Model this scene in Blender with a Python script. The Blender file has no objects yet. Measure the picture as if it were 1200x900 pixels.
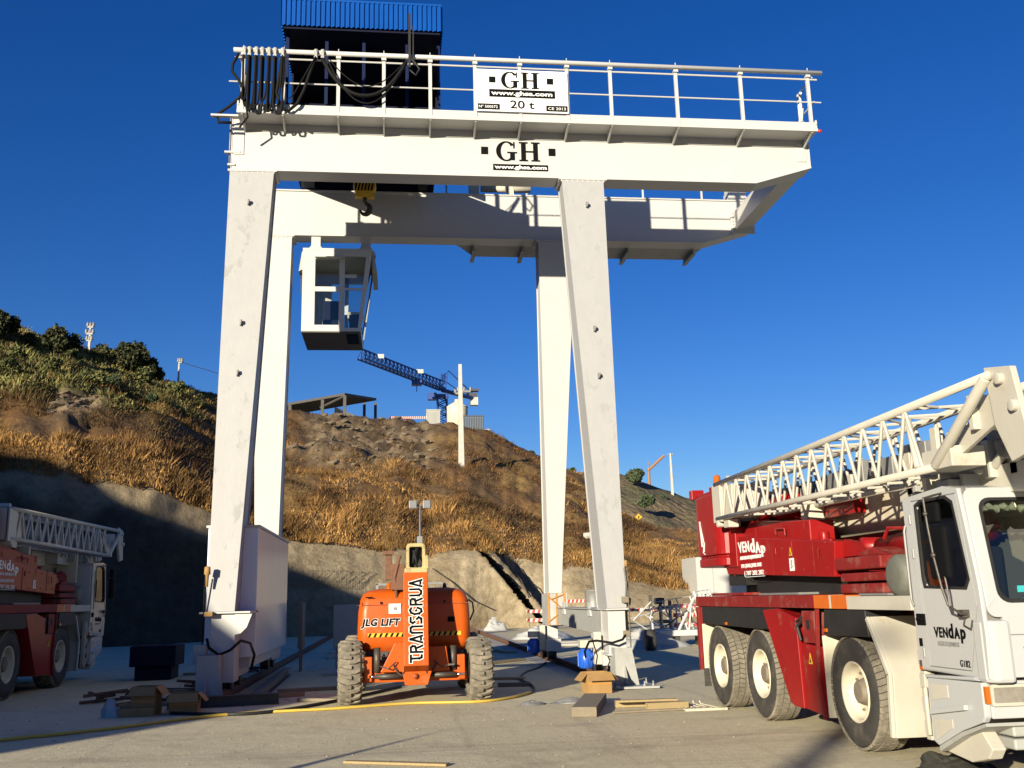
import bpy, bmesh, math, random
import numpy as np
from mathutils import Vector, Matrix
random.seed(7); rng = np.random.default_rng(7)
R = math.radians
S = bpy.context.scene
col = S.collection

# ---------------------------------------------------------------- camera
FPX, PITCH, ROLL, YAW = 1150.1, .2149, -.0251, .1214
Fv = Vector((math.sin(YAW)*math.cos(PITCH), math.cos(YAW)*math.cos(PITCH), math.sin(PITCH)))
r0 = Vector((math.cos(YAW), -math.sin(YAW), 0)); u0 = r0.cross(Fv)
Rv = r0*math.cos(ROLL)+u0*math.sin(ROLL); Uv = -r0*math.sin(ROLL)+u0*math.cos(ROLL)
CAM = Vector((0, 0, 1.6))
cd = bpy.data.cameras.new('camera'); co = bpy.data.objects.new('camera', cd); col.objects.link(co)
cd.sensor_width = 36; cd.lens = 36*FPX/1200; cd.clip_end = 20000; cd.clip_start = .05
co.matrix_world = Matrix(((Rv.x, Uv.x, -Fv.x, CAM.x), (Rv.y, Uv.y, -Fv.y, CAM.y), (Rv.z, Uv.z, -Fv.z, CAM.z), (0, 0, 0, 1)))
S.camera = co
S.render.resolution_x, S.render.resolution_y = 1024, 768

# ---------------------------------------------------------------- sky, sun, exposure
SUN_EL, SUN_AZ = R(12.0), R(33.8)          # light travels towards +Y, turned 33.8 deg to +X, coming from behind left
w = bpy.data.worlds.new('World'); S.world = w; w.use_nodes = True
nt = w.node_tree; nt.nodes.clear()
sky = nt.nodes.new('ShaderNodeTexSky'); sky.sky_type = 'NISHITA'; sky.sun_disc = False
sky.sun_elevation = SUN_EL; sky.sun_rotation = SUN_AZ + math.pi
sky.altitude = 400; sky.air_density = 1.0; sky.dust_density = .2; sky.ozone_density = 4.0
hs = nt.nodes.new('ShaderNodeHueSaturation'); hs.inputs['Saturation'].default_value = 1.23; hs.inputs['Hue'].default_value = .52
bg = nt.nodes.new('ShaderNodeBackground'); bg.inputs['Strength'].default_value = .066
wo = nt.nodes.new('ShaderNodeOutputWorld')
nt.links.new(sky.outputs[0], hs.inputs['Color']); nt.links.new(hs.outputs[0], bg.inputs['Color']); nt.links.new(bg.outputs[0], wo.inputs['Surface'])
sd = bpy.data.lights.new('sun', 'SUN'); sd.energy = 5.0; sd.angle = R(.55); sd.color = (1, .90, .70)
so = bpy.data.objects.new('sun', sd); col.objects.link(so)
dirv = Vector((math.sin(SUN_AZ)*math.cos(SUN_EL), math.cos(SUN_AZ)*math.cos(SUN_EL), -math.sin(SUN_EL)))
so.rotation_euler = dirv.to_track_quat('-Z', 'Y').to_euler(); so.location = (-20, -30, 25)
S.view_settings.view_transform = 'Standard'; S.view_settings.look = 'None'; S.view_settings.gamma = 1
S.view_settings.exposure = .95
S.render.engine = 'CYCLES'
S.cycles.max_bounces = 8; S.cycles.transparent_max_bounces = 16

# ---------------------------------------------------------------- helpers
def at(px, py, X=None, Y=None, Z=None):
    """point of the place seen at a pixel of the 1200x900 photograph on a plane of known X, Y or Z"""
    d = Fv + Rv*((px-600)/FPX) + Uv*((450-py)/FPX)
    t = X/d.x if X is not None else Y/d.y if Y is not None else (Z-1.6)/d.z
    return CAM + d*t
def px_of(p):
    d = Vector(p)-CAM; z = d.dot(Fv)
    return 600+FPX*d.dot(Rv)/z, 450-FPX*d.dot(Uv)/z
ORG = {}
def tag(o, label=None, cat=None, group=None, kind=None):
    if label: o['label'] = label
    if cat: o['category'] = cat
    if group: o['group'] = group
    if kind: o['kind'] = kind
    return o
def thing(name, loc, label, cat, group=None):
    o = bpy.data.objects.new(name, None); col.objects.link(o); o.location = loc
    o.empty_display_size = .3
    ORG[o] = Vector(loc)
    return tag(o, label, cat, group)
class MB:
    def __init__(s): s.v = []; s.f = []; s.m = []; s.mi = 0; s.sm = []; s.smooth = False
    def add(s, vs, fs):
        b = len(s.v); s.v += [tuple(p) for p in vs]
        for f in fs: s.f.append([i+b for i in f]); s.m.append(s.mi); s.sm.append(s.smooth)
        return s
    def box(s, x0, x1, y0, y1, z0, z1, M=None):
        x0, x1 = sorted((x0, x1)); y0, y1 = sorted((y0, y1)); z0, z1 = sorted((z0, z1))
        vs = [Vector(p) for p in ((x0,y0,z0),(x1,y0,z0),(x1,y1,z0),(x0,y1,z0),(x0,y0,z1),(x1,y0,z1),(x1,y1,z1),(x0,y1,z1))]
        if M is not None: vs = [M @ p for p in vs]
        return s.add(vs, [(3,2,1,0),(4,5,6,7),(0,1,5,4),(1,2,6,5),(2,3,7,6),(3,0,4,7)])
    def hexa(s, lo, hi):      # lo, hi: four points each
        return s.add(list(lo)+list(hi), [(3,2,1,0),(4,5,6,7),(0,1,5,4),(1,2,6,5),(2,3,7,6),(3,0,4,7)])
    def tube(s, pts, r, seg=8, caps=True, radii=None):
        pts = [Vector(p) for p in pts]; n = len(pts); rings = []; old = None
        for i, p in enumerate(pts):
            t = (pts[min(i+1, n-1)]-pts[max(i-1, 0)])
            t = t.normalized() if t.length > 1e-9 else Vector((0, 0, 1))
            if old is None:
                a = Vector((0, 0, 1)) if abs(t.z) < .9 else Vector((1, 0, 0)); e = t.cross(a).normalized()
            else:
                e = (old - t*old.dot(t)); e = e.normalized() if e.length > 1e-6 else t.orthogonal().normalized()
            old = e; g = t.cross(e); rr = radii[i] if radii else r
            rings.append([p+e*(rr*math.cos(2*math.pi*k/seg))+g*(rr*math.sin(2*math.pi*k/seg)) for k in range(seg)])
        vs = [q for rg in rings for q in rg]; fs = []
        for i in range(n-1):
            for k in range(seg): fs.append((i*seg+k, i*seg+(k+1) % seg, (i+1)*seg+(k+1) % seg, (i+1)*seg+k))
        if caps: fs.append(tuple(range(seg-1, -1, -1))); fs.append(tuple((n-1)*seg+k for k in range(seg)))
        sm = s.smooth; s.smooth = seg >= 8; s.add(vs, fs); s.smooth = sm
        return s
    def lathe(s, c, ax, prof, seg=40, smooth=True, a0=0, a1=2*math.pi):   # prof: (along axis, radius)
        c = Vector(c); ax = Vector(ax).normalized(); e = ax.orthogonal().normalized(); g = ax.cross(e)
        if abs(ax.x) > .9: e = Vector((0, 0, 1)); g = ax.cross(e)
        vs = []; full = abs(a1-a0-2*math.pi) < 1e-6; ns = seg if full else seg+1
        for (h, r) in prof:
            for k in range(ns):
                a = a0+(a1-a0)*k/seg; vs.append(c+ax*h+e*(r*math.cos(a))+g*(r*math.sin(a)))
        fs = []
        for i in range(len(prof)-1):
            for k in range(seg):
                k2 = (k+1) % ns
                fs.append((i*ns+k, i*ns+k2, (i+1)*ns+k2, (i+1)*ns+k))
        sm = s.smooth; s.smooth = smooth; s.add(vs, fs); s.smooth = sm
        return s
    def prism(s, poly, axis, a, b):    # poly: 2d points; axis 'x' -> (y,z), 'y' -> (x,z), 'z' -> (x,y)
        f = {'x': lambda p, h: (h, p[0], p[1]), 'y': lambda p, h: (p[0], h, p[1]), 'z': lambda p, h: (p[0], p[1], h)}[axis]
        n = len(poly); vs = [f(p, a) for p in poly]+[f(p, b) for p in poly]
        fs = [tuple(range(n)), tuple(range(2*n-1, n-1, -1))]+[(i, i+n, (i+1) % n+n, (i+1) % n) for i in range(n)]
        return s.add(vs, fs)
    def ring(s, outer, inner, axis, a, b):   # panel with an opening
        f = {'x': lambda p, h: (h, p[0], p[1]), 'y': lambda p, h: (p[0], h, p[1]), 'z': lambda p, h: (p[0], p[1], h)}[axis]
        n = len(outer); vs = [f(p, a) for p in outer]+[f(p, a) for p in inner]+[f(p, b) for p in outer]+[f(p, b) for p in inner]; fs = []
        for i in range(n):
            j = (i+1) % n
            fs += [(i, j, n+j, n+i), (2*n+i, 3*n+i, 3*n+j, 2*n+j), (i, 2*n+i, 2*n+j, j), (n+i, n+j, 3*n+j, 3*n+i)]
        return s.add(vs, fs)
    def build(s, name, mats, parent=None, bevel=0, label=None, wn=True):
        org = ORG.get(parent, Vector((0, 0, 0))) if parent is not None else Vector((0, 0, 0))
        me = bpy.data.meshes.new(name); me.from_pydata([(p[0]-org.x, p[1]-org.y, p[2]-org.z) for p in s.v], [], s.f)
        if not isinstance(mats, (list, tuple)): mats = [mats]
        for m in mats: me.materials.append(m)
        me.polygons.foreach_set('material_index', s.m); me.polygons.foreach_set('use_smooth', s.sm)
        bm = bmesh.new(); bm.from_mesh(me); bmesh.ops.recalc_face_normals(bm, faces=bm.faces); bm.to_mesh(me); bm.free()
        o = bpy.data.objects.new(name, me); col.objects.link(o)
        if parent is not None: o.parent = parent; ORG[o] = org
        if bevel:
            b = o.modifiers.new('bevel', 'BEVEL'); b.width = bevel; b.segments = 2; b.limit_method = 'ANGLE'; b.angle_limit = R(40)
        if label: o['label'] = label
        return o
def base_to_thing(o, loc):     # move a lone mesh's origin to its base
    loc = Vector(loc); o.data.transform(Matrix.Translation(-loc)); o.location = loc; return o
def lone(mb, name, mats, loc, label, cat, group=None, bevel=0, kind=None):
    o = mb.build(name, mats, None, bevel); base_to_thing(o, loc); return tag(o, label, cat, group, kind)
NOSPLIT = ('lettering','bar','stripe','tread','tape','seam','rib','bolt','blade','gap','foil','strip','crown','gravel','grass','print','stake','railing_frames','undercarriage','bits','tread','emblem')
def split_pieces(root):
    todo = [root]
    while todo:
        o = todo.pop(); todo += list(o.children)
        if o.type != 'MESH' or any(k in o.name for k in NOSPLIT) or len(o.data.vertices) > 12000: continue
        me = o.data; n = len(me.vertices); par = list(range(n))
        def find(i):
            while par[i] != i: par[i] = par[par[i]]; i = par[i]
            return i
        for e in me.edges:
            a, b = find(e.vertices[0]), find(e.vertices[1])
            if a != b: par[a] = b
        isl = {}
        for i in range(n): isl.setdefault(find(i), []).append(i)
        if len(isl) < 2 or len(isl) > 120: continue
        co = [v.co for v in me.vertices]; bb = []
        for k, vs in isl.items():
            xs = [co[i] for i in vs]; bb.append([k, [min(p[a] for p in xs) for a in range(3)], [max(p[a] for p in xs) for a in range(3)]])
        grp = {b[0]: b[0] for b in bb}
        def gf(i):
            while grp[i] != i: i = grp[i]
            return i
        tol = .035
        for i in range(len(bb)):
            for j in range(i+1, len(bb)):
                if all(bb[i][1][a] <= bb[j][2][a]+tol and bb[j][1][a] <= bb[i][2][a]+tol for a in range(3)): grp[gf(bb[i][0])] = gf(bb[j][0])
        cl = {}
        for b in bb: cl.setdefault(gf(b[0]), []).append(b[0])
        if not 2 <= len(cl) <= 14: continue
        root_of = {}
        for c_, ks in cl.items():
            for k in ks:
                for i in isl[k]: root_of[i] = c_
        first = True; name = o.name.split('.')[0]; src = me
        for c_ in cl:
            mp = {}; vs = []
            for i in range(n):
                if root_of[i] == c_: mp[i] = len(vs); vs.append(tuple(co[i]))
            fs = []; mi = []; smo = []
            for p in src.polygons:
                if p.vertices[0] in mp: fs.append([mp[i] for i in p.vertices]); mi.append(p.material_index); smo.append(p.use_smooth)
            m2 = bpy.data.meshes.new(name); m2.from_pydata(vs, [], fs)
            for m in src.materials: m2.materials.append(m)
            m2.polygons.foreach_set('material_index', mi); m2.polygons.foreach_set('use_smooth', smo)
            if first: o.data = m2; first = False
            else:
                q = o.copy(); q.data = m2; col.objects.link(q); q.parent = o.parent
                for md in list(q.modifiers): pass
def kids(o): return [c for c in col.objects if c.parent == o]
def copy_tree(o, parent=None):
    c = o.copy(); col.objects.link(c); c.parent = parent
    for ch in list(o.children): copy_tree(ch, c)
    return c
def text_mb(mb, s, origin, right, up, size, bold=0, depth=.003, width=None, space=1.0, align='LEFT'):
    cu = bpy.data.curves.new('t', 'FONT'); cu.body = s; cu.size = size; cu.offset = bold; cu.extrude = depth; cu.align_x = align; cu.space_character = space
    cu.resolution_u = 3
    ob = bpy.data.objects.new('t', cu); col.objects.link(ob)
    dg = bpy.context.evaluated_depsgraph_get(); me = bpy.data.meshes.new_from_object(ob.evaluated_get(dg))
    right = Vector(right).normalized(); up = Vector(up).normalized(); nrm = right.cross(up)
    xs = [v.co.x for v in me.vertices]; sc = 1
    if width and xs: sc = width/(max(xs)-min(xs))
    x0 = min(xs) if align == 'LEFT' else 0
    vs = [Vector(origin)+right*((v.co.x-x0)*sc)+up*v.co.y+nrm*v.co.z for v in me.vertices]
    mb.add(vs, [list(p.vertices) for p in me.polygons])
    bpy.data.objects.remove(ob); bpy.data.curves.remove(cu); bpy.data.meshes.remove(me)
def arc(c, r, a0, a1, n, ry=None):
    ry = ry or r
    return [(c[0]+r*math.cos(R(a0+(a1-a0)*i/n)), c[1]+ry*math.sin(R(a0+(a1-a0)*i/n))) for i in range(n+1)]
def rrect(x0, x1, y0, y1, r, n=4):
    return arc((x1-r, y0+r), r, -90, 0, n)+arc((x1-r, y1-r), r, 0, 90, n)+arc((x0+r, y1-r), r, 90, 180, n)+arc((x0+r, y0+r), r, 180, 270, n)

# ---------------------------------------------------------------- materials
def mat(name, c, rough=.5, metal=0, c2=None, scale=3, amount=.5, bump=0, bscale=40, spec=.5, coat=0, dirt=None, dscale=1.2, dlo=.55, dhi=.75, stretch=None, trans=0, detail=6):
    m = bpy.data.materials.new(name); m.use_nodes = True; n = m.node_tree.nodes; L = m.node_tree.links
    b = n['Principled BSDF']; b.inputs['Base Color'].default_value = (*c, 1); b.inputs['Roughness'].default_value = rough
    b.inputs['Metallic'].default_value = metal; b.inputs['Specular IOR Level'].default_value = spec; b.inputs['Coat Weight'].default_value = coat
    b.inputs['Coat Roughness'].default_value = .15
    if trans: b.inputs['Transmission Weight'].default_value = trans
    tc = n.new('ShaderNodeTexCoord'); mp = n.new('ShaderNodeMapping'); L.new(tc.outputs['Object'], mp.inputs[0])
    if stretch: mp.inputs['Scale'].default_value = stretch
    last = None
    if c2 is not None:
        t = n.new('ShaderNodeTexNoise'); t.inputs['Scale'].default_value = scale; t.inputs['Detail'].default_value = detail; t.inputs['Roughness'].default_value = .65
        L.new(mp.outputs[0], t.inputs['Vector'])
        r = n.new('ShaderNodeValToRGB'); r.color_ramp.elements[0].position = .5-amount/2; r.color_ramp.elements[1].position = .5+amount/2
        r.color_ramp.elements[0].color = (*c, 1); r.color_ramp.elements[1].color = (*c2, 1)
        L.new(t.outputs['Fac'], r.inputs[0]); last = r.outputs[0]; L.new(last, b.inputs['Base Color'])
    if dirt is not None:
        t = n.new('ShaderNodeTexNoise'); t.inputs['Scale'].default_value = dscale; t.inputs['Detail'].default_value = 9; t.inputs['Roughness'].default_value = .72
        L.new(mp.outputs[0], t.inputs['Vector'])
        r = n.new('ShaderNodeMapRange'); r.inputs[1].default_value = dlo; r.inputs[2].default_value = dhi; L.new(t.outputs['Fac'], r.inputs[0])
        x = n.new('ShaderNodeMix'); x.data_type = 'RGBA'; L.new(r.outputs[0], x.inputs[0])
        if last: L.new(last, x.inputs[6])
        else: x.inputs[6].default_value = (*c, 1)
        x.inputs[7].default_value = (*dirt, 1); L.new(x.outputs[2], b.inputs['Base Color'])
        q = n.new('ShaderNodeMapRange'); q.inputs[3].default_value = rough; q.inputs[4].default_value = min(1, rough+.35); L.new(r.outputs[0], q.inputs[0]); L.new(q.outputs[0], b.inputs['Roughness'])
    if bump:
        t = n.new('ShaderNodeTexNoise'); t.inputs['Scale'].default_value = bscale; t.inputs['Detail'].default_value = 5; L.new(mp.outputs[0], t.inputs['Vector'])
        bp = n.new('ShaderNodeBump'); bp.inputs['Strength'].default_value = bump; bp.inputs['Distance'].default_value = .02
        L.new(t.outputs['Fac'], bp.inputs['Height']); L.new(bp.outputs[0], b.inputs['Normal'])
    return m
def glass(name, tint, fac=.5, rough=.02):
    m = bpy.data.materials.new(name); m.use_nodes = True; n = m.node_tree.nodes; L = m.node_tree.links; n.clear()
    o = n.new('ShaderNodeOutputMaterial'); t = n.new('ShaderNodeBsdfTransparent'); t.inputs[0].default_value = (*tint, 1)
    g = n.new('ShaderNodeBsdfGlossy'); g.inputs['Roughness'].default_value = rough; g.inputs[0].default_value = (.9, .9, .9, 1)
    f = n.new('ShaderNodeFresnel'); f.inputs[0].default_value = 1.5
    x = n.new('ShaderNodeMixShader'); L.new(f.outputs[0], x.inputs[0]); L.new(t.outputs[0], x.inputs[1]); L.new(g.outputs[0], x.inputs[2]); L.new(x.outputs[0], o.inputs[0])
    return m
M = {}
M['white'] = mat('white_paint', (.47,.465,.445), .42, c2=(.435,.43,.41), scale=1.3, amount=.5, bump=.05, bscale=6, dirt=(.36,.33,.28), dscale=2.2, dlo=.66, dhi=.85)
M['primer'] = mat('mottled_white_primer', (.31,.308,.305), .55, c2=(.325,.323,.318), scale=5.5, amount=.2, bump=.1, bscale=18, dirt=(.285,.282,.278), dscale=3, dlo=.58, dhi=.62, stretch=(1,1,.55), detail=9)
M['offwhite'] = mat('dusty_white_paint', (.46,.44,.385), .5, c2=(.38,.35,.285), scale=2, amount=.6, bump=.08, bscale=12, dirt=(.33,.27,.2), dscale=4, dlo=.6, dhi=.78)
M['cabwhite'] = mat('cab_white_paint', (.40,.41,.415), .25, c2=(.37,.375,.37), scale=.9, amount=.5, coat=.4, dirt=(.4,.37,.32), dscale=3, dlo=.68, dhi=.9)
M['red'] = mat('faded_red_paint', (.27,.009,.009), .34, c2=(.20,.007,.008), scale=1.5, amount=.5, coat=.03, spec=.2, bump=.05, bscale=9, dirt=(.22,.09,.06), dscale=3.5, dlo=.58, dhi=.8)
M['redmat'] = mat('dull_dark_red_paint', (.20,.013,.012), .6, c2=(.14,.012,.011), spec=.25, scale=3, amount=.5, bump=.08, bscale=20, dirt=(.20,.12,.09), dscale=4, dlo=.52, dhi=.75)
M['orange'] = mat('orange_paint', (.46,.078,.003), .42, c2=(.38,.062,.003), scale=1.8, amount=.5, coat=.05, spec=.3, bump=.04, bscale=8, dirt=(.35,.13,.05), dscale=3, dlo=.56, dhi=.8)
M['orange2'] = mat('dirty_orange_steel', (.34,.06,.005), .6, c2=(.20,.035,.007), scale=5, amount=.5, bump=.08, bscale=20, dirt=(.16,.08,.045), dscale=6, dlo=.5, dhi=.68)
M['reflect'] = mat('orange_stripe', (.55,.12,.01), .5, c2=(.42,.09,.01), scale=5)
M['black'] = mat('black_paint', (.012,.012,.013), .55, c2=(.022,.021,.02), scale=5, dirt=(.07,.06,.05), dscale=4, dlo=.62, dhi=.9, spec=.3)
M['cable'] = mat('black_cable_sheath', (.007,.007,.007), .7, spec=.15)
M['ink'] = mat('black_lettering', (.006,.006,.007), .8, spec=.05)
M['whiteink'] = mat('white_lettering', (.7,.7,.68), .6)
M['rubber'] = mat('worn_black_rubber', (.022,.021,.02), .75, c2=(.045,.04,.034), scale=7, bump=.15, bscale=50, dirt=(.10,.085,.065), dscale=5, dlo=.5, dhi=.75)
M['tread'] = mat('dusty_tyre_tread', (.20,.175,.13), .9, c2=(.11,.098,.078), scale=9, bump=.2, bscale=60, dirt=(.28,.24,.18), dscale=6, dlo=.5, dhi=.7)
M['treaddark'] = mat('tyre_tread_groove', (.035,.032,.028), .95)
M['cream'] = mat('cream_painted_steel', (.56,.52,.40), .55, c2=(.46,.41,.30), scale=4, bump=.1, bscale=20, dirt=(.28,.17,.09), dscale=6, dlo=.58, dhi=.75)
M['yellowcream'] = mat('pale_yellow_paint', (.42,.34,.15), .6, c2=(.28,.22,.09), scale=5, dirt=(.1,.08,.05), dscale=5, dlo=.55, dhi=.7)
M['steel'] = mat('grey_steel', (.24,.24,.235), .55, .3, c2=(.17,.165,.16), scale=6, bump=.1, bscale=30)
M['galv'] = mat('galvanised_grey_panel', (.36,.36,.34), .6, .1, c2=(.30,.30,.28), scale=3, dirt=(.24,.22,.19), dscale=4, dlo=.55, dhi=.75)
M['darksteel'] = mat('dark_greasy_steel', (.045,.042,.04), .5, .3, c2=(.08,.065,.05), scale=8, bump=.15, bscale=30)
M['rust'] = mat('rusty_steel', (.16,.07,.035), .8, c2=(.09,.045,.028), scale=12, bump=.2, bscale=40)
M['chrome'] = mat('bright_rod', (.7,.7,.7), .15, 1)
M['blue'] = mat('blue_motor_paint', (.012,.10,.52), .35, c2=(.01,.07,.38), scale=5, coat=.2)
M['roofblue'] = mat('blue_corrugated_sheet', (.001,.062,.30), .55, c2=(.001,.05,.24), scale=1, spec=.12)
M['navy'] = mat('dark_blue_paint', (.003,.005,.018), .7, c2=(.004,.007,.025), scale=3, spec=.15)
M['navy2'] = mat('mid_blue_paint', (.003,.010,.05), .6, c2=(.003,.008,.04), spec=.15, scale=3)
M['hookyel'] = mat('crane_yellow_paint', (.62,.40,.03), .4, c2=(.5,.3,.02), scale=5)
M['amber'] = mat('amber_lens', (.42,.10,.006), .15, coat=.5)
M['redlens'] = mat('red_lens', (.55,.02,.01), .2)
M['lamp'] = mat('clear_headlamp_lens', (.55,.52,.46), .12, .6, c2=(.35,.3,.24), scale=14, coat=1)
M['glass'] = glass('tinted_glass', (.42,.47,.45))
M['clearglass'] = glass('clear_glass', (.86,.90,.90))
M['interior'] = mat('dark_cab_lining', (.03,.03,.03), .8)
M['interior2'] = mat('grey_cab_lining', (.16,.155,.14), .8)
M['card'] = mat('brown_cardboard', (.34,.205,.075), .85, c2=(.27,.155,.055), scale=4, bump=.05, bscale=20)
M['tape'] = mat('brown_packing_tape', (.42,.20,.05), .35)
M['wood'] = mat('weathered_timber', (.24,.20,.14), .85, c2=(.14,.115,.08), scale=3, amount=.6, stretch=(1.5,14,14), bump=.25, bscale=20)
M['paleply'] = mat('pale_timber', (.36,.27,.13), .75, c2=(.24,.175,.085), scale=4, stretch=(12,1.5,10), bump=.15)
M['concrete'] = mat('pale_concrete', (.40,.38,.34), .85, c2=(.31,.295,.26), scale=3, bump=.2, bscale=25, dirt=(.22,.2,.17), dscale=2, dlo=.55, dhi=.8)
M['plastic'] = mat('white_plastic_sheet', (.42,.42,.40), .4, c2=(.32,.32,.31), scale=4, bump=.6, bscale=8)
M['hub'] = mat('brown_grey_hub', (.20,.165,.12), .7, c2=(.13,.105,.08), scale=12, bump=.2)
M['yellow'] = mat('yellow_hose_rubber', (.60,.40,.035), .5, c2=(.45,.33,.08), scale=6)
M['barred'] = mat('barrier_red', (.40,.02,.012), .5, c2=(.32,.02,.012), scale=5)
M['barwhite'] = mat('barrier_white', (.45,.44,.42), .5, c2=(.38,.37,.34), scale=5)
M['poleconc'] = mat('cast_concrete_pole', (.46,.44,.39), .85, c2=(.36,.34,.30), scale=2, bump=.15)
M['craneblue'] = mat('tower_crane_blue', (.012,.055,.26), .5, c2=(.02,.05,.18), scale=2)
M['cranedark'] = mat('crane_counterweight', (.05,.05,.055), .7)
M['shed'] = mat('dark_shed_metal', (.05,.045,.042), .7, c2=(.08,.07,.06), scale=1)
M['bark'] = mat('grey_brown_bark', (.09,.065,.045), .9, c2=(.05,.04,.03), scale=8, bump=.4)
M['fabricblue'] = mat('crumpled_blue_cloth', (.10,.16,.26), .9, c2=(.25,.28,.3), scale=9)
M['rope'] = mat('cream_tassel_trim', (.62,.60,.46), .9, c2=(.5,.46,.32), scale=20, bump=.5)

def foliage_mat(name, attr='shade'):
    m = bpy.data.materials.new(name); m.use_nodes = True; n = m.node_tree.nodes; L = m.node_tree.links; b = n['Principled BSDF']
    a = n.new('ShaderNodeVertexColor'); a.layer_name = attr; L.new(a.outputs[0], b.inputs['Base Color']); b.inputs['Roughness'].default_value = .85
    b.inputs['Specular IOR Level'].default_value = .15
    return m
M['grass'] = foliage_mat('dry_grass_blades'); M['leaf'] = foliage_mat('leaves')

# ================================================================ SETTING
# ---- ground
def ground_mat():
    m = bpy.data.materials.new('dusty_compacted_ground'); m.use_nodes = True; n = m.node_tree.nodes; L = m.node_tree.links; b = n['Principled BSDF']
    tc = n.new('ShaderNodeTexCoord')
    def noise(sc, det=8, ro=.65, vec=None, dist=0):
        t = n.new('ShaderNodeTexNoise'); t.inputs['Scale'].default_value = sc; t.inputs['Detail'].default_value = det; t.inputs['Roughness'].default_value = ro; t.inputs['Distortion'].default_value = dist
        L.new(vec or tc.outputs['Object'], t.inputs['Vector']); return t.outputs['Fac']
    def ramp(f, stops):
        r = n.new('ShaderNodeValToRGB'); e = r.color_ramp.elements
        e[0].position, e[0].color = stops[0][0], (*stops[0][1], 1); e[1].position, e[1].color = stops[-1][0], (*stops[-1][1], 1)
        for p, c in stops[1:-1]: k = e.new(p); k.color = (*c, 1)
        L.new(f, r.inputs[0]); return r.outputs[0]
    def mix(f, a, c):
        x = n.new('ShaderNodeMix'); x.data_type = 'RGBA'; L.new(f, x.inputs[0]); L.new(a, x.inputs[6])
        if isinstance(c, tuple): x.inputs[7].default_value = (*c, 1)
        else: L.new(c, x.inputs[7])
        return x.outputs[2]
    def rng_(f, a, b_, c=0, d=1):
        r = n.new('ShaderNodeMapRange'); r.inputs[1].default_value = a; r.inputs[2].default_value = b_; r.inputs[3].default_value = c; r.inputs[4].default_value = d; L.new(f, r.inputs[0]); return r.outputs[0]
    base = ramp(noise(.35, 10), [(.3, (.48,.42,.275)), (.5, (.59,.525,.35)), (.72, (.65,.59,.42))])
    fine = ramp(noise(9, 10, .75), [(.3, (.33,.285,.195)), (.5, (.58,.515,.345)), (.75, (.70,.635,.46))])
    c = mix(rng_(noise(1.3), .3, .7, .25, .7), base, fine)
    c = mix(rng_(noise(.8, 12, .7, None, 1.2), .60, .70, 0, .45), c, (.27,.225,.165))
    c = mix(rng_(noise(34, 6, .6), .66, .72, 0, .65), c, (.25,.21,.16))
    mp = n.new('ShaderNodeMapping'); mp.inputs['Scale'].default_value = (2.2, .12, 1); mp.inputs['Rotation'].default_value = (0, 0, R(-50)); L.new(tc.outputs['Object'], mp.inputs[0])
    c = mix(rng_(noise(1.2, 8, .6, mp.outputs[0]), .56, .66, 0, .28), c, (.30,.255,.195))
    for sc_, rot, lo, hi, am in ((.9, 62, .60, .66, .30), (1.6, -28, .62, .66, .22), (.5, 15, .58, .70, .35)):
        mp2 = n.new('ShaderNodeMapping'); mp2.inputs['Scale'].default_value = (.05, 2.4, 1); mp2.inputs['Rotation'].default_value = (0, 0, R(rot)); L.new(tc.outputs['Object'], mp2.inputs[0])
        c = mix(rng_(noise(sc_, 9, .62, mp2.outputs[0], .3), lo, hi, 0, am), c, (.30,.255,.18))
    c = mix(rng_(noise(60, 3, .5), .70, .74, 0, .8), c, (.68,.63,.52))
    def mth(op, a, b_=None):
        q = n.new('ShaderNodeMath'); q.operation = op
        for k, v in enumerate((a, b_)):
            if v is None: continue
            if isinstance(v, (int, float)): q.inputs[k].default_value = v
            else: L.new(v, q.inputs[k])
        return q.outputs[0]
    for cx, cy, rad in ((11, -4, 15.2), (11, -4, 17.1), (-14, 2, 15.6), (-14, 2, 17.5), (3, 40, 27.0), (3, 40, 29.0)):     # tyre marks of turning vehicles
        sb = n.new('ShaderNodeVectorMath'); sb.operation = 'DISTANCE'; L.new(tc.outputs['Object'], sb.inputs[0]); sb.inputs[1].default_value = (cx, cy, 0)
        d_ = mth('ABSOLUTE', mth('SUBTRACT', sb.outputs['Value'], rad)); m_ = rng_(d_, .12, .20, 1, 0); m_ = mth('MULTIPLY', m_, rng_(noise(1.1, 6, .7), .42, .62, 0, .32))
        c = mix(m_, c, (.25,.21,.15))
    L.new(c, b.inputs['Base Color']); b.inputs['Roughness'].default_value = .95; b.inputs['Specular IOR Level'].default_value = .15
    ad = n.new('ShaderNodeMath'); ad.operation = 'MULTIPLY_ADD'; L.new(noise(2.2, 10, .7), ad.inputs[0]); ad.inputs[1].default_value = 2.0; L.new(noise(28, 6, .7), ad.inputs[2])
    bp = n.new('ShaderNodeBump'); bp.inputs['Strength'].default_value = .4; bp.inputs['Distance'].default_value = .018; L.new(ad.outputs[0], bp.inputs['Height']); L.new(bp.outputs[0], b.inputs['Normal'])
    return m
M['ground'] = ground_mat()
g = MB().add([(-3000,-3000,0),(3000,-3000,0),(3000,3000,0),(-3000,3000,0)], [(0,1,2,3)]).build('ground', M['ground']); tag(g, kind='structure')

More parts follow.
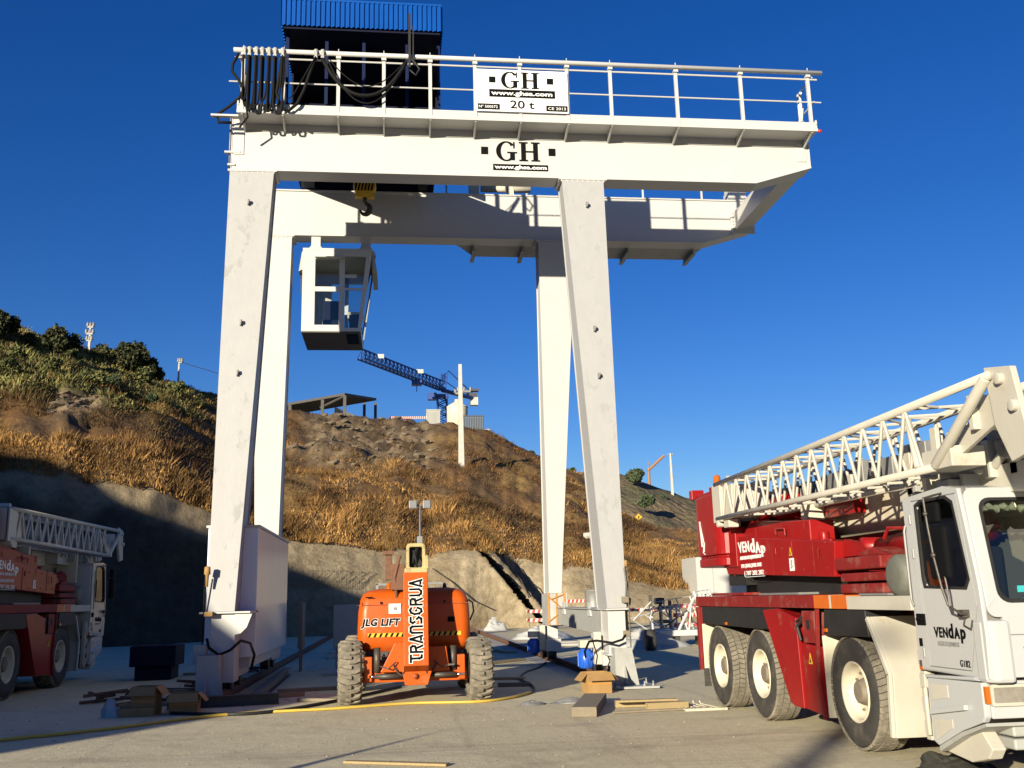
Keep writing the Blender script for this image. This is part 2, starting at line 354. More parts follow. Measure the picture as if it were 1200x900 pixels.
# ---- hillside, laid out column by column: foot line, top of the sprayed concrete, ridge
COL = np.array([  # px, footY, topPy, ridgePy, ridgeY, plateau drop
 [-420,40,455,250,70],[-250,41,480,300,72],[-100,42,515,345,75],[0,43,548,372,78],[45,43,552,396,79],[90,44,556,408,80],[150,45,566,432,82],[190,46,578,448,84],[250,48,605,472,90],
 [300,49,618,487,94],[335,50,626,490,96],[385,51,634,491,98],[430,52,642,493,99],[470,53,645,495,100],[500,54,648,498,100],[545,55,642,504,101],[570,56,644,506,101],[600,57,651,520,101],
 [640,57,658,538,99],[690,57,667,563,95],[727,57,675,600,89],[760,57,681,615,86],[807,57,688,622,84],[850,57,693,628,82],[900,57,698,632,80],[1000,57,705,640,80],[1200,57,712,650,80],[1600,57,716,660,80]], float)
def colv(px): return [np.interp(px, COL[:,0], COL[:,k]) for k in range(1, 5)]
def sm(a, b, x): t = np.clip((x-a)/(b-a), 0, 1); return t*t*(3-2*t)
G2 = rng.random((4, 64, 64))
def vnoise(x, y, k=0):
    xi = np.floor(x).astype(int); yi = np.floor(y).astype(int); fx = x-xi; fy = y-yi; fx = fx*fx*(3-2*fx); fy = fy*fy*(3-2*fy)
    g_ = G2[k]; a = g_[xi % 64, yi % 64]; b = g_[(xi+1) % 64, yi % 64]; c = g_[xi % 64, (yi+1) % 64]; d = g_[(xi+1) % 64, (yi+1) % 64]
    return (a*(1-fx)+b*fx)*(1-fy)+(c*(1-fx)+d*fx)*fy
def fbm(x, y, o=5, k=0):
    s = 0; a = .5; t = 0
    for i in range(o): s = s+a*vnoise(x*2**i+i*7.3, y*2**i+i*3.1, (k+i) % 4); t += a; a *= .55
    return s/t
def hill_raw(px, s):     # s in 0..1 concrete, 1..2 slope, 2..3 beyond the ridge
    fy, tpy, rpy, ry = colv(px)
    A = np.array(at(px, 740, Y=float(fy))); A[2] = -.3
    jag = (fbm(np.array(px/26.), np.array(3.3), 5, 1)-.5)*22
    B = np.array(at(px, float(tpy)+float(jag), Y=float(fy)+3.2)); C_ = np.array(at(px, float(rpy)+float(jag)*.25, Y=float(ry)))
    if s <= 1:
        P = A+(B-A)*s; P[1] += -.5*math.sin(math.pi*s); return P
    if s <= 2:
        t = s-1; P = B+(C_-B)*t; h = C_[2]-B[2]
        P[2] += h*.10*math.sin(math.pi*t)+h*.03*math.sin(3*math.pi*t)+h*.018*math.sin(7*math.pi*t+px*.01)
        return P
    t = s-2; return C_+np.array([C_[0]/C_[1]*60*t, 60*t, -4*t*t-1.2*t])
def gully(px, py):       # depth offset of the buttress, groove and rib in the sprayed concrete
    d = px-(556+(py-645)*.83); out = 0
    if d < 0: out = -2.6*math.exp(d/45)
    elif d < 9: out = 1.0*d/9
    elif d < 20: out = -1.3
    elif d < 24: out = -1.3+2.9*(d-20)/4
    else: out = 1.6*math.exp(-(d-24)/42)
    return out*sm(628, 655, py)
def build_hill():
    pxs = np.concatenate([np.arange(-420, 520, 5), np.arange(520, 680, 2.), np.arange(680, 1601, 6)]); ss = np.concatenate([np.linspace(0, 1, 34), np.linspace(1, 2, 120)[1:], np.linspace(2, 3, 8)[1:]])
    nx, ns = len(pxs), len(ss); V = np.zeros((ns, nx, 3)); C = np.zeros((ns, nx, 4)); C[..., 3] = 1
    for j, px in enumerate(pxs):
        for i, s in enumerate(ss): V[i, j] = hill_raw(px, s)
    X, Y, Z = V[..., 0].copy(), V[..., 1].copy(), V[..., 2].copy()
    sv = ss[:, None]; slope = sm(1.0, 1.06, sv)*(1-.6*sm(2, 2.1, sv))
    big = (fbm(X/7, Y/7, 4, 0)-.5); mid = (fbm(X/1.8, Y/1.8, 4, 1)-.5)
    V[..., 2] += slope*(big*2.0+mid*1.0)*sm(1.0, 1.1, sv)*(1-.93*sm(1.8, 1.97, sv))-.5*sm(1.85, 1.97, sv)
    conc = (1-sm(.97, 1.03, sv)); V[..., 1] += conc*((fbm(X/2.5, Z/1.5, 4, 2)-.5)*.75+(fbm(X/.5, Z/.5, 3, 3)-.5)*.16)
    for j, px in enumerate(pxs):
        if 430 < px < 760:
            for i, s in enumerate(ss):
                if s < 1.15:
                    pp = px_of(V[i, j])[1]; V[i, j, 1] += gully(px, pp)*(1-sm(1.0, 1.15, s))
    # zones
    Dv = V-np.array(CAM); zz = Dv@np.array(Fv); PXX = 600+FPX*(Dv@np.array(Rv))/zz; PYY = 450-FPX*(Dv@np.array(Uv))/zz
    PX = np.broadcast_to(pxs[None, :], (ns, nx)); n1 = fbm(X/5, Y/5, 5, 0); n2 = fbm(X/1.4, Z/1.1, 5, 1); n3 = fbm(X/14+5, Y/14, 4, 2); n4 = fbm(X/.5, Z/.5, 4, 3)
    def c(*a): return np.array(a)
    soil = c(.12,.075,.04); brown = c(.155,.085,.035); gold = c(.30,.195,.075); green = c(.10,.105,.035); rock = c(.24,.20,.145); sc = c(.285,.228,.145)
    def mx(a, b, f): return a*(1-f[..., None])+b*f[..., None]
    base = mx(np.broadcast_to(soil, V.shape), np.broadcast_to(brown, V.shape), sm(.35, .6, n2))
    base = mx(base, gold*.8, sm(.50, .68, n1*.5+n2*.5)*(.9-.5*sm(1.3, 1.9, sv)))
    wob = (n1-.5)*60
    gf = sm(462, 422, PYY+wob-.16*PXX)*sm(270, 225, PXX)*(sv > 1.1); base = mx(base, green, np.clip(gf, 0, 1)*sm(.3, .5, n2+.1)*.8)
    rk = np.maximum(sm(330, 365, PXX+wob)*sm(540, 490, PXX+wob)*sm(560, 530, PYY+wob*.8), sm(40, 60, PXX+wob*.4)*sm(125, 100, PXX+wob*.4)*sm(452, 462, PYY)*sm(492, 478, PYY))*(sv > 1.1)*(.55+.45*sm(.35, .55, n2))
    rock = c(.165,.125,.08)*np.ones(V.shape)*(.55+.9*sm(.35, .65, n4))[..., None]; base = mx(base, rock, np.clip(rk*.9, 0, 1))
    sc_ = mx(np.broadcast_to(sc, V.shape), np.broadcast_to(c(.22,.172,.108), V.shape), sm(.4, .68, n2*.6+n4*.4)); sc_ = mx(sc_, np.broadcast_to(c(.32,.265,.18), V.shape), sm(.5, .7, n1*.6+n4*.4)*.6)
    sc_ = mx(sc_, np.broadcast_to(c(.07,.055,.038), V.shape), sm(330, 240, PX+(n1-.5)*120)*sm(.93, .72, sv+(n2-.5)*.3)); edge = sm(.97, 1.02, sv+(n4-.5)*.06+0*X); base = mx(sc_, base, edge)  # colour darkened at lower left to deepen the slope's shade
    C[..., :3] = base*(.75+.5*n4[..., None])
    # loose rocks bump where it is rocky
    V[..., 2] += np.clip(rk, 0, 1)*(fbm(X/.9, Y/.9, 3, 2)-.5)*1.6
    idx = np.arange(ns*nx).reshape(ns, nx); F = np.stack([idx[:-1, :-1], idx[:-1, 1:], idx[1:, 1:], idx[1:, :-1]], -1).reshape(-1, 4)
    me = bpy.data.meshes.new('hillside'); me.from_pydata(V.reshape(-1, 3).tolist(), [], F.tolist())
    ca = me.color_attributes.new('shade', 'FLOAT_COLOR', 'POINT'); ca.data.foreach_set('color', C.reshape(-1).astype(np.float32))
    me.polygons.foreach_set('use_smooth', [True]*len(me.polygons))
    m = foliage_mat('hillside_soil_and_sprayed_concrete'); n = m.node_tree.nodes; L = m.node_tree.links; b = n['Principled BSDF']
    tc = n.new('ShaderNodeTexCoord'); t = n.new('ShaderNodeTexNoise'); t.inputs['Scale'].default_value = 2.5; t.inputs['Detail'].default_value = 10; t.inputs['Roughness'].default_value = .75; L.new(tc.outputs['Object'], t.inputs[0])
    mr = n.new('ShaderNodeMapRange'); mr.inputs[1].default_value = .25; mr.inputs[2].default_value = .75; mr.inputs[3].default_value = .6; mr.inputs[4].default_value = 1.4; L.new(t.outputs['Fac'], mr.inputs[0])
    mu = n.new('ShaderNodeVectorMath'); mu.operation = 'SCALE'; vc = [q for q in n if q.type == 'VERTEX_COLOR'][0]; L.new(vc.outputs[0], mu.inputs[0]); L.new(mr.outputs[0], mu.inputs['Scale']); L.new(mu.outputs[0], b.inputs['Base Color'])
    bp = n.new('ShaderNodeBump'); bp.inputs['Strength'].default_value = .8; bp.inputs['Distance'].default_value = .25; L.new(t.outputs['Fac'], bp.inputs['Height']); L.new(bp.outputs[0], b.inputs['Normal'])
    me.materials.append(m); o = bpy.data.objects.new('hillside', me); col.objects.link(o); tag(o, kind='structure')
    return pxs, ss, V, gf, rk, n1, n2
HP, HS, HV, HG, HRK, HN1, HN2 = build_hill()
def hill_pt(px, s):
    i = np.interp(s, HS, np.arange(len(HS))); j = np.interp(px, HP, np.arange(len(HP))); i0, j0 = int(i), int(j); i1, j1 = min(i0+1, len(HS)-1), min(j0+1, len(HP)-1); a, b = i-i0, j-j0
    return Vector(((HV[i0, j0]*(1-a)+HV[i1, j0]*a)*(1-b)+(HV[i0, j1]*(1-a)+HV[i1, j1]*a)*b).tolist())
def hill_at(px, py):     # the point of the hillside seen at this pixel
    best = None
    for s in np.linspace(.02, 2, 160):
        p = hill_pt(px, s); e = abs(px_of(p)[1]-py)
        if best is None or e < best[0]: best = (e, p)
    return best[1]

# ---- dry grass, as one uncountable cover
def build_grass():
    N = 170000; px = rng.uniform(-330, 1500, N); s = 1+rng.random(N)**1.35*1.05
    ii = np.interp(s, HS, np.arange(len(HS))); jj = np.interp(px, HP, np.arange(len(HP)))
    i0 = ii.astype(int); j0 = jj.astype(int); i1 = np.minimum(i0+1, len(HS)-1); j1 = np.minimum(j0+1, len(HP)-1); a = (ii-i0)[:, None]; b = (jj-j0)[:, None]
    P = (HV[i0, j0]*(1-a)+HV[i1, j0]*a)*(1-b)+(HV[i0, j1]*(1-a)+HV[i1, j1]*a)*b
    gf = HG[i0, j0]; rk = HRK[i0, j0]
    cl = fbm(P[:, 0]/3.2, P[:, 1]/3.2, 4, 2); cl2 = fbm(P[:, 0]/9+9, P[:, 1]/5, 3, 0); edge = s < 1.08
    keep = (rk < .18+.75*rng.random(N)**2) & ((cl > .40+.16*rng.random(N)) | edge | (gf > .5)) & (s < 1.97); keep &= (px > -330)
    P, s, gf, cl, cl2, px, edge = P[keep], s[keep], gf[keep], cl[keep], cl2[keep], px[keep], edge[keep]; N = len(P)
    gold = np.array([.29,.165,.058]); orange = np.array([.185,.082,.028]); dark = np.array([.075,.043,.022]); green = np.array([.165,.155,.055]); dgreen = np.array([.10,.095,.035])
    t = sm(.46, .62, cl2*.65+cl*.35+rng.normal(0, .06, N))[:, None]; cc = orange*(1-t)+gold*t
    t = (sm(.62, .49, cl2+rng.normal(0,.04,N))*(~edge)*.85)[:, None]; cc = cc*(1-t)+dark*t
    t = np.where(edge, .8, 0)[:, None]; cc = cc*(1-t)+gold*t
    t = np.clip(gf*1.15*(rng.random(N) > .2)+.55*((rng.random(N) < .12)&(cl2<.52)), 0, 1)[:, None]; gg = np.where((cl > .52)[:, None], green, dgreen); cc = cc*(1-t)+gg*t
    cc = cc*rng.uniform(.5, 1.45, (N, 1))*(.6+.8*sm(.35,.65,fbm(P[:,0]/1.3,P[:,1]/1.3,3,3)))[:, None]
    K = 7; h = (.12+.40*rng.random((N, K))**1.8)*(1-.35*(s[:, None]-1))*np.where(gf[:, None] > .4, .9, 1.)
    h *= np.where(edge[:, None], .85, 1); cm = fbm(P[:, 0]/1.5+3, P[:, 1]/1.5, 3, 2); h *= (.55+.85*sm(.48, .70, cm))[:, None]; th = rng.uniform(0, 2*np.pi, (N, K)); lean = rng.uniform(.1, 1.3, (N, K))*h; r = rng.uniform(0, .5, (N, K)); wd = rng.uniform(.008, .032, (N, K))*np.where(gf[:, None] > .4, 2.2, 1)
    base = P[:, None, :]+np.stack([r*np.cos(th), r*np.sin(th), -.08+0*r], -1)
    tip = base+np.stack([lean*np.cos(th), lean*np.sin(th), h], -1); pa = rng.uniform(0, np.pi, (N, K)); side = np.stack([np.cos(pa)*wd, np.sin(pa)*wd, 0*wd], -1)
    V = np.stack([base-side, base+side, tip], 2).reshape(-1, 3); nf = N*K
    me = bpy.data.meshes.new('dry_grass'); me.vertices.add(len(V)); me.vertices.foreach_set('co', V.reshape(-1).astype(np.float32))
    me.loops.add(nf*3); me.loops.foreach_set('vertex_index', np.arange(nf*3, dtype=np.int32)); me.polygons.add(nf)
    me.polygons.foreach_set('loop_start', np.arange(0, nf*3, 3, dtype=np.int32)); me.polygons.foreach_set('loop_total', np.full(nf, 3, dtype=np.int32)); me.update()
    C = np.ones((N, K, 3, 4)); C[..., :3] = cc[:, None, None, :]*rng.uniform(.75, 1.25, (N, K, 1, 1)); ca = me.color_attributes.new('shade', 'FLOAT_COLOR', 'POINT'); ca.data.foreach_set('color', C.reshape(-1).astype(np.float32))
    me.materials.append(M['grass']); o = bpy.data.objects.new('dry_grass', me); col.objects.link(o)
    tag(o, 'tall dry golden and rust brown grass covering the hillside', 'grass', kind='stuff')
build_grass()
def build_rubble():
    N = 5200; px = rng.uniform(30, 540, N); s = rng.uniform(1.1, 1.99, N); V = []; F = []
    ii = np.interp(s, HS, np.arange(len(HS))).astype(int); jj = np.interp(px, HP, np.arange(len(HP))).astype(int)
    for i, j in zip(ii, jj):
        if HRK[i, j] < .3 or random.random() > HRK[i, j]*(.35+HN2[i, j]): continue
        P = HV[i, j]+(HV[min(i+1, len(HS)-1), j]-HV[i, j])*random.random()+(HV[i, min(j+1, len(HP)-1)]-HV[i, j])*random.random(); r = .06+.42*random.random()**6; b = len(V)
        for (x, y, z) in ((1,0,0),(-1,0,0),(0,1,0),(0,-1,0),(.3,.2,1),(0,0,-1),(.6,-.6,.5),(-.6,-.5,.6)):
            V.append((P[0]+r*x*random.uniform(.7,1.5), P[1]+r*y*random.uniform(.7,1.3), P[2]+r*z*random.uniform(.5,.9)))
        F += [(b+q[0], b+q[1], b+q[2]) for q in ((0,2,4),(2,1,4),(1,7,4),(7,6,4),(6,0,4),(0,6,3),(6,7,3),(7,1,3),(0,3,5),(3,1,5),(1,2,5),(2,0,5))]
    mb = MB(); mb.add(V, F); o = mb.build('rubble', mat('brown_grey_rubble', (.175,.135,.09), .9, c2=(.10,.075,.05), scale=1.2, amount=.4, bump=.4, bscale=4)); tag(o, 'loose brown grey stones strewn over the broken ground below the ridge', 'rubble', kind='stuff')
build_rubble()

# ---- the farther hill at the right
def far_hill():
    prof = [(380,640),(560,590),(640,560),(680,551),(720,553),(760,563),(800,580),(850,592),(900,600),(1000,618),(1150,640),(1400,650),(1700,660)]
    xs = np.linspace(380, 1700, 160); rows = 40; V = []; C = []
    for i in range(rows):
        t = i/(rows-1)
        for x in xs:
            y = np.interp(x, [p[0] for p in prof], [p[1] for p in prof]); top = at(x, y, Y=185.); bot = at(x, 700, Y=120.); bot.z = -1
            p = bot.lerp(top, t) if t < .93 else bot.lerp(top, .93).lerp(Vector((top.x, 215, top.z-1)), (t-.93)/.07)
            if .8 < t <= .94: p = bot.lerp(top, 1-(.94-t)*1.35)
            n_ = float(fbm(np.array(p.x/6), np.array(p.y/5), 5, 1)); p.z += (n_-.5)*3.2*min(1, t*3)*(1 if t < .85 else .45)
            m_ = float(fbm(np.array(p.x/4+3), np.array(p.y/4), 4, 2)); q = float(sm(.40, .62, m_)); c = Vector((.18,.135,.08)).lerp(Vector((.12,.105,.06)), q)*(.7+.6*n_)
            V.append(p); C += [c.x, c.y, c.z, 1]
    nx = len(xs); F = [(i*nx+j, i*nx+j+1, (i+1)*nx+j+1, (i+1)*nx+j) for i in range(rows-1) for j in range(nx-1)]
    me = bpy.data.meshes.new('far_hill'); me.from_pydata([tuple(v) for v in V], [], F); ca = me.color_attributes.new('shade', 'FLOAT_COLOR', 'POINT'); ca.data.foreach_set('color', C)
    me.polygons.foreach_set('use_smooth', [True]*len(F)); m = foliage_mat('far_hill_scrub'); n = m.node_tree.nodes; L = m.node_tree.links
    t = n.new('ShaderNodeTexNoise'); t.inputs['Scale'].default_value = .8; t.inputs['Detail'].default_value = 9; tc = n.new('ShaderNodeTexCoord'); L.new(tc.outputs['Object'], t.inputs[0])
    bp = n.new('ShaderNodeBump'); bp.inputs['Strength'].default_value = 1; bp.inputs['Distance'].default_value = .8; L.new(t.outputs['Fac'], bp.inputs['Height']); L.new(bp.outputs[0], n['Principled BSDF'].inputs['Normal'])
    me.materials.append(m); o = bpy.data.objects.new('far_hill', me); col.objects.link(o); tag(o, kind='structure')
far_hill()

# ---- the dark bank of earth behind and left of the photographer, whose shade lies over the left of the yard
def bank():
    az = SUN_AZ; ca, sa = math.cos(az), math.sin(az); tel = math.tan(SUN_EL)
    # where the edge of the shade falls in the yard and on the hillside; carried back along the light
    E = [(-4.54,12.62,0),(-1.87,16.27,0)]; H = [((-40,520),46),((0,548),48),((90,550),48),((170,585),50),((240,622),52),((335,660),54),((400,685),54),((440,702),55)]
    def uv(p): t = p[0]*sa+p[1]*ca; return (p[0]*ca-p[1]*sa, p[2]+t*tel)
    edge_u = (uv(E[0])[0]+uv(E[1])[0])/2
    prof = [uv(at(*q, Y=float(y))) for q, y in H]; lg = uv((-3.01,18,1.30)); tb = uv((-5.2,17,2.95))
    prof += [(tb[0]-.6, tb[1]+.35), tb, lg, (edge_u-.25, lg[1]-.9), (edge_u, lg[1]-2.0)]
    prof = sorted([(-90, prof[0][1]+4), (-60, prof[0][1]+1.5)]+prof)
    us = np.linspace(-90, edge_u, 300); V = []; ts = [-15.0, -15.6, -18, -24, -34]; rows = []
    for k, t in enumerate(ts):
        rows.append([])
        for u in us:
            v = np.interp(u, [p[0] for p in prof], [p[1] for p in prof]); z = v-(-15.6)*tel+.25*float(fbm(np.array(u*1.3), np.array(1.1), 4, 0)-.5)
            z = [-.1, z, z-.5, z-3, -.1][k]
            V.append((u*ca+t*sa, -u*sa+t*ca, max(z, -.1)))
    nx = len(us); F = [(i*nx+j, i*nx+j+1, (i+1)*nx+j+1, (i+1)*nx+j) for i in range(len(ts)-1) for j in range(nx-1)]
    F.append(tuple(i*nx+nx-1 for i in range(len(ts)))); F.append(tuple(i*nx for i in range(len(ts)-1, -1, -1)))
    mb = MB(); mb.smooth = False; mb.add(V, F); o = mb.build('earth_bank', mat('bank_earth', (.14,.10,.06), .95, c2=(.09,.065,.04), scale=1, bump=.5, bscale=4)); tag(o, kind='structure')
bank()
def around():     # unseen hills added to block low sky glow, all lower than the sun
    ca, sa, tel = math.cos(SUN_AZ), math.sin(SUN_AZ), math.tan(SUN_EL); V = []; F = []; ang = np.linspace(R(-62), R(-318), 130); rows = [(95, 0), (125, .45), (150, .8), (175, 1), (215, .9), (260, 0)]
    for a in ang:
        nz = float(fbm(np.array(a*3+20), np.array(.5), 4, 1))
        for r, f in rows:
            x, y = r*math.sin(a), r*math.cos(a); t = x*sa+y*ca; u = x*ca-y*sa; z = (26+22*(nz-.5))*f
            lim = -t*tel-1.5 if t < -20 else 14.0
            V.append((x, y, max(-.3, min(z, lim*(.88 if t < -20 else 1)*f))))
    n = len(rows)
    for i in range(len(ang)-1):
        for j in range(n-1): F.append((i*n+j, i*n+j+1, (i+1)*n+j+1, (i+1)*n+j))
    mb = MB(); mb.smooth = True; mb.add(V, F); o = mb.build('sky_blocker_hills', mat('dark_blocker_hill', (.07,.06,.035), .95, c2=(.04,.045,.022), scale=.2, bump=.5, bscale=1)); tag(o, kind='structure')
around()
def left_sky_blocker():     # unseen dark wall added on the left to cut sky light from the yard
    ca, sa, tel = math.cos(SUN_AZ), math.sin(SUN_AZ), math.tan(SUN_EL); V = []; F = []; ys = np.linspace(-8, 40, 70)
    pu = [-45, -36, -28, -20, -13, -10.6]; pv = [11.5, 9.5, 7.6, 5.4, 3.2, 1.0]
    for y in ys:
        for x, f in ((-14.2, 0), (-15, .5), (-15.8, .9), (-17, 1), (-22, 1), (-30, .9)):
            t = x*sa+y*ca; u = x*ca-y*sa; lim = np.interp(u, pu, pv)-t*tel
            V.append((x-.6*float(fbm(np.array(y/2.), np.array(f*3.), 4, 0)), y, max(-.2, lim*f)))
    for i in range(len(ys)-1):
        for j in range(5): F.append((i*6+j, i*6+j+1, (i+1)*6+j+1, (i+1)*6+j))
    mb = MB(); mb.add(V, F); o = mb.build('added_shade_wall', mat('dark_blocker_earth', (.05,.038,.024), .95, c2=(.03,.024,.016), scale=1, bump=.6, bscale=3)); tag(o, kind='structure')
left_sky_blocker()
# ---- gravel and crumbs on the ground near the camera
def pebbles():
    N = 3600; V = []; F = []
    for i in range(N):
        y = 5+random.random()**1.3*18; x = random.uniform(-.75, .85)*y+.12*y; r = random.choice([.004,.005,.006,.008,.013])*random.uniform(.7, 1.4)
        if x > 4.3: continue
        b = len(V); a0 = random.random()*6
        for k in range(5): a = a0+k*1.2566; V.append((x+r*1.3*math.cos(a)*random.uniform(.7, 1.3), y+r*math.sin(a), .001))
        V.append((x, y, r*random.uniform(.6, 1.1)))
        F += [(b+k, b+(k+1) % 5, b+5) for k in range(5)]
    mb = MB(); mb.add(V, F); o = mb.build('gravel', mat('pale_gravel', (.32,.28,.21), .9, c2=(.16,.135,.10), scale=6, amount=.2)); tag(o, 'small scattered stones and crumbs on the dusty yard', 'gravel', kind='stuff')
pebbles()

# ================================================================ GANTRY CRANE
GX0, GX1 = -3.39, 9.21; FY, BY, BW = 19.4, 23.1, .46; ZB, ZT = 10.4, 11.60
gan = thing('gantry_crane', (.5, 21, 0), 'huge white double girder gantry crane on four tall tapered legs spanning the yard', 'gantry crane')
def glyph_GH(mb, o, right, up, h, k=.46):
    """serif bold G and H, o = lower left corner, h = letter height"""
    right = Vector(right); up = Vector(up); n = right.cross(up); o = Vector(o)
    def P(x, y, z=0): return o+right*(x*h)+up*(y*h)+n*z
    cx, cy = .52, .5; pts = []
    for i in range(49):
        a = R(38+(322-38)*i/48); pts.append(((cx+.50*math.cos(a), cy+.52*math.sin(a)), (cx+.27*math.cos(a), cy+.45*math.sin(a))))
    vs = [P(*p) for q in pts for p in q]+[P(p[0], p[1], .004) for q in pts for p in q]; m = len(pts)*2; fs = []
    for i in range(len(pts)-1):
        a = 2*i; fs += [(m+a, m+a+1, m+a+3, m+a+2), (a, a+2, m+a+2, m+a), (a+1, m+a+1, m+a+3, a+3)]
    mb.add(vs, fs)
    def bx(x0, x1, y0, y1, z):
        lo = [P(x0, y0, 0), P(x1, y0, 0), P(x1, y1, 0), P(x0, y1, 0)]; mb.hexa(lo, [p+n*z for p in lo])
    bx(.70, .93, .04, .44, .005); bx(.56, 1.04, .40, .47, .006); bx(.86, .93, .66, .99, .005)
    x = 1.14
    bx(x+.10, x+.33, .02, .98, .005); bx(x+.69, x+.92, .02, .98, .005); bx(x+.3, x+.72, .46, .54, .006)
    for sx in (x, x+.59):
        bx(sx, sx+.43, 0, .07, .006); bx(sx, sx+.43, .93, 1.0, .006)
def box_beam(mb, y0, y1):
    poly = [(GX0, ZB), (7.9, ZB), (GX1, ZB+.40), (GX1, ZT-.05), (GX0, ZT-.05)]
    mb.prism([(GX0+.02, ZB+.03), (7.9, ZB+.03), (GX1-.02, ZB+.43), (GX1-.02, ZT-.04), (GX0+.02, ZT-.04)], 'y', y0+.03, y1-.03)
    # flanges
    mb.box(GX0, GX1, y0, y1, ZT-.04, ZT); mb.box(GX0, 7.9, y0, y1, ZB, ZB+.03)
    mb.hexa([(7.9,y0,ZB),(GX1,y0,ZB+.4),(GX1,y1,ZB+.4),(7.9,y1,ZB)], [(7.9,y0,ZB+.03),(GX1,y0,ZB+.43),(GX1,y1,ZB+.43),(7.9,y1,ZB+.03)])
    mb.box(GX0+.0, GX0+.02, y0+.02, y1-.02, ZB+.03, ZT-.04); mb.box(GX1-.02, GX1, y0+.02, y1-.02, ZB+.43, ZT-.04)
for nm, y0 in (('front', FY), ('rear', BY)):
    mb = MB(); box_beam(mb, y0, y0+BW+.04); gb = mb.build('girder', M['white'], gan, .004, label='front girder carrying the black maker lettering' if nm == 'front' else 'rear girder striped with the shade of the front one')
    rail = MB(); rail.box(GX0+.1, GX1-.1, y0+.2, y0+.26, ZT, ZT+.05); rail.build('trolley_rail', M['steel'], gb)
    if nm == 'front':
        o_ = at(581, 189, Y=FY+.03); tr = at(636, 166, Y=FY+.03); h = .40
        L_ = MB(); glyph_GH(L_, (o_.x, FY+.024, 10.78), (1,0,0), (0,0,1), .445)
        for px in (568, 647): c_ = at(px, 178, Y=FY); L_.box(c_.x-.075, c_.x+.075, FY+.018, FY+.028, 10.92, 11.09)
        L_.build('lettering', M['ink'], gb)
        L_ = MB(); L_.box(2.08, 3.27, FY+.020, FY+.028, 10.56, 10.70); L_.build('web_address_strip', M['ink'], gb)
        L_ = MB(); text_mb(L_, 'www.ghsa.com', (2.11, FY+.016, 10.595), (1,0,0), (0,0,1), .115, .004, .002, width=1.13); L_.build('web_address', M['whiteink'], gb)
        p = MB(); p.box(GX0+.05, GX0+.26, FY+.012, FY+.03, 10.75, 11.4); p.box(GX1-.30, GX1-.09, FY+.012, FY+.03, 10.95, 11.4); p.build('access_plate', M['white'], gb, .004)
        t = MB(); t.tube([(GX0-.04, FY+.1, 10.5), (GX0-.04, FY+.1, 11.6)], .018); t.build('conduit', M['steel'], gb)
    mb = MB()
    for x0, x1 in ((GX0-.04, -2.44), (3.49, 4.53)):
        mb.box(x0, x1, y0-.05, y0+BW+.10, ZB-.045, ZB-.003)
        for k in range(9):
            x = x0+.06+(x1-x0-.12)*k/8; mb.tube([(x, y0-.025, ZB-.085), (x, y0-.025, ZB+.02)], .018, 6)
    mb.build('bolted_flange', M['white'], gan)
# legs
def leg(x0, x1, bx0, bx1, yt, yb, zb, dt, db, nm):
    mb = MB(); ft = .035
    def P(x, y, z): return (x, y, z)
    zt = ZB-.048
    lo = [P(bx0+.02,yb,zb),P(bx1-.02,yb,zb),P(bx1-.02,yb+db,zb),P(bx0+.02,yb+db,zb)]; hi = [P(x0+.02,yt,zt),P(x1-.02,yt,zt),P(x1-.02,yt+dt,zt),P(x0+.02,yt+dt,zt)]
    mb.hexa(lo, hi)
    mb.hexa([P(bx0,yb-ft,zb),P(bx1,yb-ft,zb),P(bx1,yb,zb),P(bx0,yb,zb)], [P(x0,yt-ft,zt),P(x1,yt-ft,zt),P(x1,yt,zt),P(x0,yt,zt)])
    mb.hexa([P(bx0,yb+db,zb),P(bx1,yb+db,zb),P(bx1,yb+db+ft,zb),P(bx0,yb+db+ft,zb)], [P(x0,yt+dt,zt),P(x1,yt+dt,zt),P(x1,yt+dt+ft,zt),P(x0,yt+dt+ft,zt)])
    o = mb.build('leg', M['primer'] if nm else M['white'], gan, label='mottled pale grey primed tapered leg' if nm else None)
    return o
lf = leg(GX0, -2.5, -3.25, -2.77, FY, 18.0, 1.50, .46, .8, 1)
rf = leg(3.55, 4.46, 3.83, 4.19, FY, 18.0, 1.38, .46, .9, 1)
lb = leg(GX0, -2.5, -3.25, -2.77, BY, 24.0, 1.6, .46, .8, 0)
rb = leg(3.57, 4.50, 3.70, 4.0, BY, 24.0, 1.70, .46, .8, 0)
for px, py, X0 in ((291,238,lf),(282,379,lf),(278,438,lf),(687,241,rf),(696,386,rf),(701,441,rf)):
    # lifting lugs on the front face, which leans back
    y = 18.9
    for _ in range(8): p = at(px, py, Y=y); y = 18.0-.035+(p.z-1.4)/(ZB-1.4)*1.4
    mb = MB(); mb.box(p.x-.012, p.x+.012, y-.07, y, p.z-.05, p.z+.06); mb.lathe((p.x+.012, y-.05, p.z+.02), (1,0,0), [(0,0),(0,.045),(.02,.045),(.02,0)], 12); mb.build('lifting_lug', M['steel'], X0)
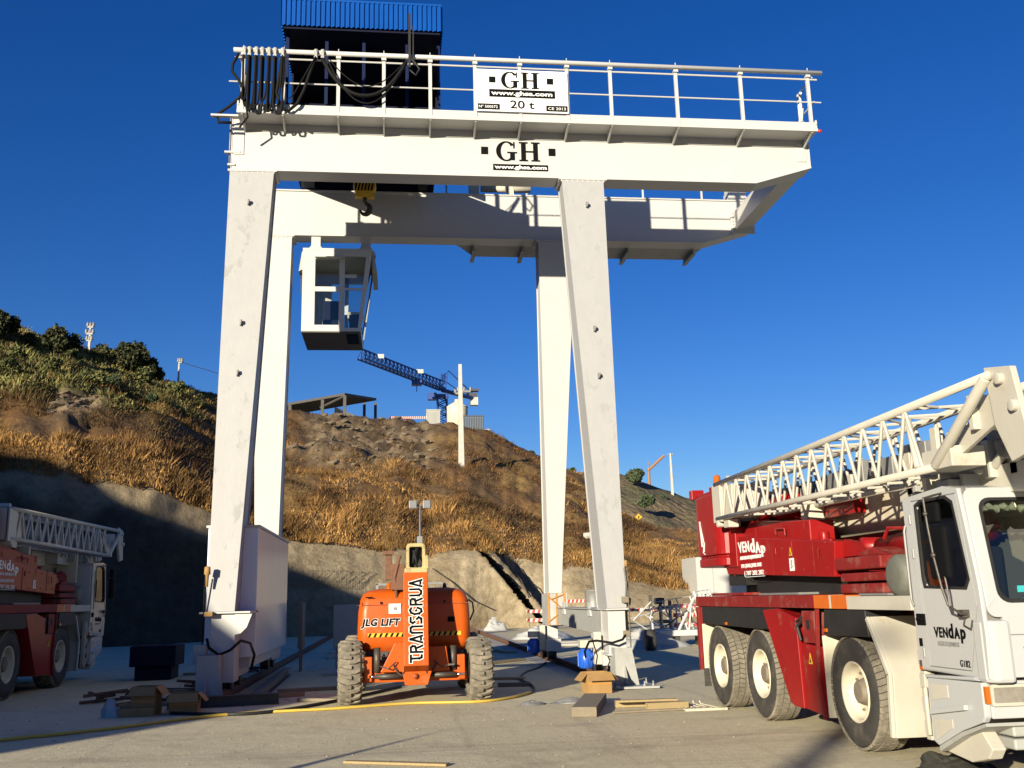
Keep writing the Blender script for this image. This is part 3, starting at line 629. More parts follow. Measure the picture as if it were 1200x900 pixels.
# base of the right side
mb = MB(); mb.box(3.85, 4.17, 18.02, 18.55, .58, 1.345); mb.box(3.80, 4.24, 17.95, 18.6, .55, .58); mb.box(3.80, 4.24, 17.93, 18.95, 1.345, 1.375); mb.build('column', M['white'], gan, .005)
mb = MB(); y0, y1 = 18.02, 23.5
mb.prism([(18.56,.88),(23.5,.98),(23.5,1.34),(18.56,1.34)], 'x', 3.83, 4.15); mb.box(3.78, 4.2, 18.6, 23.55, 1.346, 1.37)
mb.build('end_carriage', M['galv'], gan, .006)
mb = MB()
for y in (19.6, 22.6): mb.prism([(y-.16,1.22),(y+.16,1.22),(y+.08,1.36),(y+.16,1.48),(y-.16,1.48),(y-.08,1.36)], 'x', 3.80, 3.83)
mb.build('lifting_lug', M['white'], gan)
mb = MB(); mb.box(3.62, 4.1, 23.7, 24.7, .95, 1.69); mb.build('column', M['plastic'], gan, .01, label='rear right column wrapped in plastic sheet and brown tape')
tp = MB()
for k in range(3): x = 3.64+k*.19; tp.box(x-.022, x+.022, 23.688, 23.70, .95, 1.70)
tp.tube([(3.61,23.69,1.02),(4.0,23.68,1.3),(3.62,23.69,1.62)], .018, 4); tp.tube([(4.0,23.69,1.66),(3.7,23.68,1.55)], .018, 4)
tp.build('packing_tape', M['tape'], gan)
def bogie(x, y, m_box):
    o = MB(); o.box(x-.02, x+.34, y, y+1.5, .34, .62); o.box(x+.02, x+.30, y+.2, y+1.3, .62, .95)
    b = o.build('bogie', M['white'], gan, .006)
    for yy in (y+.25, y+1.25):
        w_ = MB(); w_.lathe((x+.05, yy, .30), (1,0,0), [(0,0),(0,.20),(.03,.20),(.03,.17),(.15,.17),(.15,.20),(.18,.20),(.18,0)], 28); w_.build('rail_wheel', M['darksteel'], b)
    mo = MB(); mo.lathe((x-.28, y+.35, .28), (0,0,1), [(0,0),(0,.10),(.03,.14),(.30,.14),(.33,.10),(.36,.10),(.36,0)], 20); mo.box(x-.2, x-.02, y+.24, y+.46, .40, .56)
    for k in range(10): a = k*math.pi/5; mo.box(-.008, .008, .13, .155, .32, .56, Matrix.Translation((x-.28, y+.35, 0)) @ Matrix.Rotation(a, 4, 'Z'))
    mo.build('drive_motor', M['blue'], b)
    gb_ = MB(); gb_.box(x-.40, x-.02, y+.22, y+.5, .66, .80); gb_.box(x-.16, x-.02, y+.1, y+.25, .36, .95); gb_.build('gearbox', M['offwhite'], b, .01)
bogie(3.85, 18.5, None); bogie(3.62, 24.0, None); bogie(-3.15, 18.7, None); bogie(-3.15, 24.0, None)
# prop stand at the right front foot
def prop(x0, x1, y, ztop):
    mb = MB(); mb.box(x0, x1, y, y+.03, .05, ztop); mb.box(x0, x0+.03, y+.03, y+.4, .05, ztop); mb.box(x1-.03, x1, y+.03, y+.4, .05, ztop); mb.box(x0, x1, y+.4, y+.43, .05, ztop)
    mb.box(x0-.15, x1+.38, y-.32, y+.7, .012, .05)
    mb.hexa([(x1,y,.05),(x1+.10,y,.05),(x1+.10,y+.02,.05),(x1,y+.02,.05)], [(x1,y,.62),(x1+.001,y,.62),(x1+.001,y+.02,.62),(x1,y+.02,.62)])
    xm = x0+.16; mb.hexa([(xm,y-.24,.05),(xm+.02,y-.24,.05),(xm+.02,y,.05),(xm,y,.05)], [(xm,y-.012,.38),(xm+.02,y-.012,.38),(xm+.02,y,.38),(xm,y,.38)])
    o = mb.build('prop_stand', M['galv'], gan, .003)
    b = MB()
    for px_, py_ in ((x0-.08,y-.24),(x1+.14,y-.22),(x1+.30,y-.2),(x1+.3,y+.3),(x0+.05,y-.25)): b.tube([(px_,py_,.04),(px_,py_,.13)], .015, 6); b.tube([(px_,py_,.05),(px_,py_,.075)], .03, 6)
    b.build('anchor_bolt', M['steel'], o)
prop(3.88, 4.20, 17.72, .69); prop(-3.32, -2.95, 17.65, .78)
# straps, cable and wooden wedges on the right column
mb = MB(); mb.tube([(4.22, 17.9, z) for z in (.55, .9, 1.3, 1.75, 2.15)], .012, 6); mb.tube([(4.17,17.9,1.5),(4.19,17.88,1.8),(4.17,17.9,2.1)], .02, 6); mb.build('strap', M['darksteel'], gan)
for z in (1.52, .92, ): 
    mb = MB(); mb.box(4.10, 4.22, 17.86, 17.96, z-.05, z+.06); mb.build('timber_wedge', M['wood'], gan, .01)
mb = MB(); mb.lathe((4.2, 17.9, 2.12), (0,0,1), [(0,0),(0,.035),(.10,.03),(.12,0)], 10); mb.build('timber_wedge', M['card'], gan)
mb = MB(); mb.tube([(4.2,17.95,.98),(4.05,17.8,.83),(3.85,17.75,.78),(3.6,17.9,.82),(3.5,18.1,.80),(3.45,18.3,.62),(3.5,18.5,.5)], .022, 8); mb.tube([(3.55,18.1,.86),(3.62,18.0,.55),(3.6,18.1,.35)], .012, 6)
mb.build('power_cable', M['cable'], gan)
# base of the left side
mb = MB(); mb.box(-3.17, -2.76, 18.03, 18.6, .30, 1.45); mb.build('column', M['white'], gan, .006)
mb = MB(); mb.box(-3.36, -2.5, 17.93, 18.95, 1.465, 1.495); mb.prism([(-2.76,1.10),(-2.66,1.12),(-2.56,1.22),(-2.47,1.46),(-2.76,1.46)], 'y', 18.0, 18.04); mb.build('gusset_plate', M['white'], gan)
mb = MB(); mb.prism([(18.6,1.0),(24.0,1.0),(24.0,1.46),(18.6,1.46)], 'x', -3.14, -2.80); mb.build('end_carriage', M['white'], gan, .006)
mb = MB(); mb.tube([(-3.28,17.9,z) for z in (.5,1.0,1.6,2.1)], .012, 6); mb.tube([(-3.2,17.86,1.05),(-3.15,17.8,.9),(-2.98,17.8,.78),(-2.8,17.85,.85),(-2.65,18.0,1.0),(-2.5,18.05,.95),(-2.42,18.05,.75),(-2.48,18.1,.5)], .025, 8); mb.build('power_cable', M['cable'], gan)
mb = MB(); mb.lathe((-3.24, 17.88, 2.12), (0,0,1), [(-.2,0),(-.2,.02),(0,.03),(.02,.055),(.14,.05),(.16,0)], 10); mb.build('timber_wedge', M['card'], gan)
mb = MB(); mb.box(-3.26, -3.12, 17.84, 17.95, 1.42, 1.50); mb.build('timber_wedge', M['card'], gan, .01)
mb = MB(); mb.box(-3.42, -3.2, 17.85, 18.05, .62, .95); mb.build('junction_box', M['galv'], gan, .01)
# the big white enclosure between the left legs
mb = MB(); mb.box(-3.4, -2.5, 18.7, 23.9, .68, 3.0)
enc = mb.build('electrical_enclosure', mat('satin_white_enclosure_panel', (.66,.70,.74), .2, c2=(.62,.66,.70), scale=1, amount=.6, spec=.6, bump=.10, bscale=2, stretch=(1,1.6,.12)), gan, .01)
mb = MB(); mb.box(-3.43, -2.47, 18.66, 23.94, 3.0, 3.04); mb.box(-3.3, -2.6, 18.8, 23.8, .5, .68); mb.build('cap_and_skid', M['white'], enc)
# walkway and railing on the front girder
WX0, WX1, WY0, WZ = -3.22, 9.2, 18.90, 11.48
mb = MB(); mb.box(WX0, WX1, WY0, FY-.002, WZ-.03, WZ); mb.box(WX0, WX1, WY0-.012, WY0+.002, WZ-.05, WZ+.02)
wk = mb.build('walkway', M['white'], gan)
PXS = [-3.12, -2.30, -1.18, -.24, .73, 1.68, 2.64, 3.66, 4.61, 6.07, 7.53, 9.08]
for x in PXS:
    b = MB(); b.prism([(FY-.002, WZ-.22), (FY-.002, WZ-.034), (WY0+.02, WZ-.034), (WY0+.02, WZ-.07)], 'x', x-.018, x+.018); b.build('bracket', M['white'], wk)
mb = MB(); mb.box(GX0+.02, GX1-.02, FY+.012, FY+.03, 11.285, 11.30); mb.build('weld_line', M['galv'], wk)
mb = MB(); mb.box(WX0, WX1, WY0+.015, WY0+.03, WZ+.02, WZ+.17); mb.build('toe_board', M['white'], wk)
RZ = 12.83
rl = MB(); rl.tube([(-3.32, WY0-.02, RZ), (9.40, WY0-.02, RZ)], .052, 10); handrail = rl.build('handrail', M['white'], gan)
rl = MB(); rl.tube([(-3.3, WY0+.03, RZ-.14), (9.3, WY0+.03, RZ-.14)], .02, 6); rl.build('upper_wire', M['white'], handrail)
rl = MB(); rl.tube([(-3.4, WY0+.03, 12.14), (9.35, WY0+.03, 12.14)], .017, 6); rl.build('middle_rail', M['white'], handrail)
for x in PXS:
    p = MB(); p.box(x-.035, x+.035, WY0+.0, WY0+.06, WZ, RZ-.08); p.box(x-.05, x+.05, WY0-.04, WY0+.05, RZ-.11, RZ-.055); p.tube([(x, WY0-.02, RZ),(x, WY0-.02, RZ+.11)], .010, 5); p.build('post', M['white'], handrail)
for x in (WX0+.02, WX1-.02):
    mb = MB()
    mb.box(x-.015, x+.015, WY0, FY+.2, ZT+.0, ZT+.1)
    for z in (12.14, RZ-.1): mb.tube([(x, WY0, z), (x, FY+.3, z)], .018, 6)
    mb.tube([(x, FY+.28, 11.6), (x, FY+.28, RZ-.1)], .03, 6)
    mb.build('end_rail', M['white'], handrail)
mb = MB(); mb.tube([(9.05, 19.3, 11.6), (9.05, 19.3, 12.5), (8.98, 19.1, 12.45)], .03, 6); mb.tube([(8.9,19.2,11.7),(9.0,19.1,12.1),(8.9,19.0,11.7)], .02, 6); mb.build('limit_switch', M['white'], gan)
mb = MB(); mb.lathe((9.22, 18.92, WZ-.03), (1,0,0), [(0,0),(0,.035),(.07,.03),(.08,0)], 10); mb.build('end_marker', M['redlens'], gan)
# rear girder: outside walkway and railing
mb = MB(); mb.prism([(1.55,BY+BW+.06),(7.95,BY+BW+.06),(7.78,24.45),(2.05,24.45)], 'z', 10.41, 10.44)
rw = mb.build('maintenance_platform', M['galv'], gan, label='platform hung low behind the rear girder')
for x in (2.0, 3.25, 3.95, 6.0, 7.75):
    b = MB(); b.box(x-.02, x+.02, BY+.5, 24.5, 10.28, 10.405); b.box(x-.05, x+.05, BY+.5, 24.5, 10.26, 10.28); b.build('bearer', M['galv'], rw)
mb = MB()
for x in (-2.2, -1.95, 1.35, 3.5, 5.05, 6.7, 8.35): mb.box(x-.022, x+.022, 24.4, 24.45, 11.2, 12.45)
mb.tube([(-3.2,24.42,12.45),(8.6,24.42,12.45)], .03, 8); mb.tube([(-3.2,24.42,11.95),(8.6,24.42,11.95)], .02, 6); mb.build('rear_railing', M['white'], rw)
mb = MB(); mb.box(-3.3, 8.7, BY+BW+.04, 24.45, 11.17, 11.2); mb.build('deck', M['galv'], rw)
mb = MB(); mb.box(8.62, 9.1, BY-.02, BY+.3, ZT, ZT+.5); mb.box(8.7, 9.0, BY+.3, BY+.6, ZT, ZT+.35); mb.build('end_box', M['white'], gan, .01)
mb = MB(); mb.tube([(2.2,23.7,12.0),(3.5,23.7,12.0)], .09, 10); mb.box(1.9, 2.15, 23.6, 23.9, ZT, 12.15); mb.box(2.9,3.05,23.6,23.9,ZT,12.15); mb.build('hoist_gear', M['cream'], gan)
# end tie between the tips of the girders
mb = MB(); lo = [(8.70,FY+.5,10.72),(9.19,FY+.5,10.84),(9.19,BY,10.84),(8.70,BY,10.72)]; mb.hexa(lo, [(a,b,c+.5) for a, b, c in lo]); tie = mb.build('end_tie', M['white'], gan, .005)
mb = MB()
for z in (10.8, 10.9, 11.0, 11.1, 11.2):
    for x in (8.66,): mb.tube([(x, BY-.06, z), (x+.05, BY-.06, z)], .018, 6)
mb.box(8.62, 9.25, BY-.04, BY-.005, 10.66, 11.32); mb.build('bolted_flange', M['white'], tie)
# sign board on the railing
SX0, SX1, SY, SZ0, SZ1 = 1.69, 3.66, WY0-.045, 11.63, 12.60
mb = MB(); mb.box(SX0, SX1, SY, SY+.02, SZ0, SZ1); sb = mb.build('sign_board', M['whiteink'], gan, label='white capacity board reading GH 20 t')
L_ = MB(); glyph_GH(L_, (2.22, SY-.001, 12.17), (1,0,0), (0,0,1), .38)
L_.box(1.97, 2.11, SY-.004, SY-.0005, 12.29, 12.43); L_.box(3.21, 3.35, SY-.004, SY-.0005, 12.29, 12.43); text_mb(L_, '20 t', (2.41, SY-.003, 11.71), (1,0,0), (0,0,1), .26, .004, .002, width=.52)
L_.build('lettering', M['ink'], sb)
L_ = MB(); L_.box(1.97, 3.38, SY-.004, SY-.0005, 11.96, 12.14); L_.box(SX0+.03, SX0+.50, SY-.004, SY-.0005, 11.665, 11.80); L_.box(3.18, SX1-.02, SY-.004, SY-.0005, 11.665, 11.80); L_.build('black_strips', M['ink'], sb)
L_ = MB(); text_mb(L_, 'www.ghsa.com', (2.01, SY-.008, 12.01), (1,0,0), (0,0,1), .13, .004, .002, width=1.31)
text_mb(L_, 'Nº 500572', (SX0+.055, SY-.008, 11.70), (1,0,0), (0,0,1), .085, .0005, .002, width=.40); text_mb(L_, 'CE 2013', (3.22, SY-.008, 11.70), (1,0,0), (0,0,1), .085, .0005, .002, width=.38); L_.build('white_lettering', M['whiteink'], sb)
# festoon cables
fx = [at(px, 70, Y=WY0-.1).x for px in (286, 292, 300, 307, 315, 322, 331)]
for k, x in enumerate(fx+[at(370, 70, Y=WY0-.1).x, at(378, 70, Y=WY0-.1).x]):
    t = MB(); t.lathe((x, WY0-.08, RZ), (0,1,0), [(-.03,0),(-.03,.045),(.03,.045),(.03,0)], 12); t.box(x-.025, x+.025, WY0-.12, WY0-.02, RZ-.14, RZ-.03); t.box(x-.035, x+.035, WY0-.14, WY0-.02, RZ-.17, RZ-.14); t.build('festoon_trolley', M['galv'], gan)
def loop(a, b, y, ztop, drop, r, off=0, k=2.6):
    pts = []
    for i in range(21):
        t = i/20; q = abs(2*t-1); x = a+(b-a)*t; z = ztop-drop*(1-q**k); pts.append((x+off*math.sin(math.pi*t), y, z))
    return pts
mb = MB()
for i in range(0, 6):
    mb.tube(loop(fx[i]-.02, fx[i+1]+.03, WY0-.10-.02*(i % 2), RZ-.18, 1.12+.16*((i*37) % 3)/2, .02, .03, 6), .024, 7); mb.tube(loop(fx[i], fx[i+1], WY0-.15, RZ-.18, 1.0+.25*((i*17) % 3)/2, .02, -.05, 6), .02, 6)
a_, b_ = fx[6], at(370, 70, Y=WY0-.1).x
mb.tube([(a_,WY0-.1,RZ-.15),(a_-.05,WY0-.1,12.25),(a_-.1,WY0-.1,11.85),(a_-.02,WY0-.1,11.55),(a_+.15,WY0-.1,11.45),(a_+.32,WY0-.1,11.62),(a_+.45,WY0-.1,11.92),(b_-.12,WY0-.1,12.3),(b_,WY0-.1,RZ-.15)], .035, 8)
mb.tube([(a_,WY0-.14,RZ-.15),(a_-.0,WY0-.14,12.05),(a_+.05,WY0-.14,11.6),(a_+.25,WY0-.14,11.8),(b_,WY0-.14,RZ-.15)], .015, 6)
c_, d_ = at(378, 70, Y=WY0-.1).x, at(476, 80, Y=WY0-.1).x
mb.tube(loop(c_, d_, WY0-.1, RZ-.18, .80, .03, 0, 2.2), .042, 8); mb.tube(loop(c_+.1, d_-.02, WY0-.12, RZ-.18, .98, .02, 0, 2.0), .014, 6); mb.tube(loop(c_+.15, d_-.05, WY0-.12, RZ-.2, .58, .02, 0, 1.8), .012, 6)
mb.tube([(-3.2,WY0-.1,12.7),(-3.32,WY0-.05,12.5),(-3.34,WY0,12.35),(-3.2,WY0,12.15),(-3.1,WY0,11.95),(-3.18,WY0,11.75),(-3.4,WY0+.1,11.6),(-3.65,WY0+.2,11.47),(-3.6,WY0+.2,11.3),(-3.35,WY0+.2,11.3)], .03, 8)
mb.tube([(-3.0,WY0-.1,RZ-.15),(-3.05,WY0-.1,11.7),(-2.98,WY0-.08,11.3),(-3.15,WY0,11.1)], .022, 7)
mb.build('festoon_cable', M['cable'], gan)
mb = MB(); mb.box(-3.75, -3.2, WY0+.1, WY0+.2, 11.40, 11.44); mb.box(-3.52, -3.2, FY, FY+.1, 10.78, 10.82); mb.box(-3.45, -3.3, FY, FY+.1, 10.5, 10.54); mb.build('cable_bracket', M['white'], gan)
# hoist housing (blue sheet canopy over the trolley)
HX0, HX1, HY0, HY1 = -2.42, 1.01, 19.3, 24.2
tr = MB(); tr.box(HX0+.1, HX1-.1, FY+.05, FY+.4, ZT+.05, ZT+.38); tr.box(HX0+.1, HX1-.1, BY+.05, BY+.4, ZT+.05, ZT+.38)
for x in (HX0+.2, -.9, HX1-.45): tr.box(x, x+.25, FY+.4, BY+.05, ZT+.02, ZT+.32)
trolley = tr.build('trolley_frame', M['navy'], gan)
mb = MB(); mb.box(-1.9, .6, 20.3, 22.6, ZT+.0, ZT+.03); mb.build('floor_plate', M['navy2'], trolley)
mb = MB(); mb.lathe((-1.6, 21.6, 12.35), (1,0,0), [(0,0),(0,.42),(.06,.42),(.06,.34),(1.7,.34),(1.7,.42),(1.76,.42),(1.76,0)], 32); mb.box(.25,.8,21.3,21.9,12.0,12.7); mb.build('winch_drum', M['navy2'], trolley)
can = MB()
n_ = 66; z0, z1 = 13.72, 14.33
def corr(x0, x1, y0, y1, n, amp, z0, z1):
    vs = []; fs = []; dx, dy = (x1-x0), (y1-y0); L = math.hypot(dx, dy); nx_, ny_ = -dy/L, dx/L
    for i in range(n+1):
        t = i/n; a = amp*(1 if (i//1) % 4 in (0, 1) else -1)*.5
        vs += [(x0+dx*t+nx_*a, y0+dy*t+ny_*a, z0), (x0+dx*t+nx_*a, y0+dy*t+ny_*a, z1)]
    for i in range(n): fs.append((2*i, 2*i+2, 2*i+3, 2*i+1))
    return vs, fs
for (a, b, c, d, n) in ((HX0,HX1,HY0,HY0,132),(HX0,HX0,HY0,HY1,160),(HX1,HX1,HY0,HY1,160),(HX0,HX1,HY1,HY1,132)): can.add(*corr(a, b+(1e-6), c, d, n, .035, z0, z1))
can.box(HX0, HX1, HY0, HY1, z1, z1+.05)
canopy = can.build('canopy', M['roofblue'], trolley)
mb = MB(); mb.box(HX0+.04, HX1-.04, HY0+.04, HY1-.04, 13.66, 13.70)
mb.box(HX0+.03, HX1-.03, HY1-.5, HY1-.45, 11.9, 13.66); mb.box(HX0+.03, HX0+.07, 21.2, HY1-.5, 11.9, 13.66); mb.box(HX1-.07, HX1-.03, 21.2, HY1-.5, 11.9, 13.66)
mb.build('dark_wall_sheet', M['navy'], trolley)
mb = MB()
for x in (HX0+.06, -1.52, -.72, .22, HX1-.10):
    for y in (HY0+.35,): mb.box(x, x+.07, y, y+.07, 11.9, 13.66)
for x in (HX0+.06, HX1-.1): mb.box(x, x+.07, HY1-.44, HY1-.37, 11.9, 13.66)
mb.build('canopy_post', M['navy2'], trolley)
mb = MB(); mb.box(.27, .32, 18.72, 18.77, 12.5, 13.75); mb.box(.36, .385, 18.78, 18.82, 12.6, 13.5); mb.tube([(.30,18.7,12.7),(.40,18.7,12.6),(.5,18.7,12.45),(.42,18.7,12.3),(.3,18.7,12.42)], .022, 8)
mb.box(.27, .32, 18.77, 19.5, 13.3, 13.35)
mb.build('cable_tow_arm', M['black'], trolley)
# hook block
mb = MB()
for y in (21.55, 21.60): pass
mb.lathe((-.70, 21.50, 11.05), (0,1,0), [(0,0),(0,.24),(.03,.26),(.19,.26),(.22,.24),(.22,0)], 32); mb.box(-.92, -.48, 21.52, 21.70, 10.78, 11.05)
hk = mb.build('hook_block', M['hookyel'], gan, .008)
mb = MB()
for k in range(-3, 3):
    x = -.70+k*.075; mb.hexa([(x-.02,21.492,10.92),(x+.02,21.492,10.92),(x+.02,21.50,10.92),(x-.02,21.50,10.92)], [(x+.035,21.492,11.2),(x+.075,21.492,11.2),(x+.075,21.50,11.2),(x+.035,21.50,11.2)])
mb.build('black_stripes', M['ink'], hk)
mb = MB(); mb.tube([(-.70,21.6,10.80),(-.70,21.6,10.66)], .05, 10); mb.tube([(-.70+.11*math.cos(R(a)),21.6,10.50+.13*math.sin(R(a))) for a in range(90, -190, -20)], .05, 10, radii=[.05,.055,.06,.065,.07,.07,.07,.065,.06,.05,.045,.035,.03,.02]); mb.build('hook', M['darksteel'], hk)
mb = MB()
for x in (-.82, -.76, -.64, -.58): mb.tube([(x,21.6,11.0),(x,21.6,12.1)], .01, 5)
mb.build('wire_rope', M['darksteel'], hk)
# operator cab
ox0, ox1, oy0, oy1 = -2.20, -.55, 22.75, 24.45; oz0, oz1 = at(353, 388, Y=22.75).z, at(354, 293, Y=22.75).z
cb = MB(); f = .09; xd = -1.23
print('cab', oz0, oz1)
# frames: front face is split into a door-like left half and a glazed right half
def fr(mb, x0, x1, y, z0, z1, wx, wz, th=.05): mb.ring([(x0,z0),(x1,z0),(x1,z1),(x0,z1)], [(x0+wx,z0+wz),(x1-wx,z0+wz),(x1-wx,z1-wz),(x0+wx,z1-wz)], 'y', y, y+th)
zm = oz0+(oz1-oz0)*.52
cb.box(ox0, xd, oy0, oy0+.05, oz1-.22, oz1); cb.box(xd, ox1, oy0, oy0+.05, oz1-.14, oz1)
cb.box(ox0, ox0+.30, oy0, oy0+.05, oz0, oz1-.22); cb.box(xd-.10, xd+.03, oy0, oy0+.05, oz0, oz1-.22); cb.box(ox0+.30, xd-.10, oy0, oy0+.05, oz0, oz0+.16); cb.box(ox0+.30, xd-.10, oy0, oy0+.05, zm-.06, zm+.06)
cb.box(xd+.03, ox1, oy0, oy0+.05, oz0, oz0+.09); cb.box(ox1-.13, ox1, oy0, oy0+.05, oz0+.09, oz1-.14); cb.box(xd+.03, ox1-.13, oy0, oy0+.04, zm-.02, zm+.03); cb.box(xd+.03, xd+.35, oy0, oy0+.04, oz1-.68, oz1-.6)
# rear and side walls
cb.box(ox0, ox0+.05, oy0+.05, oy1, oz0, oz0+.5); cb.box(ox0, ox0+.05, oy0+.05, oy1, oz1-.3, oz1); cb.box(ox0, ox0+.05, oy1-.2, oy1, oz0+.5, oz1-.3)
cb.box(ox0, ox0+.3, oy1-.05, oy1, oz0, oz1); cb.box(ox0+.3, ox1, oy1-.05, oy1, oz1-.3, oz1); cb.box(ox0+.3, ox1, oy1-.05, oy1, oz0, oz0+.12); cb.box(ox1-.08, ox1, oy1-.05, oy1, oz0, oz1); cb.box(xd-.05, xd+.05, oy1-.05, oy1, oz0, oz1)
cb.box(ox1-.05, ox1, oy0+.05, oy1-.05, oz0, oz0+.08); cb.box(ox1-.05, ox1, oy0+.05, oy1-.05, oz1-.14, oz1); cb.box(ox0, ox1, oy0, oy1, oz1, oz1+.06)
cab = cb.build('operator_cab', M['white'], gan, .004)
mb = MB(); mb.box(ox0, xd, oy0+.001, oy1, oz0-.03, oz0); mb.box(xd, ox1, oy1-.5, oy1, oz0-.03, oz0); mb.ring([(xd,oy0),(ox1,oy0),(ox1,oy1-.5),(xd,oy1-.5)], [(xd+.1,oy0+.1),(ox1-.1,oy0+.1),(ox1-.1,oy1-.6),(xd+.1,oy1-.6)], 'z', oz0-.03, oz0)
mb.build('cab_floor', M['darksteel'], cab)
mb = MB(); mb.box(ox0+.30, xd-.10, oy0+.02, oy0+.026, oz0+.16, oz1-.22); mb.box(xd+.03, ox1-.13, oy0+.02, oy0+.026, oz0+.09, oz1-.14); mb.box(ox1-.03, ox1-.024, oy0+.05, oy1-.08, oz0+.08, oz1-.14); mb.box(ox0+.3, ox1-.08, oy1-.03, oy1-.024, oz0+.12, oz1-.3); mb.box(xd+.1, ox1-.1, oy0+.1, oy1-.6, oz0-.018, oz0-.012)
mb.build('window_glass', M['clearglass'], cab)
mb = MB(); mb.box(-1.75,-1.35,23.3,23.75,oz0+.02,oz0+.45); mb.box(-1.78,-1.32,23.7,23.82,oz0+.4,oz0+1.05); mb.box(-1.1,-.8,23.0,23.4,oz0+.1,oz0+.5); mb.build('operator_seat', M['navy'], cab, .03)
mb = MB(); mb.box(-1.15,-.75,23.2,23.5,oz0+.45,oz0+.62); mb.box(-1.95,-1.6,24.3,24.38,oz0+.05,oz0+1.7); mb.build('control_console', M['offwhite'], cab, .02)
mb = MB()
for a in (ox0+.30, ): mb.hexa([(a,oy0-.22,oz1-.24),(xd-.0,oy0-.22,oz1-.24),(xd-.0,oy0,oz1-.2),(a,oy0,oz1-.2)], [(a,oy0-.22,oz1-.22),(xd-.0,oy0-.22,oz1-.22),(xd-.0,oy0,oz1-.16),(a,oy0,oz1-.16)])
mb.hexa([(ox1,oy0+.1,oz1-.5),(ox1+.12,oy0+.1,oz1-.5),(ox1+.12,oy1-.2,oz1-.5),(ox1,oy1-.2,oz1-.5)], [(ox1,oy0+.1,oz1),(ox1+.03,oy0+.1,oz1),(ox1+.03,oy1-.2,oz1),(ox1,oy1-.2,oz1)])
mb.hexa([(ox0-.10,oy0+.1,oz1-.5),(ox0,oy0+.1,oz1-.45),(ox0,oy1-.2,oz1-.45),(ox0-.10,oy1-.2,oz1-.5)], [(ox0-.03,oy0+.1,oz1),(ox0,oy0+.1,oz1),(ox0,oy1-.2,oz1),(ox0-.03,oy1-.2,oz1)])
mb.build('sun_hood', M['galv'], cab)
mb = MB()
for x in (-1.93, -.72):
    for y in (BY+.05, BY+.35): mb.box(x-.11, x+.11, y, y+.04, oz1+.06, ZB-.0)
    mb.prism([(x-.25, oz1+.06), (x+.25, oz1+.06), (x+.1, oz1+.26), (x-.1, oz1+.26)], 'y', BY+.0, BY+.05)
mb.build('hanger', M['white'], cab)
mb = MB(); mb.tube([(ox1+.06,oy0+.3,oz1),(ox1+.08,oy0+.3,(oz0+oz1)/2),(ox1+.05,oy0+.3,oz0)], .02, 6); mb.tube([(ox0-.05,oy0+.3,oz1),(ox0-.05,oy0+.4,zm)], .02, 6); mb.build('grab_rail', M['darksteel'], cab)

split_pieces(gan)

def taper(o):
    org = ORG[gan]
    for v in o.data.vertices:
        x, z = v.co.x+org.x, v.co.z+org.z
        if x > xd and oz0-.1 <= z < oz1: v.co.x -= .26*(1-(z-oz0)/(oz1-oz0))*(x-xd)/(ox1-xd)
for o_ in [o for o in col.objects if o.name.split('.')[0] in ('operator_cab', 'cab_floor', 'window_glass', 'grab_rail')]: taper(o_)

# ================================================================ ORANGE BOOM LIFT
LX, LY = .32, 16.2
lift = thing('boom_lift', (LX, 17.4, 0), 'orange self propelled boom lift parked between the gantry legs, chunky tan tyres', 'boom lift')
def lift_wheel(x, y, steer=0):
    r, wd = .50, .37; Mx = Matrix.Translation((x, y, r)) @ Matrix.Rotation(steer, 4, 'Z')
    def xf(mb): mb.v = [tuple(Mx @ Vector(p)) for p in mb.v]; return mb
    t = MB(); t.lathe((0,0,0), (1,0,0), [(-wd/2+.03,.26),(-wd/2,.32),(-wd/2+.01,.42),(-wd/2+.05,.455),(0,.462),(wd/2-.05,.455),(wd/2-.01,.42),(wd/2,.32),(wd/2-.03,.26)], 48)
    tyre = xf(t).build('tyre', M['tread'], lift)
    l = MB(); n = 20
    for sgn in (-1, 1):
        for k in range(n):
            a = 2*math.pi*(k+(.5 if sgn > 0 else 0))/n; q = MB()
            # a lug: from the shoulder to the middle, bent like a chevron
            st = [(sgn*wd*.52, 0, .44, .030), (sgn*wd*.40, .02, .497, .033), (sgn*wd*.20, .09, .504, .033), (-sgn*.015, .10, .504, .030)]
            for i in range(len(st)-1):
                (x0, t0, r0_, w0), (x1, t1, r1_, w1) = st[i], st[i+1]
                def p(xx, tt, rr): return (xx, rr*math.cos(a+tt), rr*math.sin(a+tt))
                q.hexa([p(x0,t0-w0/.5,.43),p(x0,t0+w0/.5,.43),p(x1,t1+w1/.5,.445),p(x1,t1-w1/.5,.445)], [p(x0,t0-w0*.8/.5,r0_),p(x0,t0+w0*.8/.5,r0_),p(x1,t1+w1*.8/.5,r1_),p(x1,t1-w1*.8/.5,r1_)])
            l.add(q.v, q.f)
    xf(l).build('tread_lugs', M['tread'], tyre)
    s = 1 if x > LX else -1
    m = MB(); m.lathe((0,0,0), (s,0,0), [(-wd/2+.05,.27),(wd/2-.02,.28),(wd/2-.03,.25),(wd/2-.12,.22),(wd/2-.10,.12),(wd/2-.04,.10),(wd/2-.04,0)], 32); xf(m).build('rim', M['offwhite'], tyre)
lift_wheel(LX-1.04, LY+.42, R(4)); lift_wheel(LX+1.04, LY+.42, R(4)); lift_wheel(LX-1.04, LY+2.9); lift_wheel(LX+1.04, LY+2.9)
mb = MB(); mb.box(LX-.75, LX+.75, LY+.30, LY+3.1, .38, .62); mb.box(LX-.40, LX+.40, LY+.25, LY+3.2, .42, .78); mb.lathe((LX, LY+1.7, .78), (0,0,1), [(0,.0),(0,.55),(.10,.55),(.10,0)], 32)
ch = mb.build('chassis', M['orange2'], lift, .02)
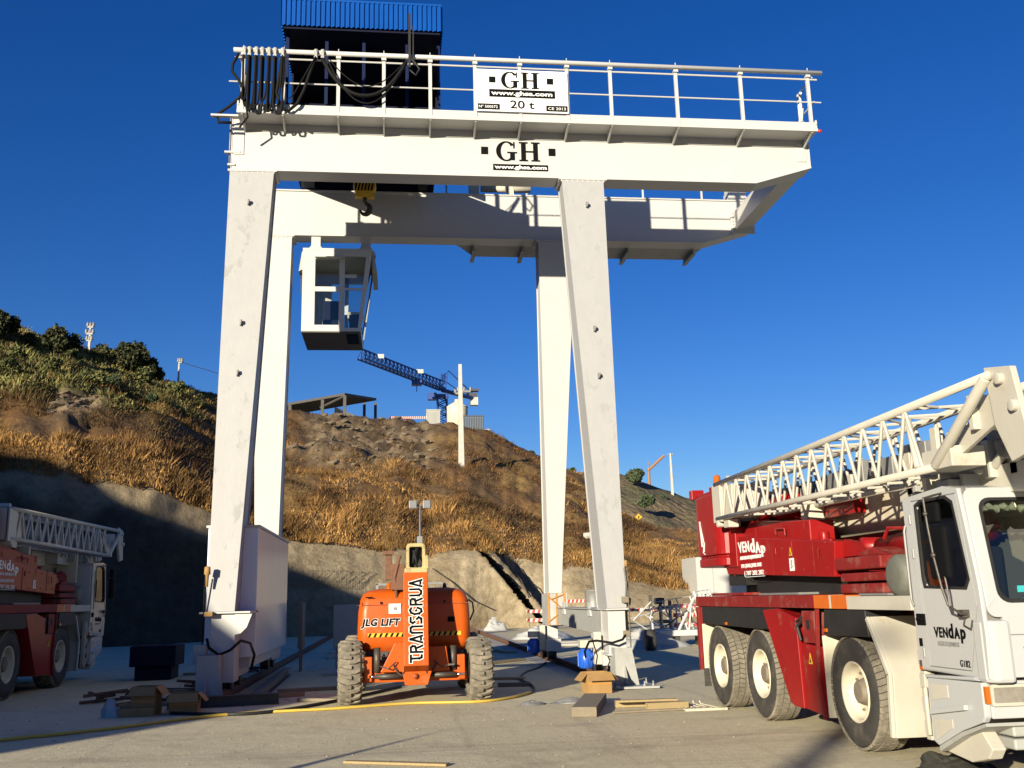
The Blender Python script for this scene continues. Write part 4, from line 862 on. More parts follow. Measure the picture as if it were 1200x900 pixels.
mb = MB(); mb.box(LX-.84, LX+.84, LY+.22, LY+.34, .34, .50); mb.prism([(LX-.55,.50),(LX-.15,.50),(LX-.15,.95),(LX-.32,.95)], 'y', LY+.1, LY+.16); mb.prism([(LX+.15,.50),(LX+.55,.50),(LX+.5,.88),(LX+.15,.88)], 'y', LY+.1, LY+.16)
mb.prism([(LX-.16,.30),(LX+.20,.30),(LX+.26,.50),(LX+.15,.95),(LX-.15,.95),(LX-.2,.5)], 'y', LY-.02, LY+.05); mb.box(LX-.80, LX-.68, LY+.15, LY+.36, .36, .74); mb.box(LX+.68, LX+.80, LY+.15, LY+.36, .36, .74)
mb.build('axle', M['orange'], lift, .01)
mb = MB(); mb.tube([(LX-.62,LY+.12,.44),(LX-.20,LY+.12,.44)], .042, 10); mb.tube([(LX+.22,LY+.12,.44),(LX+.66,LY+.12,.44)], .042, 10); mb.tube([(LX-.60,LY+.2,.5),(LX-.60,LY+.2,.88)], .055, 10); mb.tube([(LX+.62,LY+.25,.5),(LX+.62,LY+.25,.88)], .055, 10)
for s in (-1, 1):
    mb.tube([(LX+s*.12,LY+.02,.62),(LX+s*.16,LY-.05,.55),(LX+s*.2,LY,.45),(LX+s*.28,LY+.05,.5),(LX+s*.34,LY+.1,.62)], .014, 6); mb.tube([(LX+s*.3,LY+.05,.66),(LX+s*.42,LY-.02,.56),(LX+s*.55,LY+.05,.6)], .012, 6)
mb.build('steering_cylinder', M['darksteel'], lift)
mb = MB(); mb.tube([(LX-.72,LY+.12,.44),(LX-.6,LY+.12,.44)], .02, 8); mb.tube([(LX+.64,LY+.12,.44),(LX+.80,LY+.12,.44)], .02, 8); mb.box(LX+.52, LX+.62, LY+.0, LY+.06, .585, .61); mb.build('rod', M['chrome'], lift)
mb = MB(); mb.lathe((LX+.0, LY-.03, .44), (0,-1,0), [(0,0),(0,.045),(.03,.045),(.03,0)], 12); mb.lathe((LX+.0, LY-.03, .56), (0,-1,0), [(0,0),(0,.02),(.02,.02),(.02,0)], 8); mb.build('pivot_pin', M['orange2'], lift)
# engine hoods: rounded bodies each side of the boom
def hood(x0, x1, side, y0=LY+.52, y1=LY+2.7):
    zs = [(.80,.10),(.86,.035),(.95,.0),(1.18,.0),(1.45,.01),(1.62,.035),(1.72,.08),(1.78,.17),(1.81,.34)]; vs = []; n = 9
    secs = []
    for z, ins in zs:
        X0 = x0+(ins if side < 0 else 0); X1 = x1-(ins if side > 0 else 0); Y0 = y0+ins*.9; r = .16; pts = []
        if side < 0: pts = [(X1, Y0)]+[(X0+r-r*math.sin(R(90*k/8)), Y0+r-r*math.cos(R(90*k/8))) for k in range(9)]+[(X0, y1), (X1, y1)]
        else: pts = [(X0, Y0)]+[(X1-r+r*math.sin(R(90*k/8)), Y0+r-r*math.cos(R(90*k/8))) for k in range(9)]+[(X1, y1), (X0, y1)]
        secs.append([(a, b, z) for a, b in pts])
    m = MB(); m.smooth = True; k = len(secs[0]); vs = [p for s_ in secs for p in s_]; fs = []
    for i in range(len(secs)-1):
        for j in range(k): fs.append((i*k+j, i*k+(j+1) % k, (i+1)*k+(j+1) % k, (i+1)*k+j))
    m.add(vs, fs); m.smooth = False; m.add([vs[j] for j in range(k)], [tuple(range(k))]); m.add([vs[(len(secs)-1)*k+j] for j in range(k)], [tuple(range(k))])
    return m
hl = hood(LX-.93, LX-.12, -1).build('engine_hood', M['orange'], lift, label='left engine hood with black lettering')
hr = hood(LX+.16, LX+.93, 1).build('engine_hood', M['orange'], lift)
for o_ in (hl, hr):
    md = o_.modifiers.new('es', 'EDGE_SPLIT'); md.split_angle = R(50)
mb = MB(); mb.box(LX-.925, LX-.13, LY+.513, LY+.52, 1.545, 1.552); mb.build('seam', M['orange2'], hl); mb = MB(); mb.box(LX+.17, LX+.92, LY+.513, LY+.52, 1.545, 1.552); mb.build('seam', M['orange2'], hr)
def stripes(x0, x1, par):
    yl = MB(); yl.box(x0, x1, LY+.508, LY+.517, 1.03, 1.095); s_ = yl.build('hazard_stripe', M['hookyel'], par); b = MB(); x = x0
    while x < x1-.06:
        b.hexa([(x,LY+.503,1.032),(x+.035,LY+.503,1.032),(x+.035,LY+.508,1.032),(x,LY+.508,1.032)], [(x+.03,LY+.503,1.093),(x+.065,LY+.503,1.093),(x+.065,LY+.508,1.093),(x+.03,LY+.508,1.093)]); x += .09
    b.build('black_bars', M['ink'], s_)
stripes(LX-.76, LX-.14, hl); stripes(LX+.20, LX+.77, hr)
mb = MB(); text_mb(mb, 'JLG LIFT', (LX-.87, LY+.505, 1.215), (1,0,0), (.18,0,1), .155, .007, .002, width=.62, space=1.12); mb.build('lettering', M['ink'], hl)
mb = MB(); text_mb(mb, 'JLG LIFT', (LX-.875, LY+.512, 1.212), (1,0,0), (.18,0,1), .155, .015, .002, width=.635, space=1.12); mb.build('lettering_edge', M['whiteink'], hl)
mb = MB(); mb.box(LX-.42, LX-.22, LY+.512, LY+.52, 1.40, 1.56); mb.build('white_sticker', M['whiteink'], hl, .004)
mb = MB(); mb.box(LX-.345, LX-.285, LY+.506, LY+.512, 1.455, 1.505); mb.build('sticker_print', M['steel'], hl)
mb = MB(); mb.tube([(LX+.95, LY+1.0, 1.25), (LX+1.02, LY+1.0, 1.4), (LX+1.0, LY+1.0, 1.55), (LX+.93, LY+1.0, 1.6)], .015, 6); mb.lathe((LX+.52, LY+.9, 1.80), (0,0,1), [(0,0),(0,.04),(.07,.03),(.08,0)], 12); mb.build('hose_loop', M['darksteel'], lift)
mb = MB(); mb.lathe((LX-.42, LY+1.0, 1.80), (0,0,1), [(0,0),(0,.055),(.03,.05),(.03,.045),(.10,.04),(.12,0)], 16); mb.build('beacon', M['amber'], lift)
# boom section with the upright lettering
def slab(x0, x1, yb, zb, yt, zt, th):
    d = Vector((0, yt-yb, zt-zb)).normalized(); n = Vector((0, d.z, -d.y))*th
    return [(x0,yb,zb),(x1,yb,zb),(x1,yb+n.y,zb+n.z),(x0,yb+n.y,zb+n.z)], [(x0,yt,zt),(x1,yt,zt),(x1,yt+n.y,zt+n.z),(x0,yt+n.y,zt+n.z)]
bx0, bx1 = LX-.185, LX+.205; yb, zb, yt, zt = LY-.42, .62, LY-.02, 2.05
mb = MB(); mb.hexa(*slab(bx0, bx1, yb, zb, yt, zt, .45)); boom = mb.build('boom', M['orange'], lift, .012)
mb = MB(); d = Vector((0, yt-yb, zt-zb)).normalized(); nr = Vector((0, -d.z, d.y))
STROKES = {  # heavy geometric stencil letters, drawn on a 1 x 1 cell
 'T': [[(.0,.92),(.95,.92)],[(.5,.78),(.5,.25),(.62,.08),(.95,.08)]], 'R': [[(.08,.0),(.08,.95)],[(.22,.92),(.7,.92),(.88,.78),(.82,.58),(.22,.5)],[(.6,.45),(.9,.0)]],
 'A': [[(.05,.0),(.5,.98),(.95,.0)],[(.38,.12),(.66,.12)]], 'N': [[(.08,.0),(.08,.8),(.25,.93),(.75,.93),(.92,.8),(.92,.0)]], 'S': [[(.9,.92),(.3,.92),(.1,.76),(.3,.58)],[(.62,.46),(.9,.28),(.7,.08),(.08,.08)]],
 'G': [[(.92,.85),(.6,.96),(.25,.88),(.07,.6),(.12,.25),(.4,.05),(.75,.1),(.92,.4)],[(.5,.52),(.6,.44)]], 'U': [[(.08,.98),(.08,.25),(.3,.07),(.7,.07),(.92,.25),(.92,.98)]]}
def stroke(mb, pts, wd, h):
    for a, b in zip(pts[:-1], pts[1:]):
        a = Vector(a); b = Vector(b); t = (b-a).normalized(); n = Vector((-t.y, t.x))*wd/2; a2 = a-t*wd*.28; b2 = b+t*wd*.28; q = [a2-n, b2-n, b2+n, a2+n]
        def P(p, e): return o3+rt*(p.x)+up3*(p.y)+nr*e
        mb.hexa([P(p, 0) for p in q], [P(p, h) for p in q])
up3 = Vector((-1,0,0)); rt = d       # letters climb the boom, their tops to the left
word = 'TRANSGRUA'; total = 1.34; cw = total/len(word)
for mname, wd, h in (('whiteink', .062, .003), ('ink', .036, .006)):
    mb = MB(); e = 0
    for k, c_ in enumerate(word):
        o3 = Vector((LX+.01+.10, yb, zb))+d*(.05+k*cw)
        for st in STROKES[c_]: stroke(mb, [(p[0]*cw*.80, p[1]*.20) for p in st], wd, h+.0003*(e % 5)); e += 1
    mb.build('lettering' if mname == 'ink' else 'lettering_edge', M[mname], boom)
mb = MB()
for k in range(3): pass
jz = 2.05; mb.ring(rrect(bx0+.05, bx1-.03, 2.06, 2.52, .06), rrect(bx0+.10, bx1-.08, 2.13, 2.46, .03), 'y', LY+.12, LY+.45); mb.box(bx0+.02, bx1+.0, LY+.06, LY+.5, 2.02, 2.12); mb.box(bx1-.06, bx1+.02, LY+.05, LY+.3, 2.10, 2.32)
jib = mb.build('boom_nose', M['yellowcream'], lift, .012)
mb = MB(); mb.box(bx0+.10, bx1-.08, LY+.25, LY+.42, 2.13, 2.46); mb.tube([(LX-.02,LY+.2,2.2),(LX,LY+.15,2.35),(LX+.05,LY+.2,2.45)], .03, 8); mb.tube([(LX+.04,LY+.15,2.12),(LX+.02,LY+.05,2.25),(LX-.02,LY+.15,2.4)], .018, 6); mb.build('hoses', M['black'], jib)
mb = MB(); mb.box(bx0-.30, bx0-.18, LY+.6, LY+1.0, 1.95, 2.42); mb.box(bx0-.20, bx0+.03, LY+.5, LY+.7, 1.78, 2.2); mb.box(bx0-.34, bx0-.16, LY+.55, LY+.62, 2.36, 2.43); mb.tube([(bx0-.1,LY+.6,1.6),(bx0-.14,LY+.5,2.0),(bx0-.05,LY+.5,2.35)], .03, 8); mb.build('lift_linkage', M['rust'], lift, .01)
mb = MB(); mb.hexa(*slab(bx0+.03, bx1-.03, LY+.55, 1.7, LY+4.2, 2.0, .35)); mb.build('rear_boom', M['orange2'], lift, .01)
mb = MB(); mb.box(LX-.7, LX+.7, LY+4.3, LY+5.0, .95, 1.0)
for x in (LX-.7, LX-.1, LX+.66):
    for y in (LY+4.3, LY+4.95): mb.box(x, x+.04, y, y+.04, 1.0, 1.95)
for z in (1.45, 1.93): mb.box(LX-.7, LX+.7, LY+4.3, LY+4.33, z, z+.03); mb.box(LX-.7, LX+.7, LY+4.96, LY+4.99, z, z+.03)
mb.build('basket', M['steel'], lift)

split_pieces(lift)

mb = MB(); mb.box(LX-.8, LX+.8, LY+.62, LY+2.6, .62, .80); mb.box(LX-.72, LX-.45, LY+.40, LY+.6, .55, .72); mb.box(LX+.40, LX+.70, LY+.42, LY+.6, .58, .78)
for k in range(9): x = LX-.7+k*.17; mb.tube([(x,LY+.45,.50+.03*(k%3)),(x+.06,LY+.33,.62),(x+.12,LY+.5,.78)], .013, 6)
mb.build('undercarriage_hoses', M['darksteel'], lift)
mb = MB()
for x in (LX-.9, LX-.55, LX+.5, LX+.88): mb.box(x-.012, x+.012, LY+.505, LY+.512, 1.56, 1.60)
mb.box(LX+.55, LX+.66, LY+.508, LY+.514, 1.25, 1.33); mb.box(LX-.80, LX-.68, LY+.508, LY+.514, 1.66, 1.68); mb.build('latch', M['ink'], lift)

# ================================================================ MOBILE CRANE TRUCK (white cab, red body)
TX, TY = 5.75, 10.03; XS = 4.60; XE = 6.90
trk = thing('mobile_crane', (TX, TY, 0), 'red and white mobile crane in full sun with a white lattice jib along its side', 'mobile crane', 'mobile cranes parked in the yard')
NX, UPZ = (0,-1,0), (0,0,1)
def truck_wheel(x, y, side):
    r, wd = .575, .36; c = (x+wd/2 if side < 0 else x-wd/2, y, r)
    t = MB(); t.lathe(c, (1,0,0), [(-wd/2+.03,.30),(-wd/2+.005,.345),(-wd/2,.44),(-wd/2+.012,.51),(-wd/2+.035,.545),(wd/2-.035,.545),(wd/2-.012,.51),(wd/2,.44),(wd/2-.005,.345),(wd/2-.03,.30)], 64)
    tyre = t.build('tyre', [M['rubber']], trk)
    l = MB(); n = 54; rows = [(-.175,-.09),(-.082,-.005),(.005,.082),(.09,.175)]
    for ri, (a_, b_) in enumerate(rows):
        for k in range(n):
            a = 2*math.pi*(k+(.5 if ri in (1, 2) else 0))/n; da = math.pi/n*.84; sk = .035*(1 if ri % 2 else -1); ro = .578; ri_ = .54
            def p(xx, tt, rr): return (c[0]+xx, c[1]+rr*math.cos(tt), c[2]+rr*math.sin(tt))
            top = ro-(.012 if ri in (0, 3) else 0)
            l.hexa([p(a_,a-da,ri_),p(b_,a-da+sk,ri_),p(b_,a+da+sk,ri_),p(a_,a+da,ri_)], [p(a_+(.012 if ri == 0 else 0),a-da,top),p(b_-(.012 if ri == 3 else 0),a-da+sk,top),p(b_-(.012 if ri == 3 else 0),a+da+sk,top),p(a_+(.012 if ri == 0 else 0),a+da,top)])
    l.build('tread_blocks', M['tread'], tyre)
    s = side; m = MB(); m.lathe(c, (s,0,0), [(wd/2-.035,.30),(wd/2-.012,.305),(wd/2-.01,.29),(wd/2-.03,.275),(wd/2-.05,.262),(wd/2-.12,.25),(wd/2-.135,.225),(wd/2-.14,.15),(wd/2-.135,.125)], 48)
    rim = m.build('rim', M['cream'], tyre)
    m = MB(); m.lathe(c, (s,0,0), [(wd/2-.16,.15),(wd/2-.07,.112),(wd/2-.05,.105),(wd/2-.045,.095),(wd/2-.045,0)], 28, False)
    for k in range(10): a = 2*math.pi*k/10; q = Vector((s, 0, 0)); b0 = Vector(c)+Vector((s*(wd/2-.145), .19*math.cos(a), .19*math.sin(a))); m.tube([b0, b0+q*.035], .014, 6)
    m.build('hub', M['hub'], tyre)
for y in (10.03, 12.68, 14.29): truck_wheel(XS+.07, y, -1); truck_wheel(XE-.07, y, 1)
# deck and frame
mb = MB(); mb.box(4.95, 6.55, 10.5, 13.3, 1.56, 1.80); mb.box(4.8,6.7,13.3,14.0,1.7,1.86); mb.build('slewing_platform', M['black'], trk)
mb = MB(); mb.box(XS, XE, 10.66, 15.05, 1.41, 1.555); mb.box(5.1, 6.4, 9.0, 15.0, .75, 1.40)
dk = mb.build('deck', M['redmat'], trk, .008)
mb = MB(); mb.box(XS, XE, 8.56, 9.85, 1.405, 1.535); mb.box(XS, XE, 10.22, 10.27, 1.41, 1.55); mb.build('deck_front', M['offwhite'], dk, .005)
mb = MB(); mb.box(XS, XE, 10.27, 10.658, 1.41, 1.552); mb.box(XS, XE, 9.853, 10.218, 1.41, 1.548); mb.build('orange_marking', M['reflect'], dk)
mb = MB(); mb.box(4.7, 6.8, 11.3, 12.6, 1.56, 1.585); mb.box(4.72, 5.3, 9.2, 9.8, 1.54, 1.56); mb.build('tread_plate', M['steel'], dk)
mb = MB(); mb.box(4.72, 6.75, 13.2, 14.6, 1.56, 1.60); mb.build('rear_hatch', M['redmat'], dk, .01)
mb = MB()
for x0, x1 in ((XS+.0, XS+.42), (XE-.42, XE)):
    mb.prism([(14.80,1.16),(14.80,1.405),(11.75,1.405),(12.1,1.17),(12.3,1.14)], 'x', x0+.012, x1); mb.prism([(10.5,1.13),(10.45,1.40),(9.50,1.40),(9.46,1.14)], 'x', x0+.012, x1)
mb.build('fender', M['black'], trk, .01)
mb = MB()
for y in (13.7, 10.42): mb.box(XS-.006, XS+.03, y-.03, y+.03, 1.165, 1.2)
mb.build('side_marker_lamp', M['amber'], trk)
mb = MB()   # red side boxes between the axles
for x0, x1 in ((XS+.003, XS+.55), (XE-.55, XE-.003)):
    mb.prism([(11.75,1.40),(12.25,1.38),(11.56,.33),(11.45,.30),(11.18,.30),(11.22,1.30)], 'x', x0, x1)
    mb.prism([(11.17,.30),(11.17,1.02),(10.66,1.0),(10.72,.6),(10.62,.27),(10.68,.27)], 'x', x0+.02, x1)
rb_ = mb.build('side_locker', M['red'], trk, .008)
mb = MB(); mb.prism([(10.64,1.4),(10.60,1.4),(10.70,.62),(10.61,.24),(10.65,.24),(10.74,.62)], 'x', XS-.01, XS+.03); mb.box(XS+.01, XS+.3, 10.72, 11.05, 1.03, 1.38); mb.box(XS-.01, XS+.03, 14.93, 15.03, .48, 1.4); mb.prism([(15.03,.5),(15.03,1.41),(14.9,1.41),(14.95,.5)], 'x', XS+.03, XS+.4); mb.build('locker_edge', M['redmat'], rb_, .004)
mb = MB(); mb.tube([(XS,11.1,1.05),(XS-.01,11.15,1.2),(XS+.02,11.05,1.3),(XS+.05,10.95,1.34)], .018, 6); mb.tube([(XS+.02,11.2,1.1),(XS+.0,11.22,1.25),(XS+.05,11.1,1.33)], .012, 6); mb.box(XS+.0, XS+.02, 10.84, 10.92, 1.18, 1.28); mb.build('hydraulic_hose', M['black'], rb_)
def warn(y, z, x, h, par):
    m = MB(); m.prism([(y-h*.42,z),(y+h*.42,z),(y,z+h)], 'x', x-.003, x+.002); a = m.build('warning_triangle', M['hookyel'], par); m = MB(); m.prism([(y-h*.16,z+h*.14),(y+h*.16,z+h*.14),(y,z+h*.62)], 'x', x-.005, x-.003); m.build('pictogram', M['ink'], a)
warn(10.93, .80, XS+.02, .12, rb_)
mb = MB(); mb.hexa([(XS+.03,10.57,.26),(XS+.42,10.57,.26),(XS+.42,10.60,.26),(XS+.03,10.60,.26)], [(XS+.03,10.57,1.12),(XS+.42,10.57,1.12),(XS+.42,10.60,1.12),(XS+.03,10.60,1.12)]); mb.box(XS+.03, XS+.40, 14.88, 14.91, .5, 1.15); mb.build('mud_guard', M['cream'], trk, .01)
mb = MB(); mb.box(XS+.03, XS+.38, 14.92, 14.94, .24, .52); mb.build('mud_flap', M['rubber'], trk)
# white front mudguard
def strip(pts, x0, x1, th, mb):
    for a, b in zip(pts[:-1], pts[1:]):
        d_ = Vector((b[0]-a[0], b[1]-a[1])).normalized(); n_ = Vector((-d_.y, d_.x))*th
        mb.prism([a, b, (b[0]+n_.x, b[1]+n_.y), (a[0]+n_.x, a[1]+n_.y)], 'x', x0, x1)
mb = MB(); strip([(9.42,1.34),(9.08,.82),(9.13,.24)], XS+.03, XS+.62, .02, mb); strip([(9.42,1.34),(9.08,.82),(9.13,.24)], XE-.62, XE-.03, .02, mb); strip([(9.44,1.34),(9.10,.82),(9.15,.24)], XS, XS+.035, .05, mb)
mb.box(XS+.45, XS+.6, 8.7, 9.06, .35, 1.2); mg = mb.build('front_mud_guard', M['offwhite'], trk, .006)
mb = MB()
for k in range(4): mb.box(XS+.03, XS+.14, 8.52, 8.60, .34+.2*k, .46+.2*k)
mb.box(XS+.05, XS+.12, 8.54, 8.62, .3, 1.2); mb.tube([(XS+.02,8.5,.35),(XS+.02,8.5,.75)], .02, 8); mb.build('bracket_stack', M['offwhite'], mg, .005)
mb = MB(); mb.box(XS+.0, XS+.025, 8.47, 8.52, .90, .98); mb.build('side_marker_lamp', M['amber'], mg)
# cab
CX0, CX1 = XS, XE; yr, yf = 8.52, 7.45
side_o = [(yr,.90),(yr+.0,1.6),(yr-.0,2.40),(yf+.38,2.44),(yf+.16,2.40),(yf+.02,1.60),(yf,1.20),(yf+.02,.88)]
side_i = [(8.27,1.62),(8.29,1.70),(8.29,2.30),(8.20,2.335),(7.82,2.335),(7.72,2.28),(7.60,1.68),(7.66,1.60)]
mb = MB()
mb.ring(side_o, side_i, 'x', CX0, CX0+.04); mb.ring(side_o, side_i, 'x', CX1-.04, CX1)
mb.prism([(yr,2.40),(yf+.38,2.44),(yf+.16,2.40),(yf+.17,2.365),(yf+.38,2.40),(yr,2.36)], 'x', CX0+.04, CX1-.04)
mb.box(CX0+.04, CX1-.04, yr-.04, yr, .90, 2.36)
cabo = mb.build('cab', M['cabwhite'], trk, .02)
md = cabo.modifiers['bevel']; md.segments = 3
# front: lower panel and windshield surround
def fy(z): return yf+.0+(z-1.45)*.155 if z > 1.45 else yf
ox = rrect(CX0+.04, CX1-.04, 1.36, 2.40, .08, 5); ix = rrect(CX0+.17, CX1-.17, 1.50, 2.29, .09, 5)
mb = MB(); n_ = len(ox); vs = []
for pts, dy in ((ox, 0), (ix, 0), (ox, .04), (ix, .04)): vs += [(p[0], fy(p[1])+dy, p[1]) for p in pts]
fs = []
for i in range(n_): j = (i+1) % n_; fs += [(i,j,n_+j,n_+i),(2*n_+i,3*n_+i,3*n_+j,2*n_+j),(i,2*n_+i,2*n_+j,j),(n_+i,n_+j,3*n_+j,3*n_+i)]
mb.add(vs, fs); mb.box(CX0+.16, CX1-.16, yf, yf+.04, .90, 1.37); mb.build('cab_front', M['cabwhite'], cabo, .006)
mb = MB()
for x0, x1 in ((CX0-.008, CX0+.20), (CX1-.20, CX1+.008)): mb.prism([(x0,yf+.18),(x0,yf+.06),(x0+.05,yf-.02),(x1,yf-.03),(x1,yf+.18)], 'z', .86, 1.34)
mb.build('corner_fairing', M['cabwhite'], cabo, .03)
mb = MB(); n2 = len(ix); ix2 = rrect(CX0+.145, CX1-.145, 1.47, 2.315, .10, 5); vs = []
for pts, dy in ((ix2, -.008), (ix, -.008), (ix2, .02), (ix, .02)): vs += [(p[0], fy(p[1])+dy, p[1]) for p in pts]
fs = []
for i in range(n2): j = (i+1) % n2; fs += [(i,j,n2+j,n2+i),(2*n2+i,3*n2+i,3*n2+j,2*n2+j),(i,2*n2+i,2*n2+j,j),(n2+i,n2+j,3*n2+j,3*n2+i)]
mb.add(vs, fs)
si2 = [(p[0]+(.022 if p[0] > 7.95 else -.022), p[1]+(.022 if p[1] > 1.9 else -.022)) for p in side_i]
mb.ring(si2, side_i, 'x', CX0-.006, CX0+.045); mb.ring(si2, side_i, 'x', CX1-.045, CX1+.006); mb.build('window_seal', M['black'], cabo)
mb = MB(); mb.add([(p[0], fy(p[1])+.012, p[1]) for p in ix], [tuple(range(n2))]); mb.build('windshield', M['glass'], cabo)
mb = MB(); mb.add([(CX0+.02, p[0], p[1]) for p in side_i], [tuple(range(8))]); mb.add([(CX1-.02, p[0], p[1]) for p in side_i], [tuple(range(8))]); mb.build('side_window', M['glass'], cabo)
# interior
mb = MB(); mb.box(CX0+.05, CX1-.05, yr-.10, yr-.045, .95, 2.35); mb.box(CX0+.05, CX1-.05, yf+.1, yr-.05, .92, .96); mb.box(CX0+.05, CX1-.05, yf+.4, yr-.05, 2.33, 2.355); mb.box(CX0+.05, CX1-.05, yf+.05, yf+.42, 1.25, 1.44); mb.build('cab_lining', M['interior2'], cabo)
mb = MB()
for x in (5.15, 6.35): mb.box(x-.24, x+.24, 7.95, 8.35, 1.1, 1.3); mb.box(x-.22, x+.22, 8.25, 8.38, 1.3, 1.95); mb.box(x-.13, x+.13, 8.27, 8.36, 1.97, 2.15)
mb.build('seat', M['interior'], cabo, .04)
mb = MB(); mb.tube([(6.35+.2*math.cos(a), 7.85+.07*math.sin(a), 1.55+.18*math.sin(a)) for a in [k*math.pi/10 for k in range(21)]], .018, 6); mb.tube([(6.35,7.85,1.55),(6.35,7.75,1.4)], .03, 6); mb.build('steering_wheel', M['interior'], cabo)
mb = MB()
pts = []; 
for k in range(60):
    x = CX0+.24+(CX1-CX0-.48)*k/59; pts.append((x, fy(2.24)+.05+.01*math.sin(k*2.1), 2.235+.012*math.sin(k*1.7)))
mb.tube(pts, .03, 7, radii=[.026+.012*math.sin(k*2.6) for k in range(60)])
mb.build('tasselled_trim', M['rope'], cabo)
mb = MB()
for k in range(7): x = 5.0+k*.11; mb.tube([(x,7.62,1.46+.015*(k % 2)),(x+.09,7.60,1.50),(x+.17,7.63,1.465)], .03, 6)
mb.build('folded_clothes', M['fabricblue'], cabo)
mb = MB(); mb.lathe((5.55,7.68,1.46),(0,0,1),[(0,.12),(.05,.13),(.11,.08),(.13,0)],16); mb.build('red_cap', M['red'], cabo)
mb = MB(); mb.box(4.93, 5.0, fy(1.56)+.006, fy(1.56)+.008, 1.55, 1.60); mb.build('sticker', mat('teal_sticker', (.03,.35,.38), .5), cabo)
# door lines, handle, lamps, lettering
mb = MB()
for a, b in (((8.33,.94),(8.36,2.36)), ((8.33,.94),(7.70,.94)), ((7.70,.94),(7.52,1.45)), ((7.52,1.45),(7.64,2.36)), ((7.64,2.36),(8.36,2.36))): mb.tube([(CX0-.001,a[0],a[1]),(CX0-.001,b[0],b[1])], .0045, 4)
mb.box(CX0+.06, CX1-.06, yf-.002, yf+.0, 1.22, 1.228); mb.build('door_gap', M['steel'], cabo)
mb = MB(); mb.box(CX0-.012, CX0+.01, 8.33, 8.47, 1.28, 1.38); mb.box(CX0-.03, CX0-.012, 8.35, 8.45, 1.32, 1.345); mb.box(CX0-.008, CX0+.01, 8.42, 8.47, 1.10, 1.17); mb.build('door_handle', M['ink'], cabo, .006)
mb = MB(); mb.lathe((CX0+.06, yf+.19, 2.375), (-.5,-1,0), [(0,0),(0,.035),(.03,.033),(.045,0)], 12); mb.build('marker_lamp', M['steel'], cabo)
mb = MB(); z = 1.19; yy = 8.21
text_mb(mb, 'VEN', (CX0-.003, 8.21, z), NX, UPZ, .115, .004, .002, width=.215, space=1.15); text_mb(mb, 'd', (CX0-.003, 7.985, z), NX, UPZ, .16, .006, .002, width=.075); text_mb(mb, 'A', (CX0-.003, 7.90, z), NX, UPZ, .115, .006, .002, width=.085); text_mb(mb, 'p', (CX0-.003, 7.805, z), NX, UPZ, .15, .006, .002, width=.075)
text_mb(mb, 'G182', (CX0-.003, 7.86, .965), NX, UPZ, .075, .001, .002, width=.145, space=1.1); mb.build('lettering', M['ink'], cabo)
mb = MB(); text_mb(mb, 'ALUGUER DE EQUIPAMENTOS', (CX0-.003, 8.17, 1.12), NX, UPZ, .05, .001, .001, width=.33); mb.build('small_lettering', M['steel'], cabo)
mb = MB()
for z in (1.02, 1.12): mb.box(CX0+.30, CX1-.30, yf-.006, yf-.002, z, z+.012)
mb.tube([(CX0+.35,fy(1.5)-.03,1.47),(CX0+.75,fy(1.62)-.035,1.60),(CX0+1.0,fy(1.55)-.03,1.53)], .008, 5); mb.tube([(CX0+1.3,fy(1.5)-.03,1.47),(CX0+1.7,fy(1.62)-.035,1.60)], .008, 5)
mb.build('wiper_and_trim', M['black'], cabo)
mb = MB()
for z in (1.05, 1.9, 2.2): mb.tube([(CX0-.006,8.40,z-.04),(CX0-.006,8.40,z+.04)], .012, 6)
mb.tube([(CX0-.02,8.47,1.45),(CX0-.035,8.47,1.5),(CX0-.035,8.47,2.1),(CX0-.02,8.47,2.15)], .011, 6); mb.build('hinge_and_grab_handle', M['steel'], cabo)
# mirrors
mb = MB(); mb.box(XS-.20, XS-.15, 7.62, 7.84, 2.12, 2.29); mb.box(XS-.20, XS-.14, 7.55, 7.82, 1.67, 2.09)
mi = mb.build('side_mirror', M['ink'], cabo, .035)
mb = MB(); mb.tube([(XS-.22,7.76,2.33),(XS-.225,7.73,2.1),(XS-.225,7.69,1.85),(XS-.22,7.63,1.60),(XS-.2,7.60,1.46),(XS-.1,7.60,1.39),(XS+.0,7.66,1.38)], .010, 7); mb.tube([(XS-.2,7.58,1.45),(XS-.19,7.6,1.6),(XS-.19,7.62,1.7)], .008, 6); mb.tube([(XS-.22,7.76,2.33),(XS-.1,7.80,2.36),(XS,7.85,2.38)], .010, 6); mb.lathe((XS-.22,7.74,2.2),(-1,0,0),[(0,.02),(.02,.018),(.025,0)],10); mb.lathe((XS-.22,7.69,1.86),(-1,0,0),[(0,.022),(.02,.02),(.025,0)],10); mb.box(XS-.06, XS+.0, 7.64, 7.72, 1.36, 1.42)
mb.tube([(XS-.02,7.68,1.36),(XS-.03,7.70,1.30),(XS-.03,7.6,1.27),(XS-.02,7.58,1.34)], .006, 5); mb.build('mirror_arm', M['darksteel'], mi)
